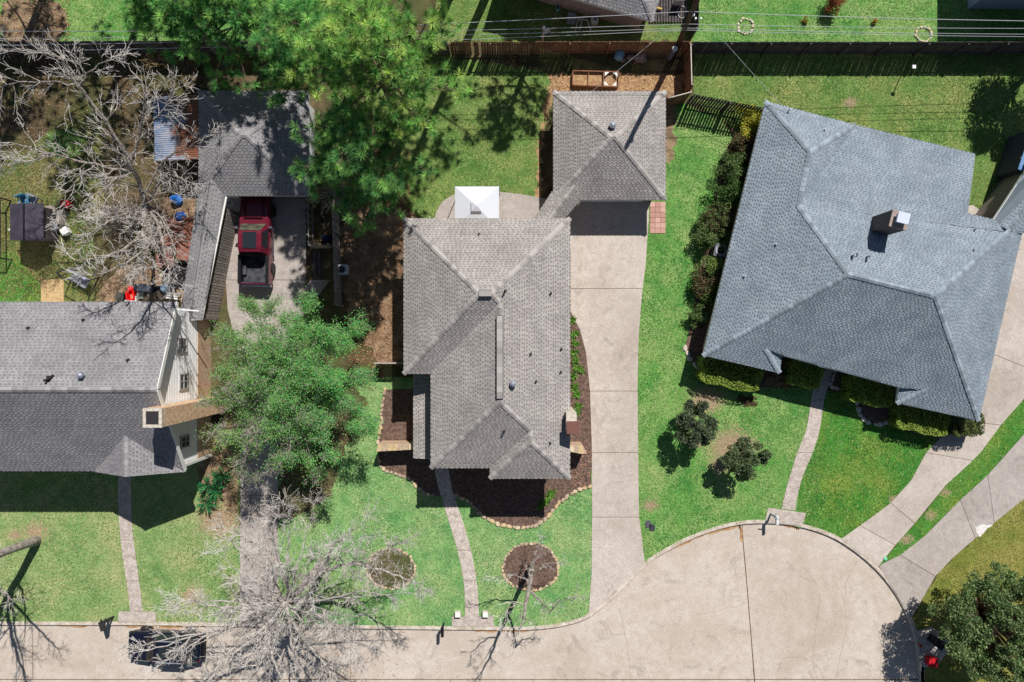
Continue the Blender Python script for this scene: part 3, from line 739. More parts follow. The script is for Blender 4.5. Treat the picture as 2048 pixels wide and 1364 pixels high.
# wing walls of cream stone
for nm, pts, hh in (('left', [(756, 888), (828, 888), (828, 899), (752, 903)], 1.6), ('right', [(1139, 891), (1166, 891), (1174, 907), (1164, 908), (1139, 903)], 1.7)):
    t_ = thing('garden_wall', 'low cream stone wall reaching from the lean-to roof to the front lawn' if nm == 'left' else 'short cream stone wall stub by the driveway below the chimney', 'garden wall', P(*pts[0]))
    pp = [tuple(P(x, y, hh)[:2]) for x, y in pts]
    m_ = MB(); m_.prism(pp, -.1, hh - .08); m_.build('wall', M_BRICKWALL, t_)
    a, b2 = Vector(pp[0]), Vector(pp[1]); n_ = 7 if nm == 'left' else 3
    c3, c2 = Vector(pp[-1]), Vector(pp[-2]) if nm == 'left' else Vector(pp[-2])
    for k in range(n_):
        f0, f1 = k / n_ + .004, (k + 1) / n_ - .004
        m_ = MB(); o4 = [a.lerp(b2, f0), a.lerp(b2, f1), c3.lerp(c2, f1), c3.lerp(c2, f0)]
        m_.prism([tuple(v) for v in o4], hh - .08, hh + .01); m_.build('coping_stone', random.choice(M_STONE[:3]), t_)
# small cross walls at the left
t_ = thing('garden_wall', 'thin pale fence rail joining the house corner to the budding tree', 'fence', P(762, 726))
m_ = MB(); m_.beam(P(748, 726, 1.55), P(815, 726, 1.55), .1, .1); m_.build('rail', M_WOOD_G, t_)
for k in range(14):
    m_ = MB(); p = P(748 + k * 5, 726, 1.5); m_.box((p.x, p.y - .05, .75), (.13, .03, 1.5)); m_.build('picket', M_WOOD_G, t_)

# ================================================================ garage of the centre house
GE = 2.35
gar = thing('garage', 'square detached garage with taupe pyramid roof at the end of the driveway', 'garage', P(1219, 291, 0))
ga = [P(1107, 183, GE), P(1331, 183, GE), P(1331, 399, GE), P(1107, 399, GE)]
gx0, gx1, gy0, gy1 = ga[0].x, ga[1].x, ga[2].y, ga[0].y
hw_ = (gx1 - gx0) / 2; hd = (gy1 - gy0) / 2; rh = GE + .5 * hd; cy = (gy0 + gy1) / 2
ra = Vector((gx0 + hd, cy, rh)); rb = Vector((gx1 - hd, cy, rh))
GP = [[ga[0], ga[1], rb, ra], [ga[1], ga[2], rb], [ga[2], ga[3], ra, rb], [ga[3], ga[0], ra]]
make_roof(gar, GP, R_TAUPE, [(ga[0], ra, 0, 3), (ga[1], rb, 0, 1), (ga[2], rb, 1, 2), (ga[3], ra, 2, 3), (ra, rb, 0, 2)])
wall_box(gar, inset([g[:2] for g in ga], .4), GE - .05, M_BRICKWALL)
m_ = MB(); pg = (ga[2] + ga[3]) / 2; m_.box((pg.x, pg.y + .38, 1.05), (4.9, .08, 2.1)); gd = m_.build('garage_door', M_TRIM, gar)
for k in range(4):
    m_ = MB(); m_.box((pg.x, pg.y + .33, .28 + k * .52), (4.7, .03, .46)); m_.build('panel', M_SIDING, gd)
turbine(gar, GP[0], 1224, 253, r=.2)
# breezeway joining garage and house
br = thing('breezeway', 'narrow diagonal gabled breezeway roof between garage and centre house', 'breezeway', P(1120, 415))
l0, l1 = P(1105, 384, 2.3), P(1064, 444, 2.3); r0, r1 = P(1163, 396, 2.3), P(1122, 445, 2.3); m0, m1 = P(1150, 372, 3.0), P(1094, 446, 2.85)
make_roof(br, [[l0, l1, m1, m0], [r1, r0, m0, m1]], R_TAUPE, [(m1, m0, 0, 1)])
for p in (l0, l1, r0, r1):
    m_ = MB(); m_.box((p.x, p.y, 1.1), (.12, .12, 2.2)); m_.build('post', M_TRIM, br)

# ================================================================ right house (blue-grey roof)
rh_ = thing('house', 'single storey house with blue-grey shingle roof turned to face the cul-de-sac', 'house', P(1680, 560))
EH = 2.5
def snap(pl, px, py):
    """point of the plane pl seen at the pixel"""
    h = EH
    for _ in range(12):
        p = P(px, py, h); h = plane_z(pl, p.x, p.y)
    return P(px, py, h)
nw = P(1531, 203, EH); sw = P(1406, 711, EH); se = P(1957, 841, EH); a3 = P(1696, 549, 5.6)
PS = [sw, se, a3]; PW = [sw, nw, a3]
a4 = snap(PS, 1870, 592); a1 = snap(PW, 1620, 304); a2 = snap(PW, 1597, 412)
s1 = snap(PS, 1559, 745); s2 = snap(PS, 1567, 711); s3 = snap(PS, 1531, 697); s4 = snap(PS, 1804, 776); s5 = snap(PS, 1793, 806); s6 = snap(PS, 1853, 778)
ne1 = P(1710, 250, EH); ee = P(2043, 466, EH); ne = P(1950, 308, EH)
PN = [ne1, ne, a2]; wr = snap(PN, 2014, 464); e2 = snap(PN, 1935, 427); e3 = snap(PN, 1987, 440)
wn1 = P(2090, 283, 2.6); wr1 = P(2120, 300, 3.7); ws1 = P(2160, 330, 2.6)
s1b = s1 - Vector((0, 0, .0)); s2b = Vector((s2.x, s2.y, s2.z - .28)); s4b = Vector((s4.x, s4.y, s4.z - .28))
print('right house heights', [round(v.z, 2) for v in (a1, a2, a4, s1, s2, s3, s4, s5, s6, wr, ne, e2, e3)])
RPn = [[sw, nw, a1, a2, a3],                       # 0 west
       [nw, ne1, a1],                              # 1 north of the small wing
       [ne1, a2, a1],                              # 2 east of the small wing
       [ne1, ne, e2, e3, wr, a4, a3, a2],          # 3 north (main)
       [sw, s1, s3, s2, s4, s6, s5, se, a4, a3],   # 4 south
       [s1, s2b, s3],                               # 5
       [s5, s4b, s6],                               # 6
       [se, wr, a4],                           # 7 east
       [e3, wn1, wr1, wr], [ee, ws1, wr1, wr]]     # 8, 9 garage wing
# the long north plane bends: lower part is flatter
brk = P(1925, 492, 3.97)
RPn[3] = [ne1, ne, e2, e3, wr, a2]
RPn.append([a2, wr, a4, a3]); RPn.append([se, ee, wr])
make_roof(rh_, RPn, R_BLUE, [(nw, a1, 0, 1), (ne1, a1, 1, 2), (a2, a1, 0, 2), (a2, a3, 0, 10), (a3, a4, 10, 4), (sw, a3, 0, 4), (se, a4, 4, 7), (wr, a4, 10, 7), (s1, s3, 4, 5), (s5, s6, 4, 6), (wr, wr1, 8, 9)])
wo = [nw, ne, e2, e3, ee, se, s5, s4, s2, s1, sw]
wall_box(rh_, inset([p[:2] for p in wo], .5), EH - .22, mat('grey brick wall', lin((150, 140, 134)), lin((128, 118, 112)), scale=9, rough=.9))
wall_box(rh_, inset([p[:2] for p in (e3, wn1, ws1, ee)], .4), EH - .08, MATS['grey brick wall'])
m_ = MB(); m_.poly([Vector((p[0], p[1], EH - .19)) for p in wo]); m_.build('soffit', M_TRIM, rh_)
dS = (s4 - s2).normalized(); fS = Vector((dS.y, -dS.x, 0)).normalized()
for f in (.2, .75):
    p = s2.lerp(s4, f); window(rh_, (p.x - fS.x * .47, p.y - fS.y * .47, 1.45), 1.5, 1.3, fS)
p = s2.lerp(s4, .47); m_ = MB(); m_.box((p.x - fS.x * .48, p.y - fS.y * .48, 1.05), (1.0, .06, 2.1), rz=math.atan2(dS.y, dS.x)); m_.build('door', M_DARK, rh_)
# tapered wooden chimney with metal hood
cb = P(1766, 450, 4.5); m_ = MB(); Rz = math.radians(-14)
m_.box((cb.x, cb.y, 4.7), (1.0, .95, 3.0), rz=Rz); chm = m_.build('chimney', mat('dark cedar siding', lin((104, 100, 98)), lin((80, 77, 78)), scale=7, rough=.9, stretch=(6, 6, 1)), rh_)
m_ = MB(); m_.box((cb.x, cb.y, 6.23), (1.04, .99, .06), rz=Rz); m_.build('crown_slab', mat('rusty pan', lin((172, 152, 142)), lin((148, 136, 130)), scale=4, rough=.8), chm)
m_ = MB(); m_.box((cb.x + .02, cb.y + .05, 6.4), (.5, .5, .3), rz=Rz); m_.box((cb.x + .02, cb.y + .05, 6.58), (.68, .62, .07), rz=Rz); m_.build('flue_cap', mat('bright hood metal', lin((206, 214, 232)), rough=.5), chm)
for v in ((1576, 222, 1, .4, .05), (1648, 260, 1, .2, .05), (1551, 489, 0, .2, .05), (1488, 553, 0, .2, .05), (1703, 512, 10, .45, .07), (1732, 514, 10, .6, .06), (1948, 459, 3, .25, .05), (1945, 500, 10, .25, .05), (1712, 508, 10, .35, .06)):
    vent_pipe(rh_, RPn[v[2]], v[0], v[1], v[3], v[4], M_GALV)

# ================================================================ left house (gabled, two storeys)
lh = thing('house', 'tall gabled house with grey shingle roof and white siding gable end', 'house', q(-780, 80))
XR, XW, XL = -591.0, -603.0, -1180.0
yr, yrd, yf = -68.5, 81.0, 234.0
hr_, hd_, hf_ = 5.4, 7.6, 4.4
rA, rB = q(XL, yr, hr_), q(XR, yr, hr_); dA, dB = q(XL, yrd, hd_), q(XR, yrd, hd_); fA, fB = q(XL, yf, hf_), q(XR, yf, hf_)
slope_f = (hd_ - hf_) / (yf - yrd)
pk = 5.85; xp, xa, xb = -673.0, -752.0, -594.0
yb = yf - (pk - hf_) / slope_f
pF = q(xp, yf + 2, pk); pB = q(xp, yb, pk); pL = q(xa, yf + 2, hf_); pR = q(xb, yf + 2, hf_)
LP = [[rB, rA, dA, dB], [fA, fB, dB, dA], [pL, pF, pB], [pF, pR, pB]]
lroof = make_roof(lh, LP, R_GREY, [(dA, dB, 0, 1)], course=0.18, tab=.28)
cap_line(pF, pB, R_GREY[1], lroof, 'porchridge', newell(LP[2]), newell(LP[3]))
pl_ = [q(XW, yr + 14, -.1), q(XW, yf - 14, -.1)]
m_ = MB()     # gable wall: brick below, white siding above
zb = 1.9
yw0, yw1 = yr + 8, yf - 10
def zroof(Y): return (hd_ - (yrd - Y) * (hd_ - hr_) / (yrd - yr) if Y < yrd else hd_ - (Y - yrd) * slope_f) - .12
def gable(z0, zt, name, m2, X=XW, thick=9):
    g = MB(); prof = [(yw0, z0), (yw1, z0)] + ([(yw1, zroof(yw1)), (yrd, zroof(yrd)), (yw0, zroof(yw0))] if zt is None else [(yw1, zt), (yw0, zt)])
    f_ = [q(X, y, z) for y, z in prof]; b2 = [q(X - thick, y, z) for y, z in prof]
    g.loft([f_, b2]); return g.build(name, m2, lh)
gable(zb, None, 'gable_wall', M_SIDING); gable(-.1, zb, 'brick_base', M_BRICKWALL, XW + 1.5)
M_LINE = mat('siding shadow gap', lin((206, 204, 200)), rough=.8)
sid = MB()
z = zb + .2
while z < 7.3:                         # lap siding boards
    ys = [Y for Y in np.linspace(yw0, yw1, 160) if zroof(Y) > z + .05]
    if len(ys) > 1: sid.beam(q(XW + .2, ys[0], z), q(XW + .1, ys[-1], z), .01, .01)
    z += .2
sid.build('siding_board', M_SIDING, lh, kind='stuff')
wall_box(lh, [q(XL, yr + 14)[:2], q(XW - 9, yr + 14)[:2], q(XW - 9, yf - 14)[:2], q(XL, yf - 14)[:2]], hf_ - .1, M_SIDING)
wall_box(lh, [q(XL, yr + 15)[:2], q(XW - 10, yr + 15)[:2], q(XW - 10, yr + 40)[:2], q(XL, yr + 40)[:2]], hr_ - .12, M_SIDING, z0=hf_ - .12)
# rake boards
for a, b in ((rB, dB), (fB, dB)):
    m_ = MB(); m_.beam(a + Vector((.03, 0, -.1)), b + Vector((.03, 0, -.1)), .05, .26); m_.build('rake_board', M_TRIM, lh)
def wall_window(px0, px1, py0, py1):
    cx = (px0 + px1) / 2 - 1024; t = 1 - XW / cx; h = t * CAM_H; Y = ((py0 + py1) / 2 - 682) * (1 - t)
    return window(lh, (XW / S + .02, -Y / S, h), (py1 - py0) * (1 - t) / S, 1.0, (1, 0, 0), fm=mat('grey window trim', lin((176, 174, 172)), rough=.7))
wall_window(356, 371, 677, 704); wall_window(356, 376, 748, 778); wall_window(357, 380, 872, 894)
# brick chimney against the gable wall
cx0, cx1 = XW + 1, XW + 34; ctop = 8.3
cY = (838 - 682) * (1 - ctop / CAM_H)
m_ = MB(); m_.box(q((cx0 + cx1) / 2, cY - 2, ctop / 2 - .1), ((cx1 - cx0) / S * .9, 1.02, ctop), tone=1); chl = m_.build('chimney', mat('orange brick with leaf shade', lin((234, 206, 174)), lin((200, 156, 118)), scale=7, rough=.9, grain=.2, grain_scale=20), lh)  # darker second colour paints mottled leaf shadow into the brick
cp = q((cx0 + cx1) / 2, cY - 2, ctop)
for dx, dy, sx, sy in ((0, .44, 1.02, .16), (0, -.44, 1.02, .16), (.43, 0, .16, .74), (-.43, 0, .16, .74)):
    m_ = MB(); m_.box((cp.x + dx, cp.y + dy, ctop + .02), (sx, sy, .14)); m_.build('coping', M_WSTONE, chl)
m_ = MB(); m_.box((cp.x, cp.y, ctop + .0), (.7, .7, .08)); m_.build('flue', M_DARK, chl)
for v in ((97, 760, 0, .35, .07), (106, 753, 0, .5, .06), (58, 656, 0, .2, .05), (168, 640, 0, .2, .05), (257, 720, 0, .2, .05)):
    vent_pipe(lh, LP[0], *v[:2], v[3], v[4])
turbine(lh, LP[0], 168, 750, r=.16)
# porch under the small gable
for X in (xa + 8, xb - 8):
    m_ = MB(); m_.box(q(X, yf - 6, 2.1), (.18, .18, 4.2)); m_.build('porch_post', M_TRIM, lh)

# ================================================================ left garage and its covered way
lg = thing('garage', 'grey hipped garage at the head of the left driveway behind the red pickup', 'garage', P(508, 286))
ge = 2.5
g4 = [P(398, 182, ge), P(617, 182, ge), P(617, 391, ge), P(398, 391, ge)]
hd2 = (g4[0].y - g4[2].y) / 2; cyy = (g4[0].y + g4[2].y) / 2; ra2 = Vector((g4[0].x + hd2, cyy, ge + .5 * hd2)); rb2 = Vector((g4[1].x - hd2, cyy, ge + .5 * hd2))
LG = [[g4[0], g4[1], rb2, ra2], [g4[1], g4[2], rb2], [g4[2], g4[3], ra2, rb2], [g4[3], g4[0], ra2]]
make_roof(lg, LG, R_GREY, [(g4[0], ra2, 0, 3), (g4[1], rb2, 0, 1), (g4[2], rb2, 1, 2), (g4[3], ra2, 2, 3), (ra2, rb2, 0, 2)], course=.18)
wall_box(lg, inset([g[:2] for g in g4], .35), ge - .05, M_SIDING)
m_ = MB(); pg = (g4[2] + g4[3]) / 2; m_.box((pg.x + .6, pg.y + .32, 1.05), (4.6, .06, 2.1)); m_.build('garage_door', mat('grey door', lin((120, 120, 124)), rough=.6), lg)
cw = thing('breezeway', 'long narrow grey roof running down from left garage to the white gable', 'breezeway', P(410, 500))
u0, u1, v0, v1 = P(398, 380, 2.5), P(360, 640, 2.5), P(453, 385, 2.5), P(402, 640, 2.5); k0, k1 = P(420, 352, 3.0), P(380, 640, 3.0)
make_roof(cw, [[u0, u1, k1, k0], [v1, v0, k0, k1]], R_GREY, course=.18)
for p in (u0.lerp(u1, .1), u0.lerp(u1, .5), u0.lerp(u1, .95)):
    m_ = MB(); m_.box((p.x + .15, p.y, 1.2), (.12, .12, 2.4)); m_.build('post', M_TRIM, cw)
for p in (v0.lerp(v1, .3), v0.lerp(v1, .7)):
    m_ = MB(); m_.box((p.x - .2, p.y, 1.2), (.12, .12, 2.4)); m_.build('post', M_TRIM, cw)
for a, b in ((v0, v1),):
    m_ = MB(); m_.beam(a + Vector((.04, 0, -.06)), b + Vector((.04, 0, -.06)), .07, .08); m_.build('gutter', M_TRIM, cw)
M_RUSTY = bpy.data.materials.new('rusted corrugated sheet'); M_RUSTY.use_nodes = True
def rusty(m, xa_, xb_):
    N = m.node_tree.nodes; L = m.node_tree.links; b = N['Principled BSDF']; b.inputs['Roughness'].default_value = .6
    g = N.new('ShaderNodeNewGeometry'); sx = N.new('ShaderNodeSeparateXYZ'); L.new(g.outputs['Position'], sx.inputs[0])
    r = N.new('ShaderNodeMapRange'); r.inputs[1].default_value = xa_; r.inputs[2].default_value = xb_; L.new(sx.outputs[0], r.inputs[0])
    n = N.new('ShaderNodeTexNoise'); n.inputs['Scale'].default_value = .9; n.inputs['Detail'].default_value = 8; L.new(g.outputs['Position'], n.inputs['Vector'])
    a = N.new('ShaderNodeMath'); a.operation = 'MULTIPLY_ADD'; L.new(n.outputs[0], a.inputs[0]); a.inputs[1].default_value = 1.3; L.new(r.outputs[0], a.inputs[2])
    c = N.new('ShaderNodeValToRGB'); L.new(a.outputs[0], c.inputs[0]); e = c.color_ramp.elements
    e[0].position = .72; e[0].color = (*lin((116, 138, 172)), 1); e[1].position = 1.0; e[1].color = (*lin((160, 164, 176)), 1)
    for p_, k_ in ((1.0, (190, 192, 200)),): pass
    c2 = N.new('ShaderNodeMapRange'); c2.inputs[1].default_value = 1.08; c2.inputs[2].default_value = 1.25; L.new(a.outputs[0], c2.inputs[0])
    x = N.new('ShaderNodeMix'); x.data_type = 'RGBA'; L.new(c2.outputs[0], x.inputs[0]); L.new(c.outputs[0], x.inputs[6]); x.inputs[7].default_value = (*lin((132, 84, 62)), 1)
    L.new(x.outputs[2], b.inputs['Base Color'])
rusty(M_RUSTY, P(306, 250, 2.4).x, P(398, 250, 2.4).x)
sh = thing('lean_to_shed', 'open shed with rusty corrugated metal roof beside the left garage', 'shed', P(350, 260))
c4 = [P(306, 193, 2.3), P(397, 189, 2.5), P(397, 318, 2.5), P(310, 322, 2.3)]
n_ = 30; m_ = MB()
rows = []
for k in range(n_ * 2 + 1):
    f = k / (n_ * 2); z = .02 * (1 if k % 2 else -1); rows.append((c4[0].lerp(c4[3], f) + Vector((0, 0, z)), c4[1].lerp(c4[2], f) + Vector((0, 0, z))))
for a, b in zip(rows[:-1], rows[1:]): m_.poly([a[0], b[0], b[1], a[1]])
m_.build('roof_sheet', M_RUSTY, sh)
for p in c4:
    m_ = MB(); m_.box((p.x * .998, p.y * .998, 1.1), (.1, .1, 2.2)); m_.build('post', M_WOOD_G, sh)

# ================================================================ neighbours at the top edge
nb = thing('house', 'neighbour house corner with grey roof and pale wall at the top edge', 'house', q(252, -640))
dx_ = Vector((-.96, .28, 0)); dy_ = Vector((.28, .96, 0))
c0 = q(253, -622); L1_, L2_ = 9.0, 9.0
wl_ = [c0, c0 + dx_ * L1_, c0 + dx_ * L1_ + dy_ * L2_, c0 + dy_ * L2_]
wall_box(nb, [p[:2] for p in wl_], 2.6, mat('pale pink stucco', lin((206, 186, 178)), lin((190, 172, 164)), scale=3, rough=.85))
ov = .55
e4 = [c0 + (-dx_ - dy_) * ov, c0 + dx_ * (L1_ + ov) - dy_ * ov, c0 + dx_ * (L1_ + ov) + dy_ * (L2_ + ov), c0 - dx_ * ov + dy_ * (L2_ + ov)]
e4 = [p + Vector((0, 0, 2.7)) for p in e4]; ap = sum(e4, Vector()) / 4 + Vector((0, 0, 2.4))
make_roof(nb, [[e4[0], e4[1], ap], [e4[1], e4[2], ap], [e4[2], e4[3], ap], [e4[3], e4[0], ap]], R_GREY, [(e4[0], ap, 0, 3), (e4[1], ap, 0, 1)], course=.18)
n2 = thing('house', 'blue-grey walled house just peeking in at the top right corner', 'house', q(1100, -760))
o4 = [q(911, -664), q(1180, -664), q(1180, -900), q(911, -900)]
wall_box(n2, [p[:2] for p in o4], 4.6, mat('blue grey siding', lin((168, 180, 204)), rough=.8))
o5 = [p + Vector((sx * .4, sy * .4, 4.7)) for p, sx, sy in zip(o4, (-1, 1, 1, -1), (-1, -1, 1, 1))]; a5 = sum(o5, Vector()) / 4 + Vector((0, 0, 1.6))
make_roof(n2, [[o5[0], o5[1], a5], [o5[1], o5[2], a5], [o5[2], o5[3], a5], [o5[3], o5[0], a5]], R_GREY)
# ---------------------------------------------------------------- fences
def fence(name, label, a, b, h=1.83, pw=0.14, gap=0.012, m_=None, side=1, post_every=2.4, zr=(0.35, 1.5), cap=None, miss=0.0, group='board fences', lean=0.0):
    """boards, rails and posts from a to b (photograph pixels of the foot)"""
    A_ = P(*a); B_ = P(*b); d_ = B_ - A_; L = d_.length; d_.normalize(); nrm = Vector((-d_.y, d_.x, 0)) * side
    t_ = thing(name, label, 'fence', A_, group=group)
    vm = []
    for k in range(5):
        q_ = MB(); hh = h * (1 + (k - 2) * .008)
        q_.box((0, 0, hh / 2), (pw, .022, hh), tone=.82 + .09 * k); vm.append(q_.mesh('picket', m_ or M_WOOD_G))
    n_ = int(L / (pw + gap)); an = math.atan2(d_.y, d_.x)
    for i in range(n_):
        if random.random() < miss: continue
        p = A_ + d_ * ((i + .5) * L / n_)
        link('picket', random.choice(vm), t_, M=Matrix.Translation(p) @ Matrix.Rotation(an, 4, 'Z') @ Matrix.Rotation(random.uniform(-.006, .006), 4, 'Y'))
    for z in zr:
        q_ = MB(); q_.beam(A_ + nrm * .04 + Vector((0, 0, z)), B_ + nrm * .04 + Vector((0, 0, z)), .04, .09, tone=.9); q_.build('rail', m_ or M_WOOD_G, t_)
    n_ = max(1, round(L / post_every))
    for i in range(n_ + 1):
        p = A_ + d_ * (L * i / n_) + nrm * .09
        q_ = MB(); q_.box((p.x, p.y, h * .49), (.1, .1, h * .98), rz=an, tone=.95); q_.build('post', m_ or M_WOOD_G, t_)
    if cap:
        q_ = MB(); q_.beam(A_ + Vector((0, 0, h + .02)), B_ + Vector((0, 0, h + .02)), .06, .03); q_.build('cap_board', cap, t_)
    return t_
fence('fence', 'brown wooden picket fence behind the centre garage and mulch bed', (905, 108), (1366, 107), m_=M_WOOD_B, side=-1, gap=.02, miss=.02)
fence('fence', 'long dark board fence across the back of the right-hand lawn', (1370, 108), (2130, 108), m_=M_WOOD_D, side=-1)
fence('fence', 'dark old board fence at the top left behind the bare yard tree', (-60, 108), (348, 106), m_=M_WOOD_D, side=-1)
fence('fence', 'dark board fence mostly hidden beneath the pine crowns', (350, 106), (900, 108), m_=M_WOOD_D, side=-1)
fence('fence', 'brown fence with pale cap running toward the camera beside the utility pole', (1367, 112), (1369, 190), m_=M_WOOD_B, side=1, cap=M_WSTONE)
fence('fence', 'short brown fence with pale cap at the garage corner', (1324, 216), (1369, 204), m_=M_WOOD_B, side=1, cap=M_WSTONE)
fence('fence', 'dark gapped picket fence between the two properties by the yellow shrub', (1372, 208), (1516, 236), m_=M_WOOD_D, side=-1, gap=.05, pw=.13)
fence('fence', 'fence between patio of the upper neighbour and the pole', (1382, 80), (1385, -60), m_=M_WOOD_D, side=1)
fence('fence', 'weathered slatted fence between left breezeway and red pickup', (479, 428), (436, 640), h=1.9, m_=M_WOOD_G, side=-1, gap=.03, pw=.15)
fence('fence', 'weathered board fence between the left driveway and the leaf strewn yard', (676, 330), (684, 612), m_=M_WOOD_G, side=1, gap=.03, pw=.15)
fence('fence', 'low grey gate panel at the bin enclosure right of the left garage', (628, 497), (666, 496), h=1.4, m_=M_WOOD_G, side=1, zr=(.3, 1.1), post_every=1.2)
fence('fence', 'old post fence beside the forecourt of the left garage', (626, 400), (628, 496), h=1.5, m_=M_WOOD_G, side=1, gap=.3, zr=(.3, 1.3))

# ---------------------------------------------------------------- utility pole, wires
M_POLE = mat('utility pole wood', lin((110, 86, 66)), lin((82, 64, 50)), scale=4, rough=.95, stretch=(6, 6, .6))
M_WIRE = mat('bright cable', lin((206, 206, 208)), rough=.4, metal=.4)
pole = thing('utility_pole', 'leaning brown wooden utility pole at the fence corner', 'utility pole', P(1350, 105))
pb = q(326, -577); ptp = q(302, -577, 13.0)
m_ = MB(); m_.tube([pb, pb.lerp(ptp, .5), ptp], [.19, .165, .13], 12); m_.build('shaft', M_POLE, pole, smooth=True)
for f, z in ((.44, 0), (.64, 0), (.9, 0)):
    p = pb.lerp(ptp, f); m_ = MB(); m_.box(p + Vector((.05, -.18, 0)), (.1, .3, .1)); m_.box(p + Vector((0, -.3, .1)), (.08, .08, .2)); m_.build('bracket', M_GALV, pole)
for dx in (.35, .65):
    m_ = MB(); p = pb.lerp(ptp, .37); m_.cyl((p.x + dx, p.y - .05), .06, p.z - .05, p.z + .1, 10); m_.build('insulator', M_WHITE, pole)
def wire(label, pts, r=.014, sag=.15, name='overhead_wire', group='overhead wires', n=10):
    W_ = [P(*p) for p in pts]; path = []
    for a, b in zip(W_[:-1], W_[1:]):
        for k in range(n):
            f = k / n; p = a.lerp(b, f); p.z -= sag * 4 * f * (1 - f); path.append(p)
    path.append(W_[-1]); m_ = MB(); m_.tube(path, r, 5); return tag(m_.build(name, M_WIRE), label, 'wire', group)
wire('topmost bright cable crossing the upper neighbour roof to the pole', [(-80, 62, 6.2), (600, 58, 6.0), (1378, 23, 6.6), (2120, 43, 5.7)], .018)
wire('second cable from the top passing just above the pool junk', [(-80, 78, 5.4), (700, 64, 5.2), (1372, 48, 5.6), (2120, 57, 4.7)])
wire('third cable from the top running behind the round dish post', [(-80, 92, 4.6), (700, 74, 4.5), (1366, 56, 4.9), (2120, 69, 4.1)])
wire('lowest long cable skimming above the picket fence tops', [(-80, 104, 4.1), (700, 86, 3.9), (1364, 60, 4.6), (2120, 74, 3.5)])
wire('service drop cable slanting from the pole across mulch to garage roof', [(1366, 60, 4.8), (1330, 64, 4.4), (1182, 184, 2.6)], .012, sag=.05)
wire('service drop cable slanting from the pole to the blue-grey roof corner', [(1420, 50, 4.8), (1545, 190, 3.2), (1582, 228, 2.9)], .012, sag=.05)
t_ = thing('dish_post', 'white post with small round dark dish behind the picket fence', 'dish post', P(1085, 82))
m_ = MB(); p = P(1085, 82); m_.box((p.x, p.y, 1.05), (.12, .12, 2.1)); m_.build('post', M_WHITE, t_)
m_ = MB(); m_.lathe((p.x + .22, p.y - .1, 1.55), [(.05, 0), (.2, .06), (.24, .12), (.2, .1)], 14); m_.build('dish', M_DARK, t_)
t_ = thing('utility_pedestal', 'grey blue metal pedestal with bright lid at the foot of the pole', 'pedestal', P(1338, 118))
m_ = MB(); p = P(1339, 117); m_.cyl(p, .17, 0, 1.5, 12); m_.build('body', mat('grey blue metal', lin((128, 138, 164)), lin((104, 112, 136)), scale=6, rough=.5), t_); m_ = MB(); m_.lathe((p.x, p.y, 1.5), [(.18, 0), (.18, .06), (.1, .12)], 12); m_.build('lid', M_WHITE, t_)

# ---------------------------------------------------------------- vehicles
def wheel(parent, x, y, r, wd, hub, z0=0.0):
    R = Matrix.Rotation(math.pi / 2, 3, 'Y')
    def ringed(prof, sides=20):
        m = MB(); rings = []
        for rad, xx in prof: rings.append([(x + xx, y + rad * math.cos(2 * math.pi * s / sides), z0 + r + rad * math.sin(2 * math.pi * s / sides)) for s in range(sides)])
        m.loft(rings); return m
    sg = 1 if x > 0 else -1
    ty = ringed([(r * .66, -wd / 2), (r * .95, -wd / 2), (r, -wd / 2 + .03), (r, wd / 2 - .03), (r * .95, wd / 2), (r * .66, wd / 2)]).build('wheel', M_BLACK, parent)
    ringed([(r * .62, -wd / 2 * .6), (r * .62, wd / 2 * .8 * 1), (r * .3, wd / 2 * .95), (.05, wd / 2 * .9)] if sg > 0 else [(.05, -wd / 2 * .9), (r * .3, -wd / 2 * .95), (r * .62, -wd / 2 * .8), (r * .62, wd / 2 * .6)]).build('rim', hub, ty)
M_RED = mat('dark red car paint', lin((104, 24, 42)), rough=.35, spec=.4, coat=.4)
M_CHROME = mat('chrome', lin((200, 200, 205)), rough=.2, metal=.9)
M_CARGLASS = mat('car glass', lin((40, 46, 50)), rough=.05, spec=.7)
M_INTER = mat('tan seats', lin((170, 160, 120)), lin((120, 112, 86)), scale=6, rough=.8)
def sec(y, w, zb, zs, zt, kt=.9):
    return [(-w * .93, y, zb), (-w, y, zb + .18), (-w, y, zs), (-w * kt, y, zt), (w * kt, y, zt), (w, y, zs), (w, y, zb + .18), (w * .93, y, zb)]
tr = thing('pickup_truck', 'dark red crew cab pickup with black bed parked nose in under the garage eave', 'pickup truck', (0, 0, 0))
m_ = MB(); m_.loft([sec(2.88, .80, .5, .85, .95), sec(2.8, .92, .42, .95, 1.08), sec(2.3, .98, .4, 1.0, 1.14), sec(1.35, .99, .4, 1.05, 1.2), sec(.9, .99, .4, 1.08, 1.2, .93), sec(-.95, .99, .4, 1.08, 1.18, .93), sec(-1.05, .99, .45, 1.1, 1.2, .95)])
m_.build('body', M_RED, tr, smooth=False)
m_ = MB(); m_.loft([sec(1.35, .60, 1.16, 1.185, 1.2, .8), sec(2.55, .56, 1.08, 1.12, 1.17, .8)]); m_.build('hood', M_RED, tr)
m_ = MB()   # cab roof and pillars
m_.loft([[(-.86, .92, 1.18), (-.70, .42, 1.84), (.70, .42, 1.84), (.86, .92, 1.18)], [(-.93, .75, 1.18), (-.74, .2, 1.9), (.74, .2, 1.9), (.93, .75, 1.18)], [(-.93, -.75, 1.18), (-.74, -.62, 1.9), (.74, -.62, 1.9), (.93, -.75, 1.18)], [(-.9, -1.0, 1.18), (-.7, -.92, 1.82), (.7, -.92, 1.82), (.9, -1.0, 1.18)]])
m_.build('cab', M_RED, tr)
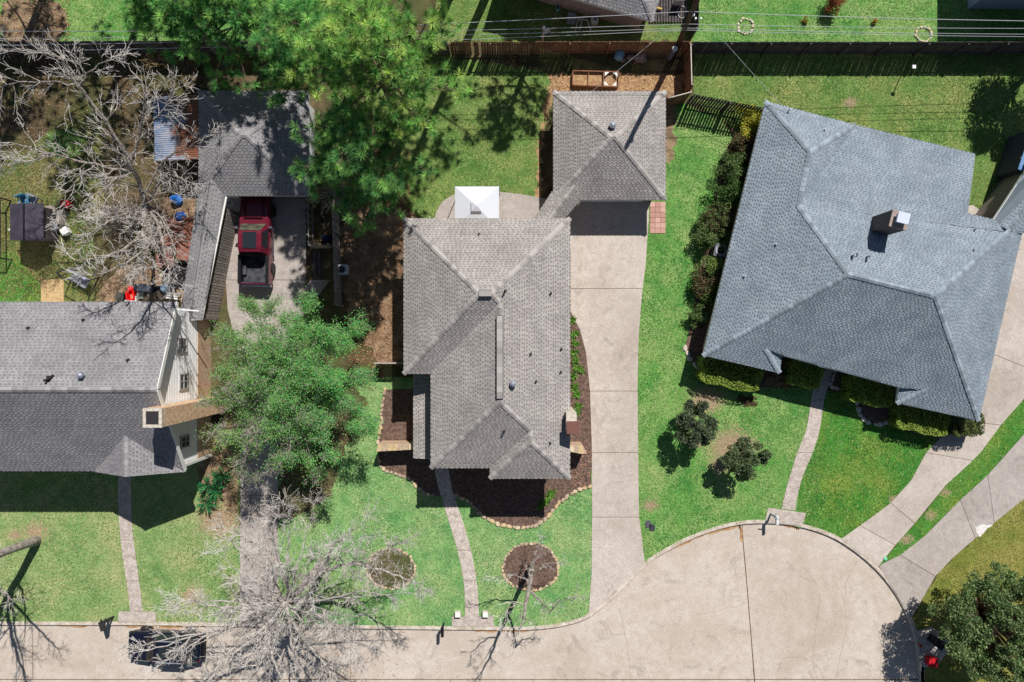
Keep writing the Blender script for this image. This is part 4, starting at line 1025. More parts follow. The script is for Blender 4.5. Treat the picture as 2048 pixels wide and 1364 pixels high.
m_ = MB(); m_.poly([(-.80, .96, 1.23), (.80, .96, 1.23), (.66, .455, 1.835), (-.66, .455, 1.835)]); ws = m_.build('windshield', mat('tinted windshield', lin((104, 102, 82)), lin((62, 66, 60)), scale=2.5, rough=.06, spec=.7), tr)
m_ = MB(); m_.box((0, .28, 1.9), (.3, .1, .06)); 
m_ = MB(); m_.box((.0, -.18, 1.915), (.86, 1.02, .012)); m_.build('sunroof', M_CARGLASS, tr)
for s in (-1, 1):
    for y0, y1 in ((.62, .02), (-.04, -.62)):
        m_ = MB(); m_.poly([(s * .945, y0, 1.24), (s * .945, y1, 1.24), (s * .765, y1 * .9, 1.82), (s * .765, y0 * .55, 1.82)]); m_.build('side_window', M_CARGLASS, tr)
    m_ = MB(); m_.box((s * 1.1, .72, 1.25), (.22, .12, .2)); mm = m_.build('mirror', M_CHROME, tr)
    for yy in (.35, -.5):
        m_ = MB(); m_.box((s * 1.0, yy, 1.02), (.03, .16, .035)); m_.build('door_handle', M_CHROME, tr)
    m_ = MB(); m_.box((s * .98, -.0, .42), (.12, 2.0, .06)); m_.build('running_board', M_CHROME, tr)
    m_ = MB(); m_.box((s * .72, 2.86, .92), (.3, .08, .2)); m_.build('headlight', M_GLASS, tr)
    m_ = MB(); m_.box((s * .9, -2.84, 1.0), (.14, .06, .4)); m_.build('taillight', mat('tail lamp', lin((120, 16, 20)), rough=.2), tr)
    for yy in (1.95, -1.85): wheel(tr, s * .9, yy, .40, .28, M_CHROME)
    m_ = MB(); m_.box((s * .93, -1.95, .82), (.13, 1.8, .78)); m_.build('bed_side', M_RED, tr)
    m_ = MB(); m_.box((s * .89, -1.95, 1.225), (.2, 1.84, .04)); m_.box((s * .83, -1.95, .95), (.06, 1.78, .5)); m_.build('bed_rail', M_BLACK, tr)
m_ = MB(); m_.poly([(-.7, -1.01, 1.25), (.7, -1.01, 1.25), (.6, -.955, 1.78), (-.6, -.955, 1.78)][::-1]); m_.build('rear_window', M_CARGLASS, tr)
bd = MB(); bd.box((0, -1.95, .62), (1.72, 1.84, .06))
for k in range(14): bd.box((-.78 + k * .12, -1.95, .66), (.05, 1.78, .02))
bd.box((0, -1.07, .95), (1.7, .06, .55)); bd.box((0, -2.8, .95), (1.7, .05, .55))
for s in (-1, 1): bd.box((s * .72, -1.9, .75), (.24, .75, .22))
bd.build('bed_liner', mat('bed liner', lin((44, 44, 50)), lin((84, 84, 90)), scale=1.5, rough=.7), tr)
m_ = MB(); m_.box((0, -2.86, .9), (1.9, .07, .62)); m_.build('tailgate', M_RED, tr)
m_ = MB(); m_.box((0, -2.97, .55), (1.85, .16, .18)); m_.build('bumper', M_CHROME, tr)
m_ = MB(); m_.box((0, 2.9, .6), (1.8, .14, .22)); m_.box((0, 2.88, .85), (.9, .05, .2)); m_.build('bumper', M_CHROME, tr)
tr.location = q(-503, -199); tr.rotation_euler = (0, 0, math.radians(-.6))

M_NAVY = mat('black blue car paint', lin((22, 24, 40)), rough=.22, spec=.5, coat=.7)
sv = thing('parked_suv', 'black sport utility car parked at the kerb under the bare street tree', 'car', (0, 0, 0))
m_ = MB(); m_.loft([sec(2.38, .62, .5, .7, .8), sec(2.28, .82, .4, .8, .92), sec(1.9, .93, .36, .88, 1.0), sec(1.1, .96, .34, .95, 1.08), sec(.4, .96, .34, .98, 1.1), sec(-1.6, .96, .34, 1.0, 1.12), sec(-2.2, .92, .4, .98, 1.1), sec(-2.38, .78, .5, .85, .98)]); m_.build('body', M_NAVY, sv)
m_ = MB(); m_.loft([[(-.8, 1.02, 1.07), (-.62, .3, 1.56), (.62, .3, 1.56), (.8, 1.02, 1.07)], [(-.86, .8, 1.08), (-.66, .0, 1.64), (.66, .0, 1.64), (.86, .8, 1.08)], [(-.86, -1.6, 1.1), (-.66, -1.4, 1.64), (.66, -1.4, 1.64), (.86, -1.6, 1.1)], [(-.8, -2.25, 1.08), (-.6, -1.85, 1.55), (.6, -1.85, 1.55), (.8, -2.25, 1.08)]]); m_.build('cabin', M_NAVY, sv)
m_ = MB(); m_.poly([(-.74, 1.03, 1.12), (.74, 1.03, 1.12), (.58, .325, 1.575), (-.58, .325, 1.575)]); m_.build('windshield', M_CARGLASS, sv)
m_ = MB(); m_.poly([(-.74, -2.24, 1.14), (.74, -2.24, 1.14), (.56, -1.9, 1.54), (-.56, -1.9, 1.54)][::-1]); m_.build('rear_window', M_CARGLASS, sv)
m_ = MB(); m_.box((0, -.45, 1.65), (.8, .9, .012)); m_.build('sunroof', M_CARGLASS, sv)
m_ = MB(); m_.box((0, -1.95, 1.57), (1.1, .26, .05)); m_.build('spoiler', M_BLACK, sv)
for s in (-1, 1):
    m_ = MB(); m_.poly([(s * .875, .7, 1.12), (s * .875, -1.6, 1.12), (s * .685, -1.4, 1.58), (s * .685, .05, 1.58)]); m_.build('side_window', M_CARGLASS, sv)
    m_ = MB(); m_.box((s * .68, -.7, 1.67), (.05, 1.6, .05)); m_.build('roof_rail', M_GALV, sv)
    m_ = MB(); m_.box((s * 1.02, .78, 1.1), (.2, .14, .16)); m_.build('mirror', M_NAVY, sv)
    m_ = MB(); m_.box((s * .7, 2.27, .78), (.36, .12, .16)); m_.build('headlight', M_GLASS, sv)
    m_ = MB(); m_.box((s * .74, -2.3, .9), (.3, .1, .16)); m_.build('taillight', MATS['tail lamp'], sv)
    for yy in (1.45, -1.45): wheel(sv, s * .88, yy, .36, .24, M_GALV)
m_ = MB(); m_.box((0, -2.42, .55), (1.6, .1, .3)); m_.build('bumper', M_BLACK, sv)
sv.location = q(-684, 601, ZST); sv.rotation_euler = (0, 0, math.radians(90 - 2))

# ---------------------------------------------------------------- street furniture
def mailbox(label, px, py, mb_mat, arm=False, rz=0.0):
    t_ = thing('mailbox', label, 'mailbox', P(px, py), rz, group='mailboxes')
    p = P(px, py); R_ = Matrix.Translation(p) @ Matrix.Rotation(rz, 4, 'Z')
    def put(m__, nm, mm, par): return link(nm, m__.mesh(nm, mm), par, M=R_)
    b = MB(); b.box((0, 0, .5), (.1, .1, 1.05)); b.beam((0, .25, .95), (0, -.25, .95), .08, .08); put(b, 'post', M_DARK if not arm else M_GALV, t_)
    b = MB(); pr = [(math.cos(a) * .1, 1.1 + max(0, math.sin(a)) * .12 + (-.1 if math.sin(a) < 0 else 0)) for a in [2 * math.pi * k / 12 for k in range(12)]]
    b.loft([[(x, -.42, z) for x, z in pr], [(x, .16, z) for x, z in pr]]); bx = put(b, 'box', mb_mat, t_)
    b = MB(); b.box((.11, -.1, 1.16), (.012, .05, .14)); put(b, 'flag', M_RED, bx)
    b = MB(); b.box((0, -.43, 1.09), (.16, .015, .2)); put(b, 'door', mb_mat, bx)
    return t_
mailbox('black mailbox by the kerb left of the centre walkway pad', 888, 1246, M_BLACK)
mailbox('dark twin mailbox post by the kerb of the pale left lawn', 227, 1233, M_DARK, rz=-.1)
mailbox('dark mailbox beside the kerb immediately left of its twin', 221, 1235, M_DARK, rz=.3)
wmb = mailbox('white mailbox with grey arm on the pad at the cul-de-sac kerb', 1541, 1027, M_WHITE, True)
m_ = MB(); p = P(1541, 1027); m_.beam((p.x, p.y, 1.25), (p.x - .3, p.y + .05, 1.25), .05, .05); m_.build('arm', M_GALV, wmb)
def lamp(label, px, py, h, capm, post, r=.12):
    t_ = thing('lamp_post', label, 'lamp post', P(px, py), group='garden lamp posts'); p = P(px, py)
    b = MB(); b.cyl(p, .035, 0, h, 8); b.build('post', post, t_)
    b = MB(); b.lathe((p.x, p.y, h), [(.03, 0), (r, .06), (r, .12), (r * .5, .18)], 12); b.build('lamp_head', capm, t_); return t_
t_ = thing('bird_feeder', 'slim post with square white top standing in the right back lawn', 'post', P(1801, 152))
p = P(1801, 152); b = MB(); b.cyl(p, .03, 0, 1.5, 8); b.build('post', M_DARK, t_); b = MB(); b.box((p.x, p.y, 1.52), (.22, .22, .05)); b.build('tray', M_WHITE, t_)
lamp('tall slim post with white ball top at the right edge by the blue shed', 1998, 333, 2.0, M_WHITE, M_DARK, .14)
for i, (px, py, lb) in enumerate(((1296, 1048, 'round edged grey meter cover lying in the grass by the driveway, upper one'), (1304, 1055, 'darker square meter cover lying in the grass by the driveway, lower one'))):
    t_ = thing('meter_cover', lb, 'meter cover', P(px, py)); b = MB(); c = P(px, py); pts = [(c.x + .18 * sx + o, c.y + .22 * sy + o2) for sx, sy, o, o2 in ((-1, -.7, 0, 0), (-.7, -1, 0, 0), (.7, -1, 0, 0), (1, -.7, 0, 0), (1, .7, 0, 0), (.7, 1, 0, 0), (-.7, 1, 0, 0), (-1, .7, 0, 0))]
    b.prism(pts, -.05, .05); b.build('lid', mat('meter lid %d' % i, lin((88, 84, 96)) if i == 0 else lin((64, 62, 74)), rough=.7), t_)
    b = MB(); b.cyl((c.x, c.y), .03, .05, .065, 8); b.build('lift_hole', M_BLACK, t_)
t_ = thing('valve_cap', 'small round mint green cap in the grass wedge between the driveways', 'cap', P(1770, 1117)); b = MB(); b.lathe(P(1770, 1117), [(.13, 0), (.13, .07), (.1, .1)], 12); b.build('cap', mat('mint plastic', lin((120, 206, 160)), rough=.5), t_)
for i, px in enumerate((916, 971)):
    t_ = thing('pad_block', 'pale square block at the %s end of the centre walkway pad' % ('left' if i == 0 else 'right'), 'block', P(px, 1226)); b = MB(); c = P(px, 1226); b.box((c.x, c.y, .14), (.38, .38, .28)); b.build('base', M_WSTONE, t_); b = MB(); b.box((c.x, c.y, .3), (.32, .32, .05)); b.build('cap', M_TRIM, t_)
# painted kerb address plates (digits too small to read in the photograph)
def kerb_plate(label, px, py, rz, w=.42):
    t_ = thing('kerb_plate', label, 'kerb plate', P(px, py)); c = P(px, py)
    R_ = Matrix.Translation(c) @ Matrix.Rotation(rz, 4, 'Z')
    b = MB(); b.box((0, 0, .026), (w, .13, .008)); link('paint', b.mesh('paint', M_WHITE), t_, M=R_)
    for k in range(4):
        b = MB(); b.box((-w * .3 + k * w * .2, 0, .031), (.05, .08, .004)); link('digit', b.mesh('digit', M_BLACK), t_, M=R_)
kerb_plate('white painted house number patch on the kerb by the white mailbox pad', 1571, 1046, -.06)
kerb_plate('white painted number patch on the kerb beside the red bin', 1841, 1301, math.radians(-78))
t_ = thing('flower_pot', 'small orange pot on the kerb above the white number patch', 'pot', P(1838, 1289)); b = MB(); b.lathe(P(1838, 1289) + Vector((0, 0, .02)), [(.07, 0), (.11, .16), (.12, .2), (.09, .2), (.085, .15)], 12); b.build('pot', mat('terracotta', lin((196, 96, 60)), rough=.8), t_)
strip('walkway', [(1832, 1262), (1840, 1300), (1846, 1335)], [(1862, 1254), (1912, 1282), (1874, 1330)], [], M_AGG, z=.03)
# bins by the kerb
def bin_(name, label, px, py, s, h, m_, lidm, rz=0):
    t_ = thing(name, label, 'bin', P(px, py), rz); R_ = Matrix.Translation(P(px, py)) @ Matrix.Rotation(rz, 4, 'Z')
    b = MB(); b.box((0, 0, h / 2), (s * .85, s * .85, h), taper=1.15); link('body', b.mesh('body', m_), t_, M=R_)
    b = MB(); b.box((0, 0, h + .03), (s * 1.05, s * 1.0, .06)); b.box((0, s * .5, h), (s * .7, .06, .06)); link('lid', b.mesh('lid', lidm), t_, M=R_)
    return t_
bin_('wheelie_bin', 'black bin standing on shaded paving beside the evergreen at the cul-de-sac', 1862, 1276, .55, .95, M_BLACK, M_BLACK, -.6)
bin_('red_bin', 'dark red tub by the kerb under the evergreen tree', 1857, 1318, .58, .5, mat('red plastic', lin((190, 30, 40)), rough=.5), MATS['red plastic'])

# ---------------------------------------------------------------- white pop-up canopy by the patio
cp_ = thing('canopy_tent', 'square white pop-up canopy with raised peak on the patio', 'canopy', P(954, 420))
CT = 2.3; M_CANVAS = mat('white canvas', lin((226, 230, 238)), rough=.7, transl=.2)
c1 = [P(910, 373, CT), P(998, 373, CT), P(998, 458, CT), P(910, 458, CT)]; apx = sum(c1, Vector()) / 4 + Vector((0, 0, .5))
for k in range(4):
    b = MB(); a, c = c1[k], c1[(k + 1) % 4]; b.poly([a, c, apx.lerp(c, .18), apx.lerp(a, .18)]); b.poly([a, c, c - Vector((0, 0, .22)), a - Vector((0, 0, .22))]); b.build('roof_panel', M_CANVAS, cp_)
    b = MB(); b.cyl(a, .03, 0, CT, 8); b.build('leg', M_GALV, cp_)
b = MB(); tp = apx + Vector((0, 0, .12))
for k in range(4): b.poly([apx.lerp(c1[k], .24) + Vector((0, 0, .14)), apx.lerp(c1[(k + 1) % 4], .24) + Vector((0, 0, .14)), tp + Vector((0, 0, .06))])
b.build('vent_cap', M_CANVAS, cp_)
b = MB()
for k in range(4): b.beam(apx.lerp(c1[k], .2) + Vector((0, 0, .04)), apx.lerp(c1[(k + 1) % 4], .2) + Vector((0, 0, .04)), .03, .05)
b.build('vent_seam', M_DARK, cp_)

# ---------------------------------------------------------------- raised vegetable bed, barrel and stones
rbed = thing('raised_bed', 'brown plank raised garden bed with one octagonal end behind the garage', 'raised bed', P(1190, 160))
rb4 = [(1145, 146), (1236, 148), (1234, 178), (1144, 174)]; M_PLANK = mat('reddish planks', lin((150, 108, 84)), lin((120, 84, 64)), scale=5, rough=.9)
for a, c in zip(rb4, rb4[1:] + rb4[:1]):
    b = MB(); pa, pc = P(*a), P(*c); b.beam(pa + Vector((0, 0, .2)), pc + Vector((0, 0, .2)), .06, .42); b.build('plank', M_PLANK, rbed)
b = MB(); b.beam(P(1206, 147) + Vector((0, 0, .2)), P(1205, 177) + Vector((0, 0, .2)), .06, .42); b.build('plank', M_PLANK, rbed)
b = MB(); b.beam(P(1176, 146) + Vector((0, 0, .36)), P(1175, 175) + Vector((0, 0, .36)), .04, .04); b.build('divider', M_PLANK, rbed)
b = MB(); b.prism([tuple(P(*p)[:2]) for p in rb4], 0, .2); b.build('soil', M_TANMULCH, rbed)
for cx_, cy_, r1, r2 in ((1208, 149, 1, -1), (1233, 150, -1, -1), (1231, 176, -1, 1), (1207, 175, 1, 1)):
    b = MB(); p = P(cx_, cy_); b.poly([p + Vector((0, 0, .42)), p + Vector((.28 * r1, 0, .42)), p + Vector((0, .28 * r2, .42))]); b.poly([p + Vector((0, 0, .37)), p + Vector((0, .28 * r2, .37)), p + Vector((.28 * r1, 0, .37))]); b.build('corner_brace', M_TRIM, rbed)
br_ = thing('water_barrel', 'pale blue plastic barrel lying in shade by the picket fence', 'barrel', P(1235, 116))
p = P(1234, 122); d_ = Vector((.35, .9, 0)).normalized()
b = MB(); b.tube([p + Vector((0, 0, .3)) + d_ * f for f in (-.02, .03, .3, .55, .58)], [.22, .27, .3, .27, .22], 14); b.build('body', mat('pale blue plastic', lin((150, 196, 226)), lin((130, 176, 206)), scale=5, rough=.5), br_, smooth=True)
b = MB(); b.tube([p + Vector((0, 0, .3)) + d_ * -.04, p + Vector((0, 0, .3)) + d_ * -.02], [.18, .18], 12); b.build('lid', MATS['pale blue plastic'], br_)
sm = []
for k in range(3):
    b = MB(); rr = [1 + random.uniform(-.2, .2) for _ in range(8)]
    b.loft([[(math.cos(2 * math.pi * i / 8) * rr[i] * s_, math.sin(2 * math.pi * i / 8) * rr[i] * s_, z) for i in range(8)] for s_, z in ((.2, 0), (.22, .12), (.15, .24))]); sm.append(b.mesh('rock', mat('pinkish rock', lin((170, 150, 146)), lin((140, 122, 118)), scale=6, rough=.95)))
for i, (px, py, sc, lb) in enumerate(((1247, 110, .6, 'small rock touching the blue barrel, upper'), (1246, 121, .8, 'small rock touching the blue barrel, lower'), (1258, 115, .9, 'pale rock at the left end of the rock row'), (1263, 114, .7, 'pale rock second in the row by the fence'), (1270, 118, .7, 'small pale rock in the middle of the row'), (1276, 121, 1.0, 'broad rock third from the right of the row'),
                                      (1278, 113, .9, 'rock nearest the fence in the middle of the row'), (1286, 112, 1.0, 'square rock at the right end nearest the fence'), (1285, 121, 1.1, 'largest rock at the right end of the row'))):
    o = link('rock', sm[i % 3], None, M=Matrix.Translation(P(px, py)) @ Matrix.Rotation(i, 4, 'Z') @ Matrix.Diagonal((sc, sc, sc, 1))); tag(o, lb + ' behind the garage', 'rock', 'rocks in a row behind the garage')
b = MB(); b.beam(P(1262, 127) + Vector((0, 0, .04)), P(1273, 127) + Vector((0, 0, .04)), .12, .06); tag(b.build('short_plank', M_PLANK), 'short plank lying in front of the rock row', 'plank')

# ---------------------------------------------------------------- air conditioners
def ac(label, px, py, s, h, m_, grid=M_DARK, rz=0.0):
    t_ = thing('air_conditioner', label, 'air conditioner', P(px, py), rz, group='outdoor air conditioners'); R_ = Matrix.Translation(P(px, py)) @ Matrix.Rotation(rz, 4, 'Z')
    b = MB(); b.box((0, 0, h / 2 + .05), (s, s, h)); link('cabinet', b.mesh('cabinet', m_), t_, M=R_)
    b = MB(); b.cyl((0, 0), s * .42, h + .04, h + .07, 20); g = link('fan_opening', b.mesh('fan_opening', M_BLACK), t_, M=R_)
    b = MB()
    for r_ in (.15, .28, .4): b.lathe((0, 0, h + .07), [(s * r_, 0), (s * r_ + .02, 0), (s * r_ + .02, .02), (s * r_, .02)], 20)
    for k in range(4): b.beam((0, 0, h + .085), (math.cos(k * 1.57) * s * .42, math.sin(k * 1.57) * s * .42, h + .085), .02, .02)
    link('grille', b.mesh('grille', grid), g, M=R_)
ac('dark square air conditioner with round fan among shrubs by blue-grey house', 1434, 504, .85, .8, mat('grey enamel', lin((96, 96, 104)), rough=.5), M_GALV, -.2)
ac('white air conditioner on the leafy side of the weathered fence', 690, 541, .62, .7, M_WHITE, M_GALV)
b_ = None

# ---------------------------------------------------------------- left back yard
sd = thing('playhouse', 'dark gabled playhouse roof in two panels at the left edge of the yard', 'playhouse', P(52, 444))
hE = 1.7; hR = 2.15; s4_ = [P(20, 408, hE), P(86, 407, hE), P(86, 479, hE), P(20, 480, hE)]; rN = P(48, 406, hR); rS = P(48, 481, hR)
M_FELT = mat('dark roofing felt', lin((62, 58, 70)), lin((74, 70, 82)), scale=2, rough=.8)
for nm, pl in (('l', [s4_[0], rN, rS, s4_[3]]), ('r', [rN, s4_[1], s4_[2], rS])):
    b = MB(); b.poly(pl); b.poly([p - Vector((0, 0, .05)) for p in pl][::-1]); b.build('roof_panel', M_FELT, sd)
wall_box(sd, inset([p[:2] for p in s4_], .15), hE, M_WOOD_D)
b = MB(); b.beam(rN + Vector((0, 0, .02)), rS + Vector((0, 0, .02)), .08, .05); b.build('ridge_strip', M_BLACK, sd)
pw_ = thing('whirligig', 'red garden whirligig with white wings in front of the dark playhouse', 'whirligig', P(60, 470))
p = P(60, 470); b = MB(); b.cyl(p, .02, 0, 1.3, 6); b.build('stake', M_WHITE, pw_); b = MB(); b.box((p.x + .03, p.y, 1.36), (.3, .16, .14), rz=.3); b.build('bird_body', MATS['red plastic'], pw_)
for a in (2.0, 2.7, -.6, -1.8):
    b = MB(); c_ = Vector((p.x, p.y, 1.42)); e_ = c_ + Vector((math.cos(a) * .42, math.sin(a) * .42, .08)); sn = Vector((-math.sin(a), math.cos(a), 0)) * .07; b.poly([c_, c_.lerp(e_, .6) + sn, e_, c_.lerp(e_, .6) - sn]); b.poly([c_ - Vector((0, 0, .02)), c_.lerp(e_, .6) - sn - Vector((0, 0, .02)), e_ - Vector((0, 0, .02)), c_.lerp(e_, .6) + sn - Vector((0, 0, .02))]); b.build('wing', M_WHITE, pw_)
def chair(label, px, py, m_, rz, h=.45, w=.55):
    t_ = thing('garden_chair', label, 'chair', P(px, py), rz, group='yard chairs'); R_ = Matrix.Translation(P(px, py)) @ Matrix.Rotation(rz, 4, 'Z')
    def put(b, nm): return link(nm, b.mesh(nm, m_), t_, M=R_)
    b = MB(); b.box((0, 0, h), (w, w, .05)); put(b, 'seat'); b = MB(); b.box((0, w * .5, h + .28), (w, .05, .55)); put(b, 'backrest')
    for sx in (-1, 1):
        b = MB(); b.box((sx * w * .52, 0, h + .2), (.06, w, .04)); put(b, 'armrest')
        for sy in (-1, 1): b = MB(); b.box((sx * w * .46, sy * w * .46, h / 2), (.05, .05, h)); put(b, 'leg')
M_CYAN = mat('teal blue plastic', lin((74, 140, 176)), rough=.5)
chair('teal blue plastic chair against the playhouse back', 60, 404, M_CYAN, .3)
chair('pale grey plastic chair beside the teal one', 76, 403, M_GALV, -.5)
chair('light tubular chair among the clutter right of the playhouse', 116, 455, M_GALV, 2.0, w=.5)
tc = thing('toy_car', 'tan and red ride-on toy car on the shaded grass', 'toy car', P(133, 406)); R_ = Matrix.Translation(P(134, 408)) @ Matrix.Rotation(math.radians(-22), 4, 'Z')
def putp(b, nm, m_, par, M_=None): return link(nm, b.mesh(nm, m_), par, M=M_ or R_)
b = MB(); b.loft([[(-.42, y * .22, z) for y, z in ((-1, .1), (1, .1), (.9, .4), (-.9, .4))], [(.0, y * .25, z) for y, z in ((-1, .1), (1, .1), (.9, .42), (-.9, .42))]]); putp(b, 'body', mat('tan plastic', lin((226, 206, 150)), rough=.5), tc)
b = MB(); b.box((.22, 0, .28), (.4, .46, .32)); b.box((.12, 0, .62), (.12, .44, .06)); putp(b, 'hood', MATS['red plastic'], tc); b = MB(); b.box((-.05, 0, .44), (.2, .3, .03)); putp(b, 'seat', M_BLACK, tc)
for sx in (-.3, .25):
    for sy in (-.25, .25): b = MB(); b.tube([(sx, sy - .04, .1), (sx, sy + .04, .1)], .1, 10); putp(b, 'wheel', M_BLACK, tc)
bin_('storage_tub', 'grey tub in the clutter between playhouse and toy car', 112, 424, .6, .5, M_WOOD_G, M_WOOD_G, .1)
bin_('storage_tub', 'white lidded cooler tilted at the corner of the playhouse clutter', 137, 464, .45, .4, M_WHITE, M_WHITE, .6)
b = MB(); b.beam(P(132, 425) + Vector((0, 0, .4)), P(133, 452) + Vector((0, 0, .4)), .12, .8); tag(b.build('narrow_board', M_WOOD_G), 'narrow grey board standing right of the playhouse clutter', 'board')
wp = thing('wire_pen', 'brown wire pen with dark corner posts at the left picture edge', 'pen', P(8, 460))
for px, py in ((-30, 400), (22, 402), (24, 520), (-30, 522)):
    b = MB(); c = P(px, py); b.box((c.x, c.y, .55), (.08, .08, 1.1)); b.build('post', M_DARK, wp)
for k in range(18):
    b = MB(); b.beam(P(24 - k * 3.2, 402) + Vector((0, 0, 1.0)), P(24 - k * 3.2, 521) + Vector((0, 0, 1.0)), .015, .015); b.build('roof_wire', M_DARK, wp)
for a, c in (((-30, 401), (23, 401)), ((23, 401), (24, 521)), ((-30, 521), (24, 521))):
    b = MB(); b.beam(P(*a) + Vector((0, 0, 1.05)), P(*c) + Vector((0, 0, 1.05)), .06, .06); b.build('top_rail', M_DARK, wp)
b = MB(); b.beam(P(0, 484) + Vector((0, 0, 1.1)), P(9, 504) + Vector((0, 0, 1.1)), .06, .04); tag(b.build('stick', M_TRIM), 'pale stick lying on top of the wire pen', 'stick')
sw_ = thing('porch_swing', 'tilted dark framed garden swing with silver seat near the tan paving', 'swing', P(165, 565)); R_ = Matrix.Translation(P(168, 562)) @ Matrix.Rotation(math.radians(-28), 4, 'Z')
b = MB(); b.box((0, .05, .5), (1.25, .5, .04)); putp(b, 'seat', M_GALV, sw_); b = MB(); b.box((0, .36, .8), (1.3, .06, .55)); putp(b, 'backrest', mat('silver fabric', lin((190, 196, 214)), lin((150, 156, 176)), scale=5, rough=.5), sw_)
for sx in (-.78, .78):
    b = MB(); b.beam((sx, -.7, 0), (sx, 0, 1.7), .05, .05); b.beam((sx, .7, 0), (sx, 0, 1.7), .05, .05); b.beam((sx, -.7, .05), (sx, .7, .05), .05, .05); putp(b, 'side_frame', M_DARK, sw_)
b = MB(); b.beam((-.8, 0, 1.7), (.8, 0, 1.7), .06, .06); putp(b, 'top_bar', M_DARK, sw_)
for k in range(5): b = MB(); b.box((0, -.25 + k * .12, .54), (1.2, .07, .02)); putp(b, 'slat', M_GALV, sw_)
rc = thing('toy_car', 'bright red ride-on toy car with yellow wheel near the roof edge', 'toy car', P(269, 583)); R_ = Matrix.Translation(P(270, 585)) @ Matrix.Rotation(.05, 4, 'Z'); M_BRED = mat('bright red plastic', lin((238, 26, 30)), rough=.4)
b = MB(); b.box((0, .22, .3), (.5, .34, .4), taper=.85); putp(b, 'hood', M_BRED, rc); b = MB(); b.box((-.22, -.25, .4), (.08, .6, .5)); b.box((.22, -.25, .4), (.08, .6, .5)); b.box((0, -.52, .4), (.5, .08, .5)); b.box((0, -.25, .2), (.48, .6, .1)); putp(b, 'body', M_BRED, rc)
b = MB(); b.box((.06, -.3, .46), (.2, .3, .06)); putp(b, 'seat', mat('salmon plastic', lin((240, 130, 100)), rough=.5), rc)
for sx in (-.28, .28):
    for sy in (-.4, .25): b = MB(); b.tube([(sx - .04, sy, .12), (sx + .04, sy, .12)], .12, 10); putp(b, 'wheel', mat('yellow plastic', lin((240, 206, 30)), rough=.5), rc)
bin_('storage_tub', 'black crate left of the bright red toy car', 246, 594, .5, .35, M_BLACK, mat('dark grey plastic', lin((70, 70, 66)), rough=.6), -.2)
gr = thing('barbecue', 'long black barbecue grill right of the red toy car', 'barbecue', P(305, 577)); R_ = Matrix.Translation(P(306, 578)) @ Matrix.Rotation(-.06, 4, 'Z')
b = MB(); b.box((0, 0, .85), (1.05, .5, .3), taper=.9); putp(b, 'hood', mat('charcoal enamel', lin((66, 70, 80)), rough=.4), gr); b = MB(); b.box((0, 0, .6), (1.1, .54, .2)); putp(b, 'firebox', M_BLACK, gr)
for sx in (-.72, .72): b = MB(); b.box((sx, 0, .7), (.34, .44, .04)); putp(b, 'side_shelf', M_BLACK, gr)
for sx in (-.45, .45):
    for sy in (-.2, .2): b = MB(); b.box((sx, sy, .25), (.05, .05, .5)); putp(b, 'leg', M_BLACK, gr)
for k in range(3): b = MB(); b.cyl((-.3 + k * .3, -.29), .03, .6, .65, 8); putp(b, 'knob', M_GALV, gr)
rb_ = thing('rain_barrel', 'round grey blue barrel top beside the left breezeway roof', 'barrel', P(342, 577)); b = MB(); c = P(341, 578); b.lathe((c.x, c.y, 0), [(.22, 0), (.27, .3), (.27, .6), (.25, .85), (.2, .88)], 16); b.build('body', mat('grey blue drum', lin((140, 160, 182)), lin((120, 140, 160)), scale=5, rough=.5), rb_); b = MB(); b.cyl(c, .22, .86, .9, 16); b.build('lid', MATS['grey blue drum'], rb_)
bench = thing('plastic_shelf', 'white slatted plastic shelf by the house corner and breezeway', 'shelf', P(345, 592)); R_ = Matrix.Translation(P(347, 592)) @ Matrix.Rotation(-.12, 4, 'Z')
for k in range(3): b = MB(); b.box((0, .16 - k * .16, .5), (1.1, .1, .03)); putp(b, 'slat', M_WHITE, bench)
for sx in (-.5, .5):
    for sy in (-.18, .18): b = MB(); b.box((sx, sy, .25), (.05, .05, .5)); putp(b, 'leg', M_WHITE, bench)
for i, (px, py, lb) in enumerate(((275, 602, 'white wedge shaped board leaning at the rear eave left of the grey box'), (304, 600, 'white wedge shaped board leaning at the rear eave right of the grey box'))):
    b = MB(); c = P(px, py); b.prism([(c.x - .12, c.y - .3), (c.x + .22, c.y - .3), (c.x + .1, c.y + .35), (c.x - .05, c.y + .35)], 0, .5); tag(b.build('leaning_board', M_WHITE), lb, 'board', 'leaning white boards')
bin_('storage_tub', 'small grey box between the two white leaning boards', 289, 592, .4, .5, mat('grey green plastic', lin((116, 122, 118)), rough=.6), MATS['grey green plastic'])
b = MB(); p = P(322, 600); b.box((p.x, p.y, .5), (1.1, .7, 1.0), rz=.5); tag(b.build('dark_cabinet', mat('dark brown panel', lin((74, 64, 54)), rough=.8)), 'dark brown cabinet turned cornerwise under the rear eave', 'cabinet')
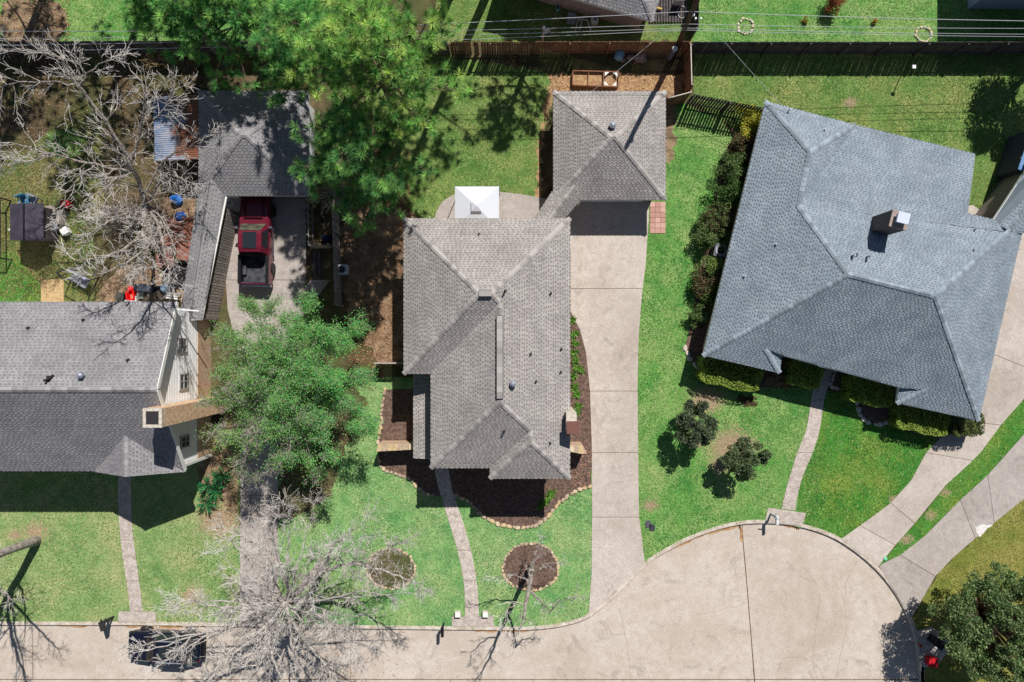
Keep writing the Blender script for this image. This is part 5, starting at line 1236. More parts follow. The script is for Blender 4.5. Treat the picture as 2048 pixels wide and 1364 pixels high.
# blue tarps, rusty sheets, black tarp
def tarp(name, label, px, py, r, h, m_, n=9, cat='tarp'):
    b = MB(); rings = []
    c = P(px, py); rr = [[random.uniform(.75, 1.2) for _ in range(n)] for _ in range(4)]
    for k, (s_, z) in enumerate(((1.0, 0.0), (.95, h * .5), (.6, h * .85), (.2, h))):
        rings.append([(c.x + math.cos(2 * math.pi * i / n) * r * s_ * rr[k][i], c.y + math.sin(2 * math.pi * i / n) * r * s_ * rr[k][i] * .85, z * random.uniform(.9, 1.1)) for i in range(n)])
    b.loft(rings); return tag(b.build(name, m_), label, cat)
M_TARP = mat('blue tarp', lin((40, 108, 196)), lin((70, 140, 220)), scale=5, rough=.45)
tarp('blue_tarp', 'bright blue rounded tarp bundle in the left back yard', 356, 400, .42, .7, M_TARP)
tarp('blue_tarp', 'darker blue crumpled tarp just below the bright bundle', 362, 433, .42, .4, mat('blue tarp dark', lin((52, 92, 160)), lin((36, 70, 130)), scale=5, rough=.5), 6)
b = MB(); b.box(P(352, 398) + Vector((0, 0, .03)), (1.5, 1.6, .05), rz=.2); tag(b.build('sand_table', M_DIRT), 'tan flat mat under the bright blue bundle', 'mat')
M_RSHEET = mat('rust red sheet', lin((150, 102, 86)), lin((128, 82, 66)), scale=2.5, rough=.8)
for i, (px, py, w_, l_, rz, z, lb) in enumerate(((338, 470, 1.5, 2.3, -.1, .1, 'rust red metal sheet under twigs, upper left of the pair'), (378, 480, .8, 2.8, -.15, .5, 'narrow rust red sheet beside the long breezeway roof'), (332, 520, 1.1, .9, .2, .14, 'orange red tarp patch below the rusty sheets'))):
    b = MB(); b.box(P(px, py) + Vector((0, 0, z)), (w_, l_, .06), rz=rz); tag(b.build('metal_sheet', M_RSHEET), lb, 'metal sheet', 'rust red sheets in the yard')
b = MB(); b.box(P(352, 552) + Vector((0, 0, .03)), (1.7, 1.7, .05), rz=-.1); tag(b.build('black_mat', M_BLACK), 'black ground mat beside the barbecue and breezeway', 'mat')
tarp('blue_tarp', 'dark blue bag in the bin enclosure by the weathered fence', 655, 478, .35, .6, mat('navy bag', lin((40, 50, 90)), rough=.5), 8, 'bag')
st = thing('step_ladder', 'pair of dark planks laid on shaded ground right of the forecourt', 'planks', P(634, 530))
for k in range(2): b = MB(); b.box(P(630 + k * 9, 530) + Vector((0, 0, .06)), (.2, 1.9, .06)); b.build('plank', M_WOOD_D, st)
ps = thing('garden_hose', 'coiled white hose on the wall corner above the red pickup', 'hose', P(459, 405)); b = MB(); c = P(459, 406, 1.2)
for r_ in (.16, .2, .24): b.tube([(c.x + math.cos(a) * r_, c.y + math.sin(a) * r_, 1.2) for a in [2 * math.pi * k / 16 for k in range(17)]], .015, 5)
b.build('coil', M_WHITE, ps); b = MB(); b.tube([(c.x, c.y + .2, 1.2), (c.x - .05, c.y + .5, 1.3), (c.x + .05, c.y + .75, 1.3)], .02, 5); b.build('tail', M_WHITE, ps)
b = MB(); b.cyl(P(352, 612), .05, 0, 5.9, 8); b.beam(P(352, 618, 5.4), P(398, 622, 5.0), .08, .08); tag(b.build('downpipe', M_WHITE), 'white downpipe and gutter end at the white gable corner', 'downpipe')

# ---------------------------------------------------------------- upper neighbour's patio clutter
def lounge(label, px, py, rz): 
    t_ = thing('pool_frame', label, 'frame', P(px, py)); R2_ = Matrix.Translation(P(px, py)) @ Matrix.Rotation(rz, 4, 'Z')
    for a, c in (((-.6, .2, .5), (.3, .2, .5)), ((.3, .2, .5), (.6, -.4, .5)), ((-.3, .3, .5), (-.35, -.5, .5)), ((-.05, .1, .5), (-.1, -.5, .5)), ((.2, .5, .5), (-.2, .1, .5)), ((-.6, .2, 0), (-.6, .2, .5)), ((.6, -.4, 0), (.6, -.4, .5)), ((-.35, -.5, 0), (-.35, -.5, .5))):
        b = MB(); b.beam(a, c, .06, .06); link('tube', b.mesh('tube', M_WHITE), t_, M=R2_)
lounge('tangle of white tubing on the upper neighbour patio', 1163, 52, -.15)
t_ = thing('propane_tank', 'round pale tank beside the white tubing', 'tank', P(1188, 45)); b = MB(); c = P(1188, 46); b.lathe((c.x, c.y, 0), [(.2, 0), (.27, .1), (.27, .45), (.2, .55)], 14); b.build('tank', M_WHITE, t_); b = MB(); b.cyl(c, .06, .55, .68, 8); b.build('valve', M_DARK, t_)
b = MB(); c = P(1142, 42); b.box((c.x, c.y, .35), (.55, .75, .06), rz=-.15); b.box((c.x, c.y, .17), (.1, .1, .34)); tag(b.build('patio_table', M_GALV), 'small grey table left of the white tubing', 'table')
t_ = thing('watering_can', 'pale teal bucket near the neighbour wall', 'bucket', P(1115, 22)); b = MB(); c = P(1115, 22); b.lathe((c.x, c.y, 0), [(.12, 0), (.16, .4), (.13, .4)], 12); b.build('bucket', mat('pale teal', lin((150, 196, 196)), rough=.5), t_); b = MB(); b.cyl((c.x, c.y), .08, .4, .55, 8); b.build('lid', M_DARK, t_)
for i in range(11):
    pass
dk = thing('wooden_deck', 'dark slatted deck between the upper house and the pole fence', 'deck', P(1340, 30))
for k in range(14):
    b = MB(); b.beam(P(1300 + k * 5.6, -40) + Vector((0, 0, .12)), P(1300 + k * 5.6, 46) + Vector((0, 0, .12)), .13, .05); b.build('plank', M_WOOD_D, dk)
b = MB(); c = P(1354, 10); b.box((c.x, c.y, .5), (.55, .25, .8)); b.box((c.x, c.y, .93), (.6, .28, .05)); tag(b.build('deck_box', M_WHITE), 'white topped box on the dark deck', 'box')
t_ = thing('garden_hose', 'loop of pale hose on the dark deck', 'hose', P(1364, 24)); b = MB(); c = P(1364, 24, .2); b.tube([(c.x + math.cos(a) * .28, c.y + math.sin(a) * .4, .2) for a in [2 * math.pi * k / 18 for k in range(19)]], .02, 5); b.build('coil', M_WHITE, t_); b = MB(); b.tube([(c.x + .2, c.y, .2), (c.x + .3, c.y + .3, .22)], .02, 5); b.build('tail', M_WHITE, t_)
b = MB(); b.beam(P(1304, 18) + Vector((0, 0, .3)), P(1322, 22) + Vector((0, 0, .3)), .1, .06); tag(b.build('yellow_plank', mat('yellow wood', lin((210, 180, 90)), rough=.8)), 'yellow plank lying at the edge of the dark deck', 'plank')
for i, (px, py, lb) in enumerate(((1491, 53, 'pale stone ring around a seedling in the far lawn, the left ring'), (1846, 69, 'pale stone ring against the far side of the long fence'))):
    line = [(px + 15 * math.cos(a), py + 15 * math.sin(a)) for a in [2 * math.pi * k / 20 for k in range(20)]]
    stones_along('planter_ring', lb, line, .22, [M_WSTONE, M_STONE[2]], 'planter rings', close=True)
# blue shed at the right edge
bs = thing('shed', 'blue metal roofed shed cut by the right picture edge', 'shed', P(2050, 310)); b = MB(); o_ = [P(2036, 338, 2.2), P(2066, 250, 2.2), P(2136, 280, 2.2), P(2106, 370, 2.2)]; b.prism([tuple(p[:2]) for p in o_], 2.14, 2.2); b.build('roof', mat('blue metal', lin((112, 150, 196)), lin((94, 130, 176)), scale=2, rough=.4), bs); wall_box(bs, inset([p[:2] for p in o_], .1), 2.1, mat('shade toned shed boards', lin((70, 74, 86)), rough=.9))  # wall colour darkened to stand for the shadow over this corner
# ---------------------------------------------------------------- trees
def rand_perp(d):
    a = d.cross(Vector((random.gauss(0, 1), random.gauss(0, 1), random.gauss(0, 1))))
    return a.normalized() if a.length > 1e-4 else Vector((1, 0, 0))
def branch(mb, p, d, L, r, lvl, tips, up=0.04, wob=0.16, ratio=0.62, kids=(4, 6), rmin=0.008, ang=(30, 60), maxl=3):
    """one wandering branch with side branches; collects twig points"""
    n = max(3, int(L / 0.35)) if lvl < maxl else 3
    path = [p.copy()]; dirs = [d.copy()]
    for k in range(n):
        d = (d + Vector((random.gauss(0, wob), random.gauss(0, wob), random.gauss(0, wob) + up))).normalized()
        p = p + d * (L / n); path.append(p.copy()); dirs.append(d.copy())
    r1 = max(rmin, r * .35)
    mb.tube(path, [r + (r1 - r) * k / n for k in range(n + 1)], 6 if lvl == 0 else 5 if r > .03 else 3, m=0 if r > .022 else 1, cap=False)
    if lvl >= maxl:
        tips += path[1:]; return
    m = random.randint(*kids)
    for i in range(m):
        f = random.uniform(.25, 1.0) if i else 1.0
        k = min(n, max(1, int(f * n)))
        a = math.radians(random.uniform(*ang)) * (1 if i else .4)
        dd = (dirs[k] * math.cos(a) + rand_perp(dirs[k]) * math.sin(a)).normalized()
        branch(mb, path[k], dd, L * ratio * random.uniform(.7, 1.15) * (1.15 - .35 * f if lvl else 1), max(rmin, r * (1 - .6 * f) * .72), lvl + 1, tips, up, wob, ratio, kids, rmin, ang, maxl)
def limb(mb, pts, r0, r1, tips, nk, kidL, lvl=1, up=.03, sides=8, **kw):
    """guided limb through photograph points (px, py, height), with branches growing from it"""
    path = [P(*p) for p in smooth_line(pts, 5)]; n = len(path)
    path = [p + Vector((random.gauss(0, .035), random.gauss(0, .035), random.gauss(0, .035))) if 0 < i < n - 1 else p for i, p in enumerate(path)]
    mb.tube(path, [r0 + (r1 - r0) * k / (n - 1) for k in range(n)], sides, m=0, cap=False)
    for i in range(nk):
        f = .2 + .8 * (i + random.random()) / nk; k = min(n - 1, max(1, int(f * (n - 1))))
        d = (path[k] - path[k - 1]).normalized(); a = math.radians(random.uniform(28, 68))
        dd = (d * math.cos(a) + rand_perp(d) * math.sin(a)).normalized()
        branch(mb, path[k], dd, kidL * random.uniform(.6, 1.2) * (1.2 - .5 * f), max(.014, (r0 + (r1 - r0) * f) * .5), lvl, tips, up, **kw)
    d = (path[-1] - path[-2]).normalized()
    for _ in range(2):
        branch(mb, path[-1], (d + rand_perp(d) * .35).normalized(), kidL * .8, max(.012, r1 * .8), lvl, tips, up, **kw)
def tree(label, name='bare_tree', base=(0, 0), cat='tree', group=None):
    return thing(name, label, cat, P(*base), group=group)
KWB = dict(kids=(3, 5), maxl=3, ratio=.7, wob=.17, rmin=.0105, ang=(25, 58))
BARE = [M_BARK_GREY, M_TWIG]

# --- bare tree in the left back yard
t_ = tree('wide bare grey tree over the cluttered left back yard', base=(318, 424)); tips = []
tk = MB(); tk.tube([P(318, 424, -.1), P(306, 418, 1.2), P(292, 412, 2.4)], [.24, .2, .17], 10); tk.build('trunk', M_BARK_GREY, t_)
cr = MB()
limb(cr, [(292, 412, 2.4), (270, 345, 4.6), (222, 260, 6.6), (160, 172, 8.2)], .15, .05, tips, 13, 1.7, **KWB)
limb(cr, [(160, 172, 8.2), (110, 165, 8.6), (40, 165, 8.8), (-10, 180, 9)], .06, .02, tips, 8, 1.4, **KWB)
limb(cr, [(160, 172, 8.2), (150, 130, 8.6), (90, 105, 8.9), (20, 98, 9)], .055, .02, tips, 8, 1.4, **KWB)
limb(cr, [(160, 172, 8.2), (180, 140, 8.6), (220, 115, 8.8)], .055, .02, tips, 8, 1.3, **KWB)
limb(cr, [(270, 345, 4.6), (190, 330, 5.6), (110, 310, 6.6), (20, 285, 7.3)], .10, .025, tips, 13, 1.5, **KWB)
limb(cr, [(110, 310, 6.6), (40, 325, 7), (-10, 332, 7.2)], .05, .02, tips, 6, 1.3, **KWB)
limb(cr, [(190, 330, 5.6), (140, 375, 6.2), (120, 420, 6.5)], .05, .02, tips, 6, 1.2, **KWB)
limb(cr, [(262, 322, 5.0), (285, 250, 6.4), (290, 190, 7.4)], .09, .025, tips, 10, 1.3, **KWB)
limb(cr, [(285, 395, 3.2), (330, 318, 4.2), (372, 297, 4.8), (410, 275, 5.2)], .08, .02, tips, 9, 1.1, **KWB)
limb(cr, [(292, 412, 2.4), (330, 352, 3.4), (375, 362, 4.2)], .10, .03, tips, 8, 1.2, **KWB)
limb(cr, [(292, 412, 2.4), (282, 455, 4.0), (268, 482, 6.6), (215, 512, 8.2), (150, 520, 9.0)], .14, .025, tips, 12, 1.3, **KWB)
limb(cr, [(282, 455, 4.0), (290, 500, 6.8), (276, 545, 8.8)], .08, .025, tips, 8, 1.1, **KWB)
limb(cr, [(290, 500, 6.8), (320, 540, 8.4), (362, 570, 9.2)], .06, .02, tips, 8, 1.1, **KWB)
limb(cr, [(300, 418, 2.0), (325, 440, 4.6), (352, 500, 7.4)], .08, .02, tips, 8, 1.0, **KWB)
# roof-shadow limbs high above the gable
limb(cr, [(282, 455, 4.0), (262, 440, 6.6), (225, 440, 8.6), (190, 460, 9.4)], .11, .03, tips, 10, 1.4, **KWB)
limb(cr, [(300, 418, 2.0), (318, 455, 5.0), (330, 505, 8.0), (338, 540, 9.6)], .12, .04, tips, 9, 1.3, **KWB)
limb(cr, [(318, 455, 5.0), (300, 490, 7.6), (250, 525, 9.6), (200, 548, 10.6)], .10, .03, tips, 10, 1.4, **KWB)
limb(cr, [(268, 345, 4.6), (230, 360, 6.0), (195, 395, 7.0)], .06, .02, tips, 9, 1.3, **KWB)
limb(cr, [(300, 250, 6.6), (330, 215, 7.2), (345, 180, 7.6)], .05, .02, tips, 8, 1.2, **KWB)
limb(cr, [(285, 395, 3.2), (345, 385, 3.8), (395, 400, 4.4)], .07, .02, tips, 9, 1.1, **KWB)
limb(cr, [(292, 412, 2.4), (240, 430, 3.8), (195, 440, 4.6)], .07, .02, tips, 10, 1.2, **KWB)
cr.build('crown', BARE, t_)

# --- big bare street tree at the bottom
t_ = tree('large bare pale tree overhanging the street and the black car', base=(645, 1122)); tips = []
tk = MB(); tk.tube([P(645, 1122, -.1), P(640, 1130, 1.5), P(618, 1158, 3.4), P(585, 1195, 5.2)], [.32, .27, .24, .2], 10); tk.build('trunk', M_BARK_GREY, t_)
cr = MB()
kw = dict(kids=(4, 6), maxl=3, ratio=.66, wob=.18, rmin=.0085)
limb(cr, [(585, 1195, 5.2), (555, 1225, 6.8), (520, 1262, 7.6), (440, 1330, 8.2)], .18, .05, tips, 14, 1.7, **kw)
limb(cr, [(540, 1240, 6.9), (470, 1255, 7.4), (400, 1268, 7.8), (300, 1300, 8.2)], .10, .025, tips, 9, 1.3, **kw)
limb(cr, [(400, 1268, 7.8), (350, 1275, 8.0), (278, 1292, 8.1)], .05, .02, tips, 4, 1.0, **kw)
limb(cr, [(420, 1266, 7.7), (370, 1300, 8.0), (320, 1330, 8.2)], .05, .02, tips, 4, 1.0, **kw)
limb(cr, [(570, 1210, 6.0), (500, 1215, 6.8), (430, 1212, 7.4), (370, 1200, 7.9)], .10, .025, tips, 12, 1.4, **kw)
limb(cr, [(585, 1195, 5.2), (560, 1130, 6.2), (545, 1070, 7.0), (560, 1015, 7.6)], .12, .025, tips, 13, 1.4, **kw)
limb(cr, [(552, 1110, 6.5), (500, 1080, 7.2), (460, 1065, 7.6)], .05, .02, tips, 8, 1.1, **kw)
limb(cr, [(618, 1158, 3.4), (650, 1125, 4.8), (672, 1085, 6.0), (720, 1050, 7)], .12, .025, tips, 12, 1.4, **kw)
limb(cr, [(612, 1165, 3.8), (670, 1135, 5.0), (720, 1130, 6.0), (790, 1150, 6.8), (830, 1165, 7.2)], .12, .025, tips, 15, 1.3, **kw)
limb(cr, [(700, 1132, 5.8), (750, 1110, 6.4), (800, 1085, 7)], .05, .02, tips, 9, 1.2, **kw)
limb(cr, [(585, 1195, 5.2), (640, 1235, 6.4), (690, 1258, 7.2), (730, 1275, 7.8)], .10, .025, tips, 12, 1.4, **kw)
limb(cr, [(570, 1212, 6), (600, 1270, 7.2), (650, 1330, 8.0), (680, 1370, 8.4)], .10, .025, tips, 12, 1.4, **kw)
limb(cr, [(555, 1225, 6.8), (540, 1290, 7.6), (560, 1350, 8.3), (580, 1400, 8.6)], .10, .025, tips, 12, 1.4, **kw)
limb(cr, [(540, 1290, 7.6), (510, 1340, 8.2), (480, 1380, 8.6)], .06, .02, tips, 9, 1.3, **kw)
for k in range(24):
    a = k * 2.4 + random.uniform(-.2, .2); rr = math.sqrt((k + .7) / 24)
    ex, ey = 585 + 245 * rr * math.cos(a), 1195 + 185 * rr * math.sin(a); hh = 8.7 - 1.7 * rr * rr
    limb(cr, [(574, 1206, 5.9), (574 * .6 + ex * .4, 1206 * .6 + ey * .4, 6.9), (574 * .25 + ex * .75 + random.uniform(-12, 12), 1206 * .25 + ey * .75 + random.uniform(-12, 12), hh - .3), (ex, ey, hh)], .065, .016, tips, 6, 1.05, **kw)
cr.build('crown', [mat('pale limb bark', lin((192, 186, 180)), lin((140, 132, 126)), scale=6, rough=.95), mat('grey brown twigs', lin((212, 206, 200)), lin((172, 164, 156)), scale=5, rough=.95)], t_)

# --- small bare tree in the stone ring
t_ = tree('small twisted bare tree growing in the stone ringed bed', base=(1064, 1128)); tips = []
tk = MB(); tk.tube([P(1064, 1128, -.1), P(1063, 1140, 1.4), P(1060, 1165, 3.0), P(1052, 1205, 5.0)], [.20, .17, .14, .11], 9); tk.build('trunk', M_BARK_GREY, t_)
cr = MB(); kw = dict(kids=(3, 4), maxl=3, ratio=.62, wob=.22, rmin=.009)
limb(cr, [(1052, 1205, 5.0), (1046, 1240, 6.2), (1030, 1275, 7.0)], .10, .03, tips, 4, 1.0, **kw)
limb(cr, [(1058, 1180, 3.8), (1085, 1205, 4.8), (1100, 1225, 5.6)], .08, .03, tips, 4, .9, **kw)
limb(cr, [(1062, 1150, 2.2), (1085, 1130, 2.9), (1115, 1125, 3.3)], .05, .02, tips, 4, .7, **kw)
limb(cr, [(1062, 1150, 2.2), (1070, 1110, 2.8), (1078, 1085, 3.1)], .05, .02, tips, 4, .7, **kw)
limb(cr, [(1060, 1165, 3.0), (1030, 1150, 3.6), (990, 1155, 4.0)], .05, .02, tips, 4, .7, **kw)
limb(cr, [(1052, 1205, 5.0), (1020, 1215, 5.6), (1000, 1235, 5.9)], .05, .02, tips, 4, .8, **kw)
limb(cr, [(1098, 1222, 5.5), (1125, 1200, 6), (1150, 1195, 6.3)], .04, .02, tips, 3, .8, **kw)
cr.build('crown', BARE, t_)

# --- trunk leaning out of the picture at the bottom left
t_ = tree('thick grey trunk rising out of the picture at the lower left lawn', base=(72, 1082)); tips = []
tk = MB(); tk.tube([P(74, 1080, -.1), P(64, 1084, .6), P(40, 1092, 1.6), P(-2, 1108, 3.2), P(-50, 1128, 4.6)], [.36, .29, .26, .24, .21], 12); tk.build('trunk', M_BARK_GREY, t_)
cr = MB(); kw = dict(kids=(3, 5), maxl=3, ratio=.6, wob=.18)
limb(cr, [(-50, 1128, 4.6), (-110, 1160, 6.5), (-180, 1200, 8.5)], .18, .05, tips, 9, 1.7, **kw)
limb(cr, [(-50, 1128, 4.6), (-60, 1100, 6), (-80, 1060, 7.5)], .13, .04, tips, 8, 1.5, **kw)
limb(cr, [(-10, 1111, 3.5), (-20, 1125, 5.2), (-40, 1180, 6.6)], .09, .03, tips, 7, 1.4, **kw)
limb(cr, [(-30, 1120, 4.0), (-60, 1170, 6.4), (-60, 1240, 7.6)], .10, .03, tips, 8, 1.4, **kw)
limb(cr, [(-50, 1128, 4.6), (-25, 1150, 6.0), (-5, 1172, 7.0), (25, 1200, 7.5)], .10, .03, tips, 7, 1.0, **kw)
limb(cr, [(-50, 1128, 4.6), (-75, 1150, 6.5), (-95, 1190, 8.5), (-100, 1230, 10)], .17, .06, tips, 8, 1.3, **kw)
cr.build('crown', BARE, t_)

# ---------------------------------------------------------------- leaves on twigs
def clump_points(n, c, r, rng=RNG, shell=.55):
    d = rng.normal(size=(n, 3)); d /= np.linalg.norm(d, axis=1)[:, None]
    rad = rng.uniform(shell, 1.0, n) ** .6
    return np.array(c) + d * rad[:, None] * np.array(r)
def leaf_tints(n, cols, rng=RNG, jit=.18):
    cols = np.array([lin(c) for c in cols]); i = rng.integers(0, len(cols), n)
    return np.clip(cols[i] * rng.uniform(1 - jit, 1 + jit, (n, 1)), 0, 1)
M_LEAF = mat('leaf', (0.1, 0.2, 0.05), vcol=True, rough=.6, spec=.3, transl=.35)
M_NEEDLE = mat('pine needle', (0.1, 0.2, 0.05), vcol=True, rough=.65, spec=.2, transl=.25)

# --- tree coming into leaf between the left house and the centre house
t_ = tree('broad tree with fresh green leaves over the left driveway', 'leafing_tree', base=(612, 752)); tips = []
tk = MB(); tk.tube([P(612, 752, -.1), P(606, 752, 1.0), P(596, 752, 2.2)], [.24, .2, .17], 10); tk.tube([P(606, 752, 1.0), P(622, 756, 2.0), P(628, 757, 2.6)], [.15, .13, .12], 8); tk.build('trunk', M_BARK_GREY, t_)
cr = MB(); kw = dict(kids=(6, 8), maxl=3, ratio=.62, wob=.2, rmin=.010)
hub = P(596, 752, 2.4); cen = P(566, 772, 5.0); RX, RY = 5.6, 6.0
for k in range(30):
    a = k * 2.4 + random.uniform(-.2, .2); rr = math.sqrt((k + .6) / 30)
    e = Vector((cen.x + RX * .86 * rr * math.cos(a), cen.y + RY * .86 * rr * math.sin(a) - .3, 6.9 - 2.6 * rr * rr + random.uniform(-.3, .3)))
    m1 = hub.lerp(e, .35) + Vector((0, 0, .9)); m2_ = hub.lerp(e, .7) + Vector((0, 0, .7))
    topx = lambda v: (v.x / (1 - v.z / CAM_H) * S + 1024, -v.y / (1 - v.z / CAM_H) * S + 682, v.z)
    limb(cr, [topx(hub), topx(m1), topx(m2_), topx(e)], .06, .018, tips, 7, 1.25, **kw)
cr.build('crown', [M_BARK_GREY, mat('dull twigs', lin((168, 160, 150)), lin((128, 120, 110)), scale=5, rough=.95)], t_)
tp = np.array([tuple(p) for p in tips]); k_ = len(tp)
u = (tp[:, 0] - cen.x) / RX; v_ = (tp[:, 1] - cen.y) / RY
green = np.clip(.55 + .42 * u + .30 * v_ + .34 * np.sin(tp[:, 0] * 2.1 + tp[:, 1]) * np.sin(tp[:, 1] * 2.3 - tp[:, 0] * .7), .04, 1)
green = np.where((u > .25) & (u < .7) & (v_ < -.05) & (v_ > -.6), green * .55, green)
sel = tp[RNG.random(k_) < green]
pts = np.repeat(sel, 5, axis=0) + RNG.normal(size=(len(sel) * 5, 3)) * np.array([.16, .16, .12]) + np.array([0, 0, .05])
if len(pts) > 105000: pts = pts[RNG.choice(len(pts), 105000, replace=False)]
print('leafing tree tips', k_, 'leaves', len(pts))
tin = leaf_tints(len(pts), [(104, 200, 108), (128, 208, 114), (88, 176, 96), (164, 200, 116), (140, 190, 102)])
warm = np.clip(.5 - .8 * (pts[:, 0] - cen.x) / RX, 0, 1)[:, None] * .5
tin = tin * (1 - warm) + np.array(lin((150, 166, 96))) * warm * RNG.uniform(.7, 1.2, (len(pts), 1))
np_mesh('foliage', leaf_cards(pts, .09), 4, M_LEAF, t_, tint=np.clip(tin * .93, 0, 1))

# --- broad evergreen at the lower right
def evergreen(label, base, center, rad, h0, n_leaf, cols, size=.12, name='evergreen_tree', clumps=60, trunk_r=.2, cf=.42):
    t_ = tree(label, name, base=base); tips = []
    c = P(*center); b0 = P(*base)
    tk = MB(); tk.tube([b0 + Vector((0, 0, -.1)), b0.lerp(Vector((c.x, c.y, h0)), .5) + Vector((.05, 0, .3)), Vector((c.x, c.y, h0))], [trunk_r, trunk_r * .8, trunk_r * .65], 9)
    tk.build('trunk', M_BARK_BROWN, t_)
    cr = MB(); allp = []
    for k in range(clumps):
        d = RNG.normal(size=3); d[2] = abs(d[2]) * .9 - .15; d /= np.linalg.norm(d)
        f = RNG.uniform(.55, 1.0); p = Vector((c.x + d[0] * rad[0] * f, c.y + d[1] * rad[1] * f, c.z + d[2] * rad[2] * f))
        if k % 2 == 0:
            s = Vector((c.x, c.y, h0)); m_ = s.lerp(p, .5) + Vector((0, 0, .2)); cr.tube([s, m_, p], [trunk_r * .35, trunk_r * .2, .02], 5, cap=False)
        cs = RNG.uniform(.55, 1.0) * min(rad) * cf
        q_ = clump_points(n_leaf // clumps, (0, 0, 0), (cs, cs, cs * .7), shell=.25); q_ = q_ + np.array(p); allp.append(q_)
    cr.build('branch', M_BARK_BROWN, t_)
    pts = np.vstack(allp)
    tin = leaf_tints(len(pts), cols) * np.repeat(RNG.uniform(.75, 1.25, (clumps, 1)), n_leaf // clumps, axis=0)
    np_mesh('foliage', leaf_cards(pts, size, up=.5), 4, M_LEAF, t_, tint=np.clip(tin, 0, 1))
    return t_
evergreen('large round evergreen oak at the lower right corner', (1945, 1200), (2000, 1248, 3.5), (3.9, 3.7, 2.1), 1.6, 44000, [(106, 136, 78), (84, 114, 62), (134, 158, 98), (64, 90, 50), (158, 170, 118)], .14, clumps=250, trunk_r=.3, cf=.27)
# --- two dark lawn trees
evergreen('upper dark round tree on the lawn between driveway and curved walkway', (1376, 850), (1388, 848, 1.8), (1.3, 1.45, 1.25), .6, 7600, [(74, 88, 62), (92, 108, 78), (58, 68, 50), (118, 130, 100)], .14, 'lawn_tree', 40, .09, .36)
evergreen('lower dark round tree with dry grass round it on the lawn', (1482, 920), (1492, 919, 1.7), (1.5, 1.2, 1.15), .6, 7200, [(84, 104, 64), (104, 122, 80), (62, 78, 50), (124, 138, 100)], .14, 'lawn_tree', 40, .09, .36)

# ---------------------------------------------------------------- shrubs and hedges
def shrub(label, px, py, rx, ry, h, n, cols, size=.11, name='shrub', group='shrubs beside the blue-grey roofed house', rz=0.0, clumps=22, boxy=False, top=None):
    if group == 'shrubs beside the blue-grey roofed house': rx *= 1.15; ry *= 1.15; n = int(n * 1.7)
    b0 = P(px, py); t_ = thing(name, label, 'shrub' if name != 'hedge' else 'hedge', b0, group=group)
    st = MB()
    for k in range(7):
        a = random.uniform(0, 6.28); st.tube([b0 + Vector((0, 0, -.05)), b0 + Vector((math.cos(a) * rx * .4, math.sin(a) * ry * .4, h * .7))], [.03, .012], 4, cap=False)
    st.build('stem', M_BARK_BROWN, t_)
    if boxy:
        u = RNG.uniform(-1, 1, (n, 3)); ax = RNG.integers(0, 4, n)
        e = np.where(RNG.random(n) < .5, -1, 1)
        u[ax == 0, 0] = e[ax == 0] * RNG.uniform(.88, 1, (ax == 0).sum()); u[ax == 1, 1] = e[ax == 1] * RNG.uniform(.88, 1, (ax == 1).sum()); u[ax >= 2, 2] = RNG.uniform(.86, 1.02, (ax >= 2).sum())
        rr = np.sqrt(u[:, 0] ** 2 + u[:, 1] ** 2); k_ = np.where(rr > 1.18, 1.18 / rr, 1); u[:, 0] *= k_; u[:, 1] *= k_
        x = u[:, 0] * rx * (1 + .05 * np.sin(u[:, 1] * 5)); y = u[:, 1] * ry * (1 + .06 * np.sin(u[:, 0] * 7)); z = (u[:, 2] * .5 + .5) * h * (1 + .04 * np.sin(u[:, 0] * 9 + u[:, 1] * 4))
        c, s = math.cos(rz), math.sin(rz); pts = np.stack([x * c - y * s + b0.x, x * s + y * c + b0.y, z], 1)
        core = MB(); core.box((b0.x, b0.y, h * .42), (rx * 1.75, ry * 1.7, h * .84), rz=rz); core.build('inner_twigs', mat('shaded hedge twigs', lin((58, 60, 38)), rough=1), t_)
    else:
        al = []
        for k in range(clumps):
            d = RNG.normal(size=3); d[2] = abs(d[2]); d /= np.linalg.norm(d); f = RNG.uniform(.3, 1.15)
            x, y = d[0] * rx * f, d[1] * ry * f; c, s = math.cos(rz), math.sin(rz)
            al.append(clump_points(n // clumps, (b0.x + x * c - y * s, b0.y + x * s + y * c, h * .35 + d[2] * h * .45 * f), (rx * .30 + .08, ry * .30 + .08, h * .22), shell=.15))
        pts = np.vstack(al)
    np_mesh('foliage', leaf_cards(pts, size), 4, M_LEAF, t_, tint=leaf_tints(len(pts), cols)); return t_
DKG = [(84, 108, 58), (104, 130, 70), (66, 86, 48), (124, 148, 84)]; RDG = [(126, 90, 70), (104, 78, 58), (96, 112, 64), (76, 92, 52)]; YLG = [(176, 186, 74), (206, 198, 72), (136, 156, 62), (232, 206, 64)]; HDG = [(140, 168, 66), (164, 188, 80), (114, 142, 58), (186, 202, 96)]
shrub('yellow green shrub at the end of the gapped fence', 1496, 254, 1.0, .95, 2.1, 2600, YLG, .12, clumps=20)
shrub('dark reddish shrub just below the yellow green one', 1476, 304, 1.0, .75, 1.9, 2000, RDG, .12)
shrub('dark green shrub third from the top along the left wall of the blue-grey house', 1462, 345, 1.15, .85, 2.0, 2300, DKG, .12)
shrub('bright green leafy shrub in the middle of the row along the left wall', 1455, 392, 1.1, .9, 2.0, 2300, [(84, 118, 56), (104, 136, 66), (64, 90, 44)], .12)
shrub('mixed red and green shrub above the dark air conditioner', 1432, 436, 1.0, .95, 1.9, 2200, RDG + DKG, .12)
shrub('dark green shrub touching the dark air conditioner', 1412, 478, .95, .8, 1.8, 1900, DKG, .12)
shrub('light green shrub just below the dark air conditioner', 1428, 534, .75, .6, 1.6, 1300, [(116, 140, 70), (96, 122, 60), (134, 152, 84)], .12)
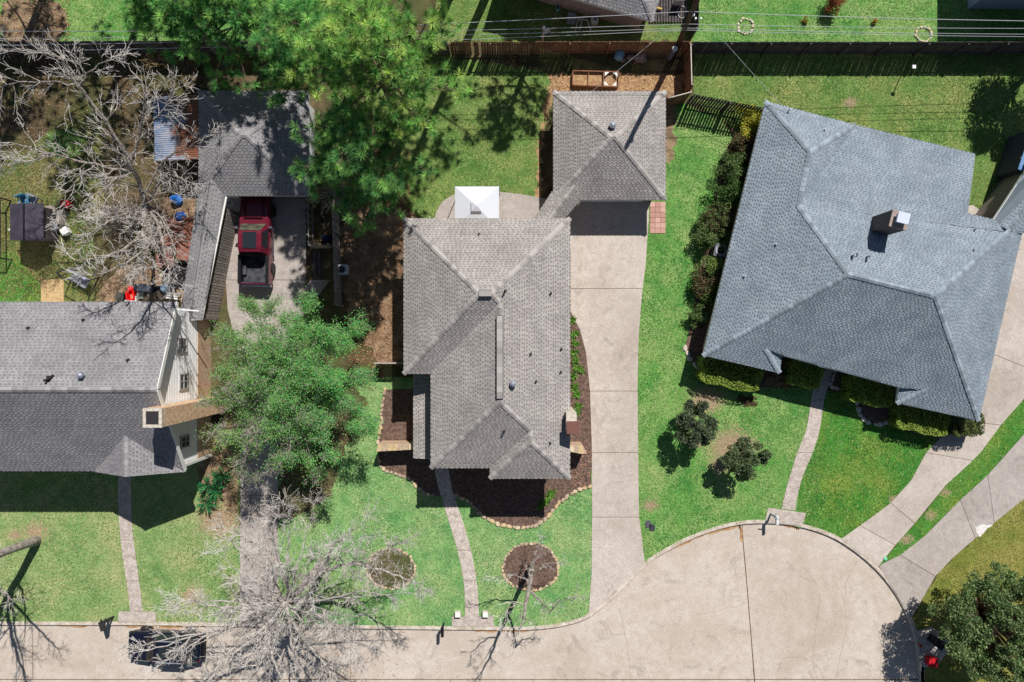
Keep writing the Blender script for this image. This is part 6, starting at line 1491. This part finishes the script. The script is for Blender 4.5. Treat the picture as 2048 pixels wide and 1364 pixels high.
shrub('reddish spiky shrub lower in the row along the left wall', 1404, 568, .85, .8, 1.6, 1600, RDG, .12)
shrub('green shrub second from the bottom of the left wall row', 1416, 594, .8, .7, 1.6, 1500, [(92, 120, 58), (76, 100, 50), (110, 134, 70)], .12)
shrub('small dark shrub at the bottom of the left wall row', 1392, 630, .6, .6, 1.3, 1000, DKG, .12)
hz = math.radians(-13)
shrub('long clipped hedge under the left front eave', 1450, 743, 2.0, 1.0, 1.3, 6500, HDG, .11, 'hedge', 'clipped front hedges', hz, boxy=True)
shrub('clipped hedge block touching the left side of the right-hand walkway', 1598, 742, 1.05, 1.0, 1.3, 4200, HDG, .11, 'hedge', 'clipped front hedges', hz, boxy=True)
shrub('clipped hedge block right of the right-hand walkway', 1723, 779, 1.5, .9, 1.3, 5200, HDG, .11, 'hedge', 'clipped front hedges', hz, boxy=True)
shrub('clipped hedge block under the right front eave', 1824, 834, 1.7, .9, 1.3, 5600, HDG, .11, 'hedge', 'clipped front hedges', hz, boxy=True)
shrub('round clipped bush at the far right house corner beside the driveway', 1908, 842, 1.0, .8, 1.5, 3600, [(96, 112, 56), (76, 92, 46), (116, 128, 68)], .11, 'hedge', 'clipped front hedges', 0, boxy=True)
shrub('sparse pinkish grey bush between the hedges at the front left bay', 1548, 762, .6, .4, .7, 500, [(176, 160, 130), (140, 140, 100), (160, 130, 100)], .1, group='small front plants')
shrub('sparse orange brown bush between the hedges at the front left bay', 1562, 764, .5, .4, .6, 450, [(176, 122, 66), (150, 104, 60)], .1, group='small front plants')
shrub('low brown clump of dry leaves on the lawn below the bay', 1497, 802, .65, .3, .12, 420, [(116, 96, 66), (90, 76, 54), (140, 116, 80)], .13, 'dry_plant', 'small front plants', -.35)
shrub('reddish brown conifer bush in the top right lawn', 1661, 14, .55, .75, 1.5, 1500, [(148, 88, 50), (124, 70, 42), (168, 108, 64)], .11, group='far lawn bushes')
for i, (px, py, lb) in enumerate(((1608, 44, 'tiny golden plant in the far lawn near the brown conifer'), (1748, 46, 'tiny golden plant on a thin stake further right in the far lawn'))):
    shrub(lb, px, py, .2, .2, .4, 160, [(190, 160, 60), (160, 130, 50)], .1, group='far lawn bushes', clumps=4)
# fan palms and ground plants at the left driveway
def fan_palm(label, px, py, r, n=46):
    t_ = thing('fan_palm', label, 'palm', P(px, py), group='small palms at the left house corner'); c = P(px, py)
    tk = MB(); tk.cyl(c, .09, 0, .35, 8); tk.build('trunk', M_BARK_BROWN, t_)
    for k in range(n):
        a = random.uniform(0, 6.28); el = random.uniform(.15, 1.2); L = r * random.uniform(.75, 1.05)
        d = Vector((math.cos(a) * math.cos(el), math.sin(a) * math.cos(el), math.sin(el))); s = Vector((-math.sin(a), math.cos(a), 0))
        p0 = c + Vector((0, 0, .35)); p1 = p0 + d * L * .55; p2 = p0 + d * L - Vector((0, 0, L * .25))
        b = MB(); b.poly([p0, p1 + s * .035, p2, p1 - s * .035]); b.build('leaf', mat('palm leaf', lin((56, 132, 76)), lin((40, 108, 60)), scale=3, rough=.5, transl=.2), t_)
fan_palm('dark green palm tuft nearest the brown corner of the left house', 447, 950, .95)
fan_palm('palm tuft left of the middle one by the orange soil', 420, 968, .95)
fan_palm('palm tuft right in the middle of the three', 438, 978, .95)
fan_palm('round palm tuft lowest of the three at the shadow tip', 419, 1002, 1.0)
# bedding plants along the driveway and front bed
def tuft(label, px, py, r, cols, n=60, name='bedding_plant', group='green bedding plants', h=.35):
    t_ = thing(name, label, 'plant', P(px, py), group=group); c = np.array(P(px, py))
    a = RNG.uniform(0, 6.28, n); el = RNG.uniform(.3, 1.3, n); L = r * RNG.uniform(.6, 1.1, n)
    d = np.stack([np.cos(a) * np.cos(el), np.sin(a) * np.cos(el), np.sin(el)], 1); s = np.stack([-np.sin(a), np.cos(a), a * 0], 1) * (.03 + .02 * RNG.random((n, 1)))
    p0 = c + np.array([0, 0, .03]) + RNG.normal(size=(n, 3)) * np.array([r * .2, r * .2, 0]); p1 = p0 + d * (L * .5)[:, None]; p2 = p0 + d * L[:, None] * np.array([1, 1, .6])
    v = np.stack([p0, p1 + s, p2, p1 - s], 1).reshape(-1, 3)
    np_mesh('leaf_spray', v, 4, M_LEAF, t_, tint=leaf_tints(n, cols)); b = MB(); b.cyl(Vector(c), .03, 0, .1, 5); b.build('stem', M_BARK_BROWN, t_)
BG = [(110, 160, 60), (84, 140, 48), (140, 178, 84)]
BP = [(1146, 640), (1149, 668), (1150, 686), (1148, 705), (1150, 722), (1152, 738), (1147, 752), (1160, 740), (1149, 772), (1152, 788), (1156, 812), (1152, 826), (1098, 993), (1104, 986), (1090, 1003), (1080, 1012)]
BPL = ['first small plant at the narrow top of the side mulch strip', 'second plant down the side mulch strip', 'third plant down the side mulch strip, touching the wall', 'fourth plant down the side mulch strip', 'plant beside the thin white marker in the mulch strip', 'plant in the middle cluster of the mulch strip, house side', 'lowest plant of the middle cluster in the mulch strip',
       'plant of the middle cluster leaning towards the driveway', 'plant just below the middle cluster of the mulch strip', 'third plant above the chimney in the mulch strip', 'second plant above the chimney in the mulch strip', 'plant nearest the chimney in the mulch strip', 'plant in the middle of the front bed corner group', 'uppermost plant of the front bed corner group', 'plant third down in the front bed corner group', 'plant at the lower tip of the front bed corner group in shade']
for (px, py), lb in zip(BP, BPL): tuft('light green ' + lb, px, py, .36, BG)
# dry vines over the bin enclosure
def dry_bush(label, px, py, r, h, name='dry_bush', n=26, m_=None, flat=.5):
    t_ = thing(name, label, 'bush', P(px, py), group='dry leafless bushes'); c = P(px, py); b = MB(); tips_ = []
    for k in range(n):
        a = random.uniform(0, 6.28); d = Vector((math.cos(a), math.sin(a), random.uniform(.1, 1.0) * flat * 2)).normalized()
        branch(b, c + Vector((random.uniform(-.3, .3), random.uniform(-.3, .3), h * random.uniform(.3, .9))), d, r * random.uniform(.5, 1), .02, 2, tips_, up=0, wob=.3, kids=(3, 5), maxl=3)
    b.build('twigs', [m_ or M_TWIG_TAN, m_ or M_TWIG_TAN], t_); b = MB(); b.tube([c, c + Vector((0, 0, h))], [.06, .04], 6); b.build('stem', M_BARK_BROWN, t_)
dry_bush('tan leafless vine spilling over the garage eave and bin enclosure', 632, 372, 2.0, 1.9, n=44)
dry_bush('grey leafless bush over the weathered fence top', 680, 395, 2.1, 1.6, n=56, m_=M_BARK_GREY)
dry_bush('brown leafless bush in the shade of the dark old fence', 315, 132, .9, .8, n=24)
dry_bush('tangle of dry twigs at the top left corner', 100, 30, 1.6, 1.6, n=30, m_=M_BARK_BROWN)
dry_bush('tan twig heap between rusty shed and left breezeway', 350, 352, 1.7, .5, n=40)
dry_bush('grey brush pile in the middle of the cluttered yard', 268, 440, 2.3, .4, n=70, m_=M_BARK_GREY)
dry_bush('dry brush at the edge of the rust red sheets', 300, 400, 1.9, .5, n=44)
dry_bush('tan leafless shrub by the left house brick corner', 440, 885, .8, .9, n=18)

# ---------------------------------------------------------------- pines: whorls of limbs carrying round tufts of needles
def needle_tufts(centers, r, n=46, rng=RNG):
    m = len(centers)
    d = rng.normal(size=(m, n, 3)); d[:, :, 2] = np.abs(d[:, :, 2]) * 1.0 + .05; d /= np.linalg.norm(d, axis=2)[:, :, None]
    R = (r * rng.uniform(.75, 1.2, m))[:, None, None]
    c = np.array(centers)[:, None, :]
    s = np.cross(d, np.array([0, 0, 1.0]) + .45 * rng.normal(size=(m, n, 3))); s /= np.linalg.norm(s, axis=2)[:, :, None]; s *= .026
    base = c + d * R * .05; tip = c + d * R + np.array([0, 0, -.04])
    v = np.stack([base - s * .6, base + s * .6, tip], axis=2)
    return v.reshape(-1, 3), m * n
def pine(label, base, h, h0, rad, lean=(0, 0), nb=44, cols=((96, 156, 62), (66, 130, 58), (52, 116, 60), (128, 172, 74)), tuft_r=.41, tn=46, per=11, name='pine_tree'):
    t_ = tree(label, name, base=base); b0 = P(*base); top = b0 + Vector((lean[0], lean[1], h))
    tk = MB(); pth = [b0 + Vector((0, 0, -.1))] + [b0.lerp(top, f) + Vector((random.gauss(0, .04), random.gauss(0, .04), 0)) for f in (.2, .4, .6, .8)] + [top]
    tk.tube(pth, [.30, .27, .23, .18, .12, .05], 10); tk.build('trunk', M_BARK_BROWN, t_)
    br_ = MB(); C = []
    for k in range(nb):
        f = (k + random.random()) / nb; z = h0 + (h - h0) * f; o = b0.lerp(top, z / h)
        a = k * 2.4 + random.uniform(-.5, .5); L = rad * (1 - .75 * f ** 1.5) * random.uniform(.65, 1.1)
        d = Vector((math.cos(a), math.sin(a), .12 + .5 * f)).normalized(); p = o.copy(); path = [p.copy()]
        n = 5
        for i in range(n):
            d = (d + Vector((random.gauss(0, .12), random.gauss(0, .12), random.gauss(.02, .08)))).normalized(); p = p + d * L / n; path.append(p.copy())
        br_.tube(path, [.07 - .055 * i / n for i in range(n + 1)], 5, cap=False)
        C.append(path[-1] + d * .1)
        for _ in range(per):
            g = random.uniform(.3, 1.0); i = min(n - 1, int(g * n)); s0 = path[i].lerp(path[i + 1], g * n - i if g < 1 else 1)
            sd = (d * .5 + rand_perp(d) * .9 + Vector((0, 0, .25))).normalized(); e = s0 + sd * random.uniform(.3, 1.0) * (1.2 - .4 * g) * max(.5, rad / 4.5)
            br_.tube([s0, s0.lerp(e, .5) + Vector((0, 0, -.03)), e], [.022, .016, .01], 3, cap=False); C.append(e)
    br_.build('limb', M_BARK_BROWN, t_)
    v, n_ = needle_tufts([tuple(c) for c in C], tuft_r, tn)
    tc = leaf_tints(len(C), cols, jit=.16); tint = np.repeat(tc * RNG.uniform(.6, 1.15, (len(C), 1)), tn, axis=0) * RNG.uniform(.8, 1.2, (n_, 1))
    np_mesh('needles', v, 3, M_NEEDLE, t_, tint=np.clip(tint, 0, 1))
    print(name, 'tufts', len(C)); return t_
PG = ((132, 196, 104), (110, 178, 96), (160, 212, 112), (92, 154, 84))
PY = ((166, 212, 108), (142, 200, 100), (194, 224, 118), (116, 174, 90))
PD = ((106, 166, 92), (90, 144, 82), (132, 186, 100), (150, 200, 106))
pine('wide pine with deep green tufts over the left garage roof', (545, 112), 8.6, 4.0, 5.5, (-.3, .3), nb=60, cols=PG, per=12, tn=50)
pine('tall yellow green pine over the centre of the back fence line', (812, 262), 14.0, 7.0, 5.0, (0, .2), nb=56, cols=PY, per=13, tn=50)
pine('dark pine growing between the two sunlit pines', (772, 385), 10.5, 5.0, 4.2, (-.2, 0), nb=44, cols=PD, per=11, tn=50)
pine('green pine standing close to the back fence between left garage and centre yard', (700, 190), 10.0, 5.0, 4.5, (0, 0), nb=48, cols=PG, per=11, tn=50)
pine('small pine at the upper left of the pine group', (428, 95), 7.6, 3.8, 3.6, (0, .2), nb=40, cols=PG, per=11, tn=50)
# trees standing just outside the picture: their shadows fall into it
pine('tall pine standing beyond the top edge near the neighbour house', (992, -52), 22, 11, 3.2, (-.4, 0), nb=34, cols=PD, per=8)
pine('tall pine beyond the top edge left of the other one', (922, -60), 21, 12, 2.8, (-.3, 0), nb=28, cols=PD, per=8)
pine('pine beyond the top edge behind the neighbour house', (1122, -30), 12.5, 6.5, 3.2, (0, 0), nb=30, cols=PD, per=7)
pine('tall pine beyond the top edge above the far left yard', (322, -52), 18, 8, 4.6, (0, 0), nb=38, cols=PD, per=8)
pine('pine beyond the top left corner', (110, -60), 14, 5, 5.0, (0, 0), nb=44, cols=PD, per=9)
evergreen('leafy tree beyond the right edge by the blue shed', (2078, 122), (2165, 55, 4.6), (2.0, 2.6, 2.0), 2.5, 12000, [(90, 116, 60), (72, 96, 50)], .18, clumps=44)

# ---------------------------------------------------------------- grass blades and fallen leaves
def to_px(x, y): return x * S + 1024, -y * S + 682
GX0, GX1, GY0, GY1 = -40, 2090, -30, 1400
def field(x, y):
    return (np.sin(x * .021 + y * .013) + np.sin(x * .047 - y * .031 + 1.3) + .7 * np.sin(x * .011 + y * .059 + 2.1) + .6 * np.sin(x * .09 + y * .083)) / 3.3
XC = HARD + [d_[2] for d_ in DIRT] + [KERB[5:-4] + [(1845, 1600), (-200, 1600)]]
def in_any(x, y, polys):
    r = np.zeros(len(x), bool)
    for p in polys: r |= inside(x, y, p)
    return r
BV = []; BT = []
DRYSPOT = [(1412, 800, 30), (1466, 894, 44), (1440, 930, 22), (1395, 880, 16), (70, 1064, 26), (30, 1070, 14), (440, 1040, 40), (1300, 1010, 16), (1890, 985, 10), (1790, 1000, 12), (1812, 1078, 14), (1862, 1030, 12), (1560, 250, 14), (1700, 205, 14), (380, 1190, 22), (500, 1240, 16), (940, 1150, 12), (60, 40, 20)]
for nm, kind, pts in LAWNS:
    xs = [p[0] for p in pts]; ys = [p[1] for p in pts]
    a0, a1, b0, b1 = max(min(xs), GX0), min(max(xs), GX1), max(min(ys), GY0), min(max(ys), GY1)
    if a1 <= a0 or b1 <= b0: continue
    n = int((a1 - a0) * (b1 - b0) / S / S * 170)
    x = RNG.uniform(a0, a1, n); y = RNG.uniform(b0, b1, n)
    ok = inside(x, y, pts); x = x[ok]; y = y[ok]
    hard = in_any(x, y, HARD + XC[-1:]); soft = in_any(x, y, [d_[2] for d_ in DIRT])
    ok = ~hard & (~soft | (RNG.random(len(x)) < .3)); x = x[ok]; y = y[ok]; n = len(x)
    f = field(x, y); cs = [np.array(lin(c)) for c in LAWN_COL[kind]]
    w = np.clip(.5 + 1.0 * f + RNG.normal(0, .35, n), 0, 1)[:, None]; col = cs[0] * (1 - w) + cs[1] * w
    dry = (RNG.random(n) < np.clip(.14 + .45 * field(x * .6 + 300, y * .6 - 200), .03, .7))[:, None]; col = np.where(dry, cs[2] * RNG.uniform(.9, 1.4, (n, 1)), col)
    col = col * RNG.uniform(.6, 1.5, (n, 1))
    for cx_, cy_, rr in DRYSPOT:
        dd = np.hypot(x - cx_, (y - cy_) * 1.2) / rr + RNG.normal(0, .22, n)
        k_ = (dd < 1)[:, None]; col = np.where(k_, np.array(lin((206, 180, 146))) * RNG.uniform(.65, 1.2, (n, 1)), col)
    sp = (RNG.random(n) < .035)[:, None]; col = np.where(sp, np.array(lin((206, 214, 160))) * RNG.uniform(.7, 1.1, (n, 1)), col)
    X = (x - 1024) / S; Y = -(y - 682) / S; an = RNG.uniform(0, 6.28, n); L = RNG.uniform(.06, .13, n); wd = RNG.uniform(.018, .036, n); hh = RNG.uniform(.015, .055, n)
    dx, dy = np.cos(an), np.sin(an)
    p0 = np.stack([X - dy * wd, Y + dx * wd, np.full(n, .008)], 1); p1 = np.stack([X + dy * wd, Y - dx * wd, np.full(n, .008)], 1); p2 = np.stack([X + dx * L, Y + dy * L, hh], 1)
    BV.append(np.stack([p0, p1, p2], 1).reshape(-1, 3)); BT.append(np.clip(col, 0, 1))
for cx_, cy_, rr in DRYSPOT:          # dry tan grass thickly matted at the worn spots
    n = int((rr / S) ** 2 * 3.14 * (620 if rr > 28 else 240)); r_ = rr * np.abs(RNG.normal(0, .55, n)); a_ = RNG.uniform(0, 6.28, n)
    x = cx_ + r_ * np.cos(a_) * 1.15; y = cy_ + r_ * np.sin(a_) * .85; ok = ~in_any(x, y, HARD + XC[-1:]); x = x[ok]; y = y[ok]; n = len(x)
    X = (x - 1024) / S; Y = -(y - 682) / S; an = RNG.uniform(0, 6.28, n); L = RNG.uniform(.06, .12, n); wd = RNG.uniform(.02, .036, n); dx, dy = np.cos(an), np.sin(an)
    p0 = np.stack([X - dy * wd, Y + dx * wd, np.full(n, .018)], 1); p1 = np.stack([X + dy * wd, Y - dx * wd, np.full(n, .018)], 1); p2 = np.stack([X + dx * L, Y + dy * L, RNG.uniform(.025, .05, n)], 1)
    BV.append(np.stack([p0, p1, p2], 1).reshape(-1, 3)); BT.append(np.clip(np.array(lin((204, 180, 148))) * RNG.uniform(.6, 1.15, (n, 1)), 0, 1))
BV = np.vstack(BV); BT = np.vstack(BT); print('grass blades', len(BV) // 3)
np_mesh('grass', BV, 3, M_BLADE, tint=BT, kind='stuff')
LT = [([(0, 88), (400, 100), (400, 604), (0, 604)], 50, [(128, 98, 70), (150, 116, 84), (96, 76, 54), (176, 146, 110)]),
      ([(684, 300), (820, 300), (820, 730), (700, 740), (684, 600)], 130, [(170, 122, 84), (142, 100, 68), (196, 150, 108), (110, 80, 58)]),
      ([(560, 740), (770, 740), (700, 900), (640, 1040), (560, 1060)], 30, [(120, 94, 64), (150, 122, 84), (96, 78, 52)]),
      ([(600, 300), (684, 300), (684, 620), (600, 620)], 45, [(160, 116, 78), (130, 94, 64), (104, 78, 56)]),
      ([(398, 880), (480, 880), (482, 1080), (398, 1040)], 55, [(176, 110, 66), (150, 116, 80), (190, 150, 104), (120, 100, 66)]),
      ([(0, 0), (140, 0), (140, 90), (0, 90)], 50, [(168, 124, 88), (132, 96, 68), (190, 150, 112)]),
      ([(1098, 146), (1350, 146), (1350, 190), (1098, 196)], 90, [(204, 168, 124), (168, 132, 94), (222, 190, 150), (140, 108, 76)]),
      ([(890, 930), (1182, 900), (1182, 975), (1120, 1010), (1060, 1050), (990, 1040), (920, 992)], 50, [(112, 90, 78), (84, 66, 58), (140, 112, 92)]),
      ([(1142, 900), (1184, 900), (1182, 970), (1142, 975)], 60, [(196, 160, 140), (210, 150, 120), (170, 130, 110)]),
      ([(480, 600), (612, 560), (560, 1250), (480, 1250)], 5, [(160, 130, 96), (120, 96, 70)]),
      ([(420, 1255), (800, 1258), (800, 1364), (420, 1364)], 7, [(120, 92, 70), (150, 112, 80), (96, 76, 58)])]
FV = []; FT = []
for pl, den, cols in LT:
    xs = [p[0] for p in pl]; ys = [p[1] for p in pl]; n = int((max(xs) - min(xs)) * (max(ys) - min(ys)) / S / S * den)
    x = RNG.uniform(min(xs), max(xs), n); y = RNG.uniform(min(ys), max(ys), n); ok = inside(x, y, pl); x = x[ok]; y = y[ok]; n = len(x)
    zz = np.where(y > 1255, ZST + .012, .05)
    c = np.stack([(x - 1024) / S, -(y - 682) / S, zz], 1)
    v = leaf_cards(c, .09, up=1.6, asp=.6); FV.append(v); FT.append(leaf_tints(n, cols, jit=.3))
np_mesh('leaf_litter', np.vstack(FV), 4, mat('dry leaf', (.3, .2, .1), vcol=True, rough=.9), tint=np.vstack(FT), kind='stuff')
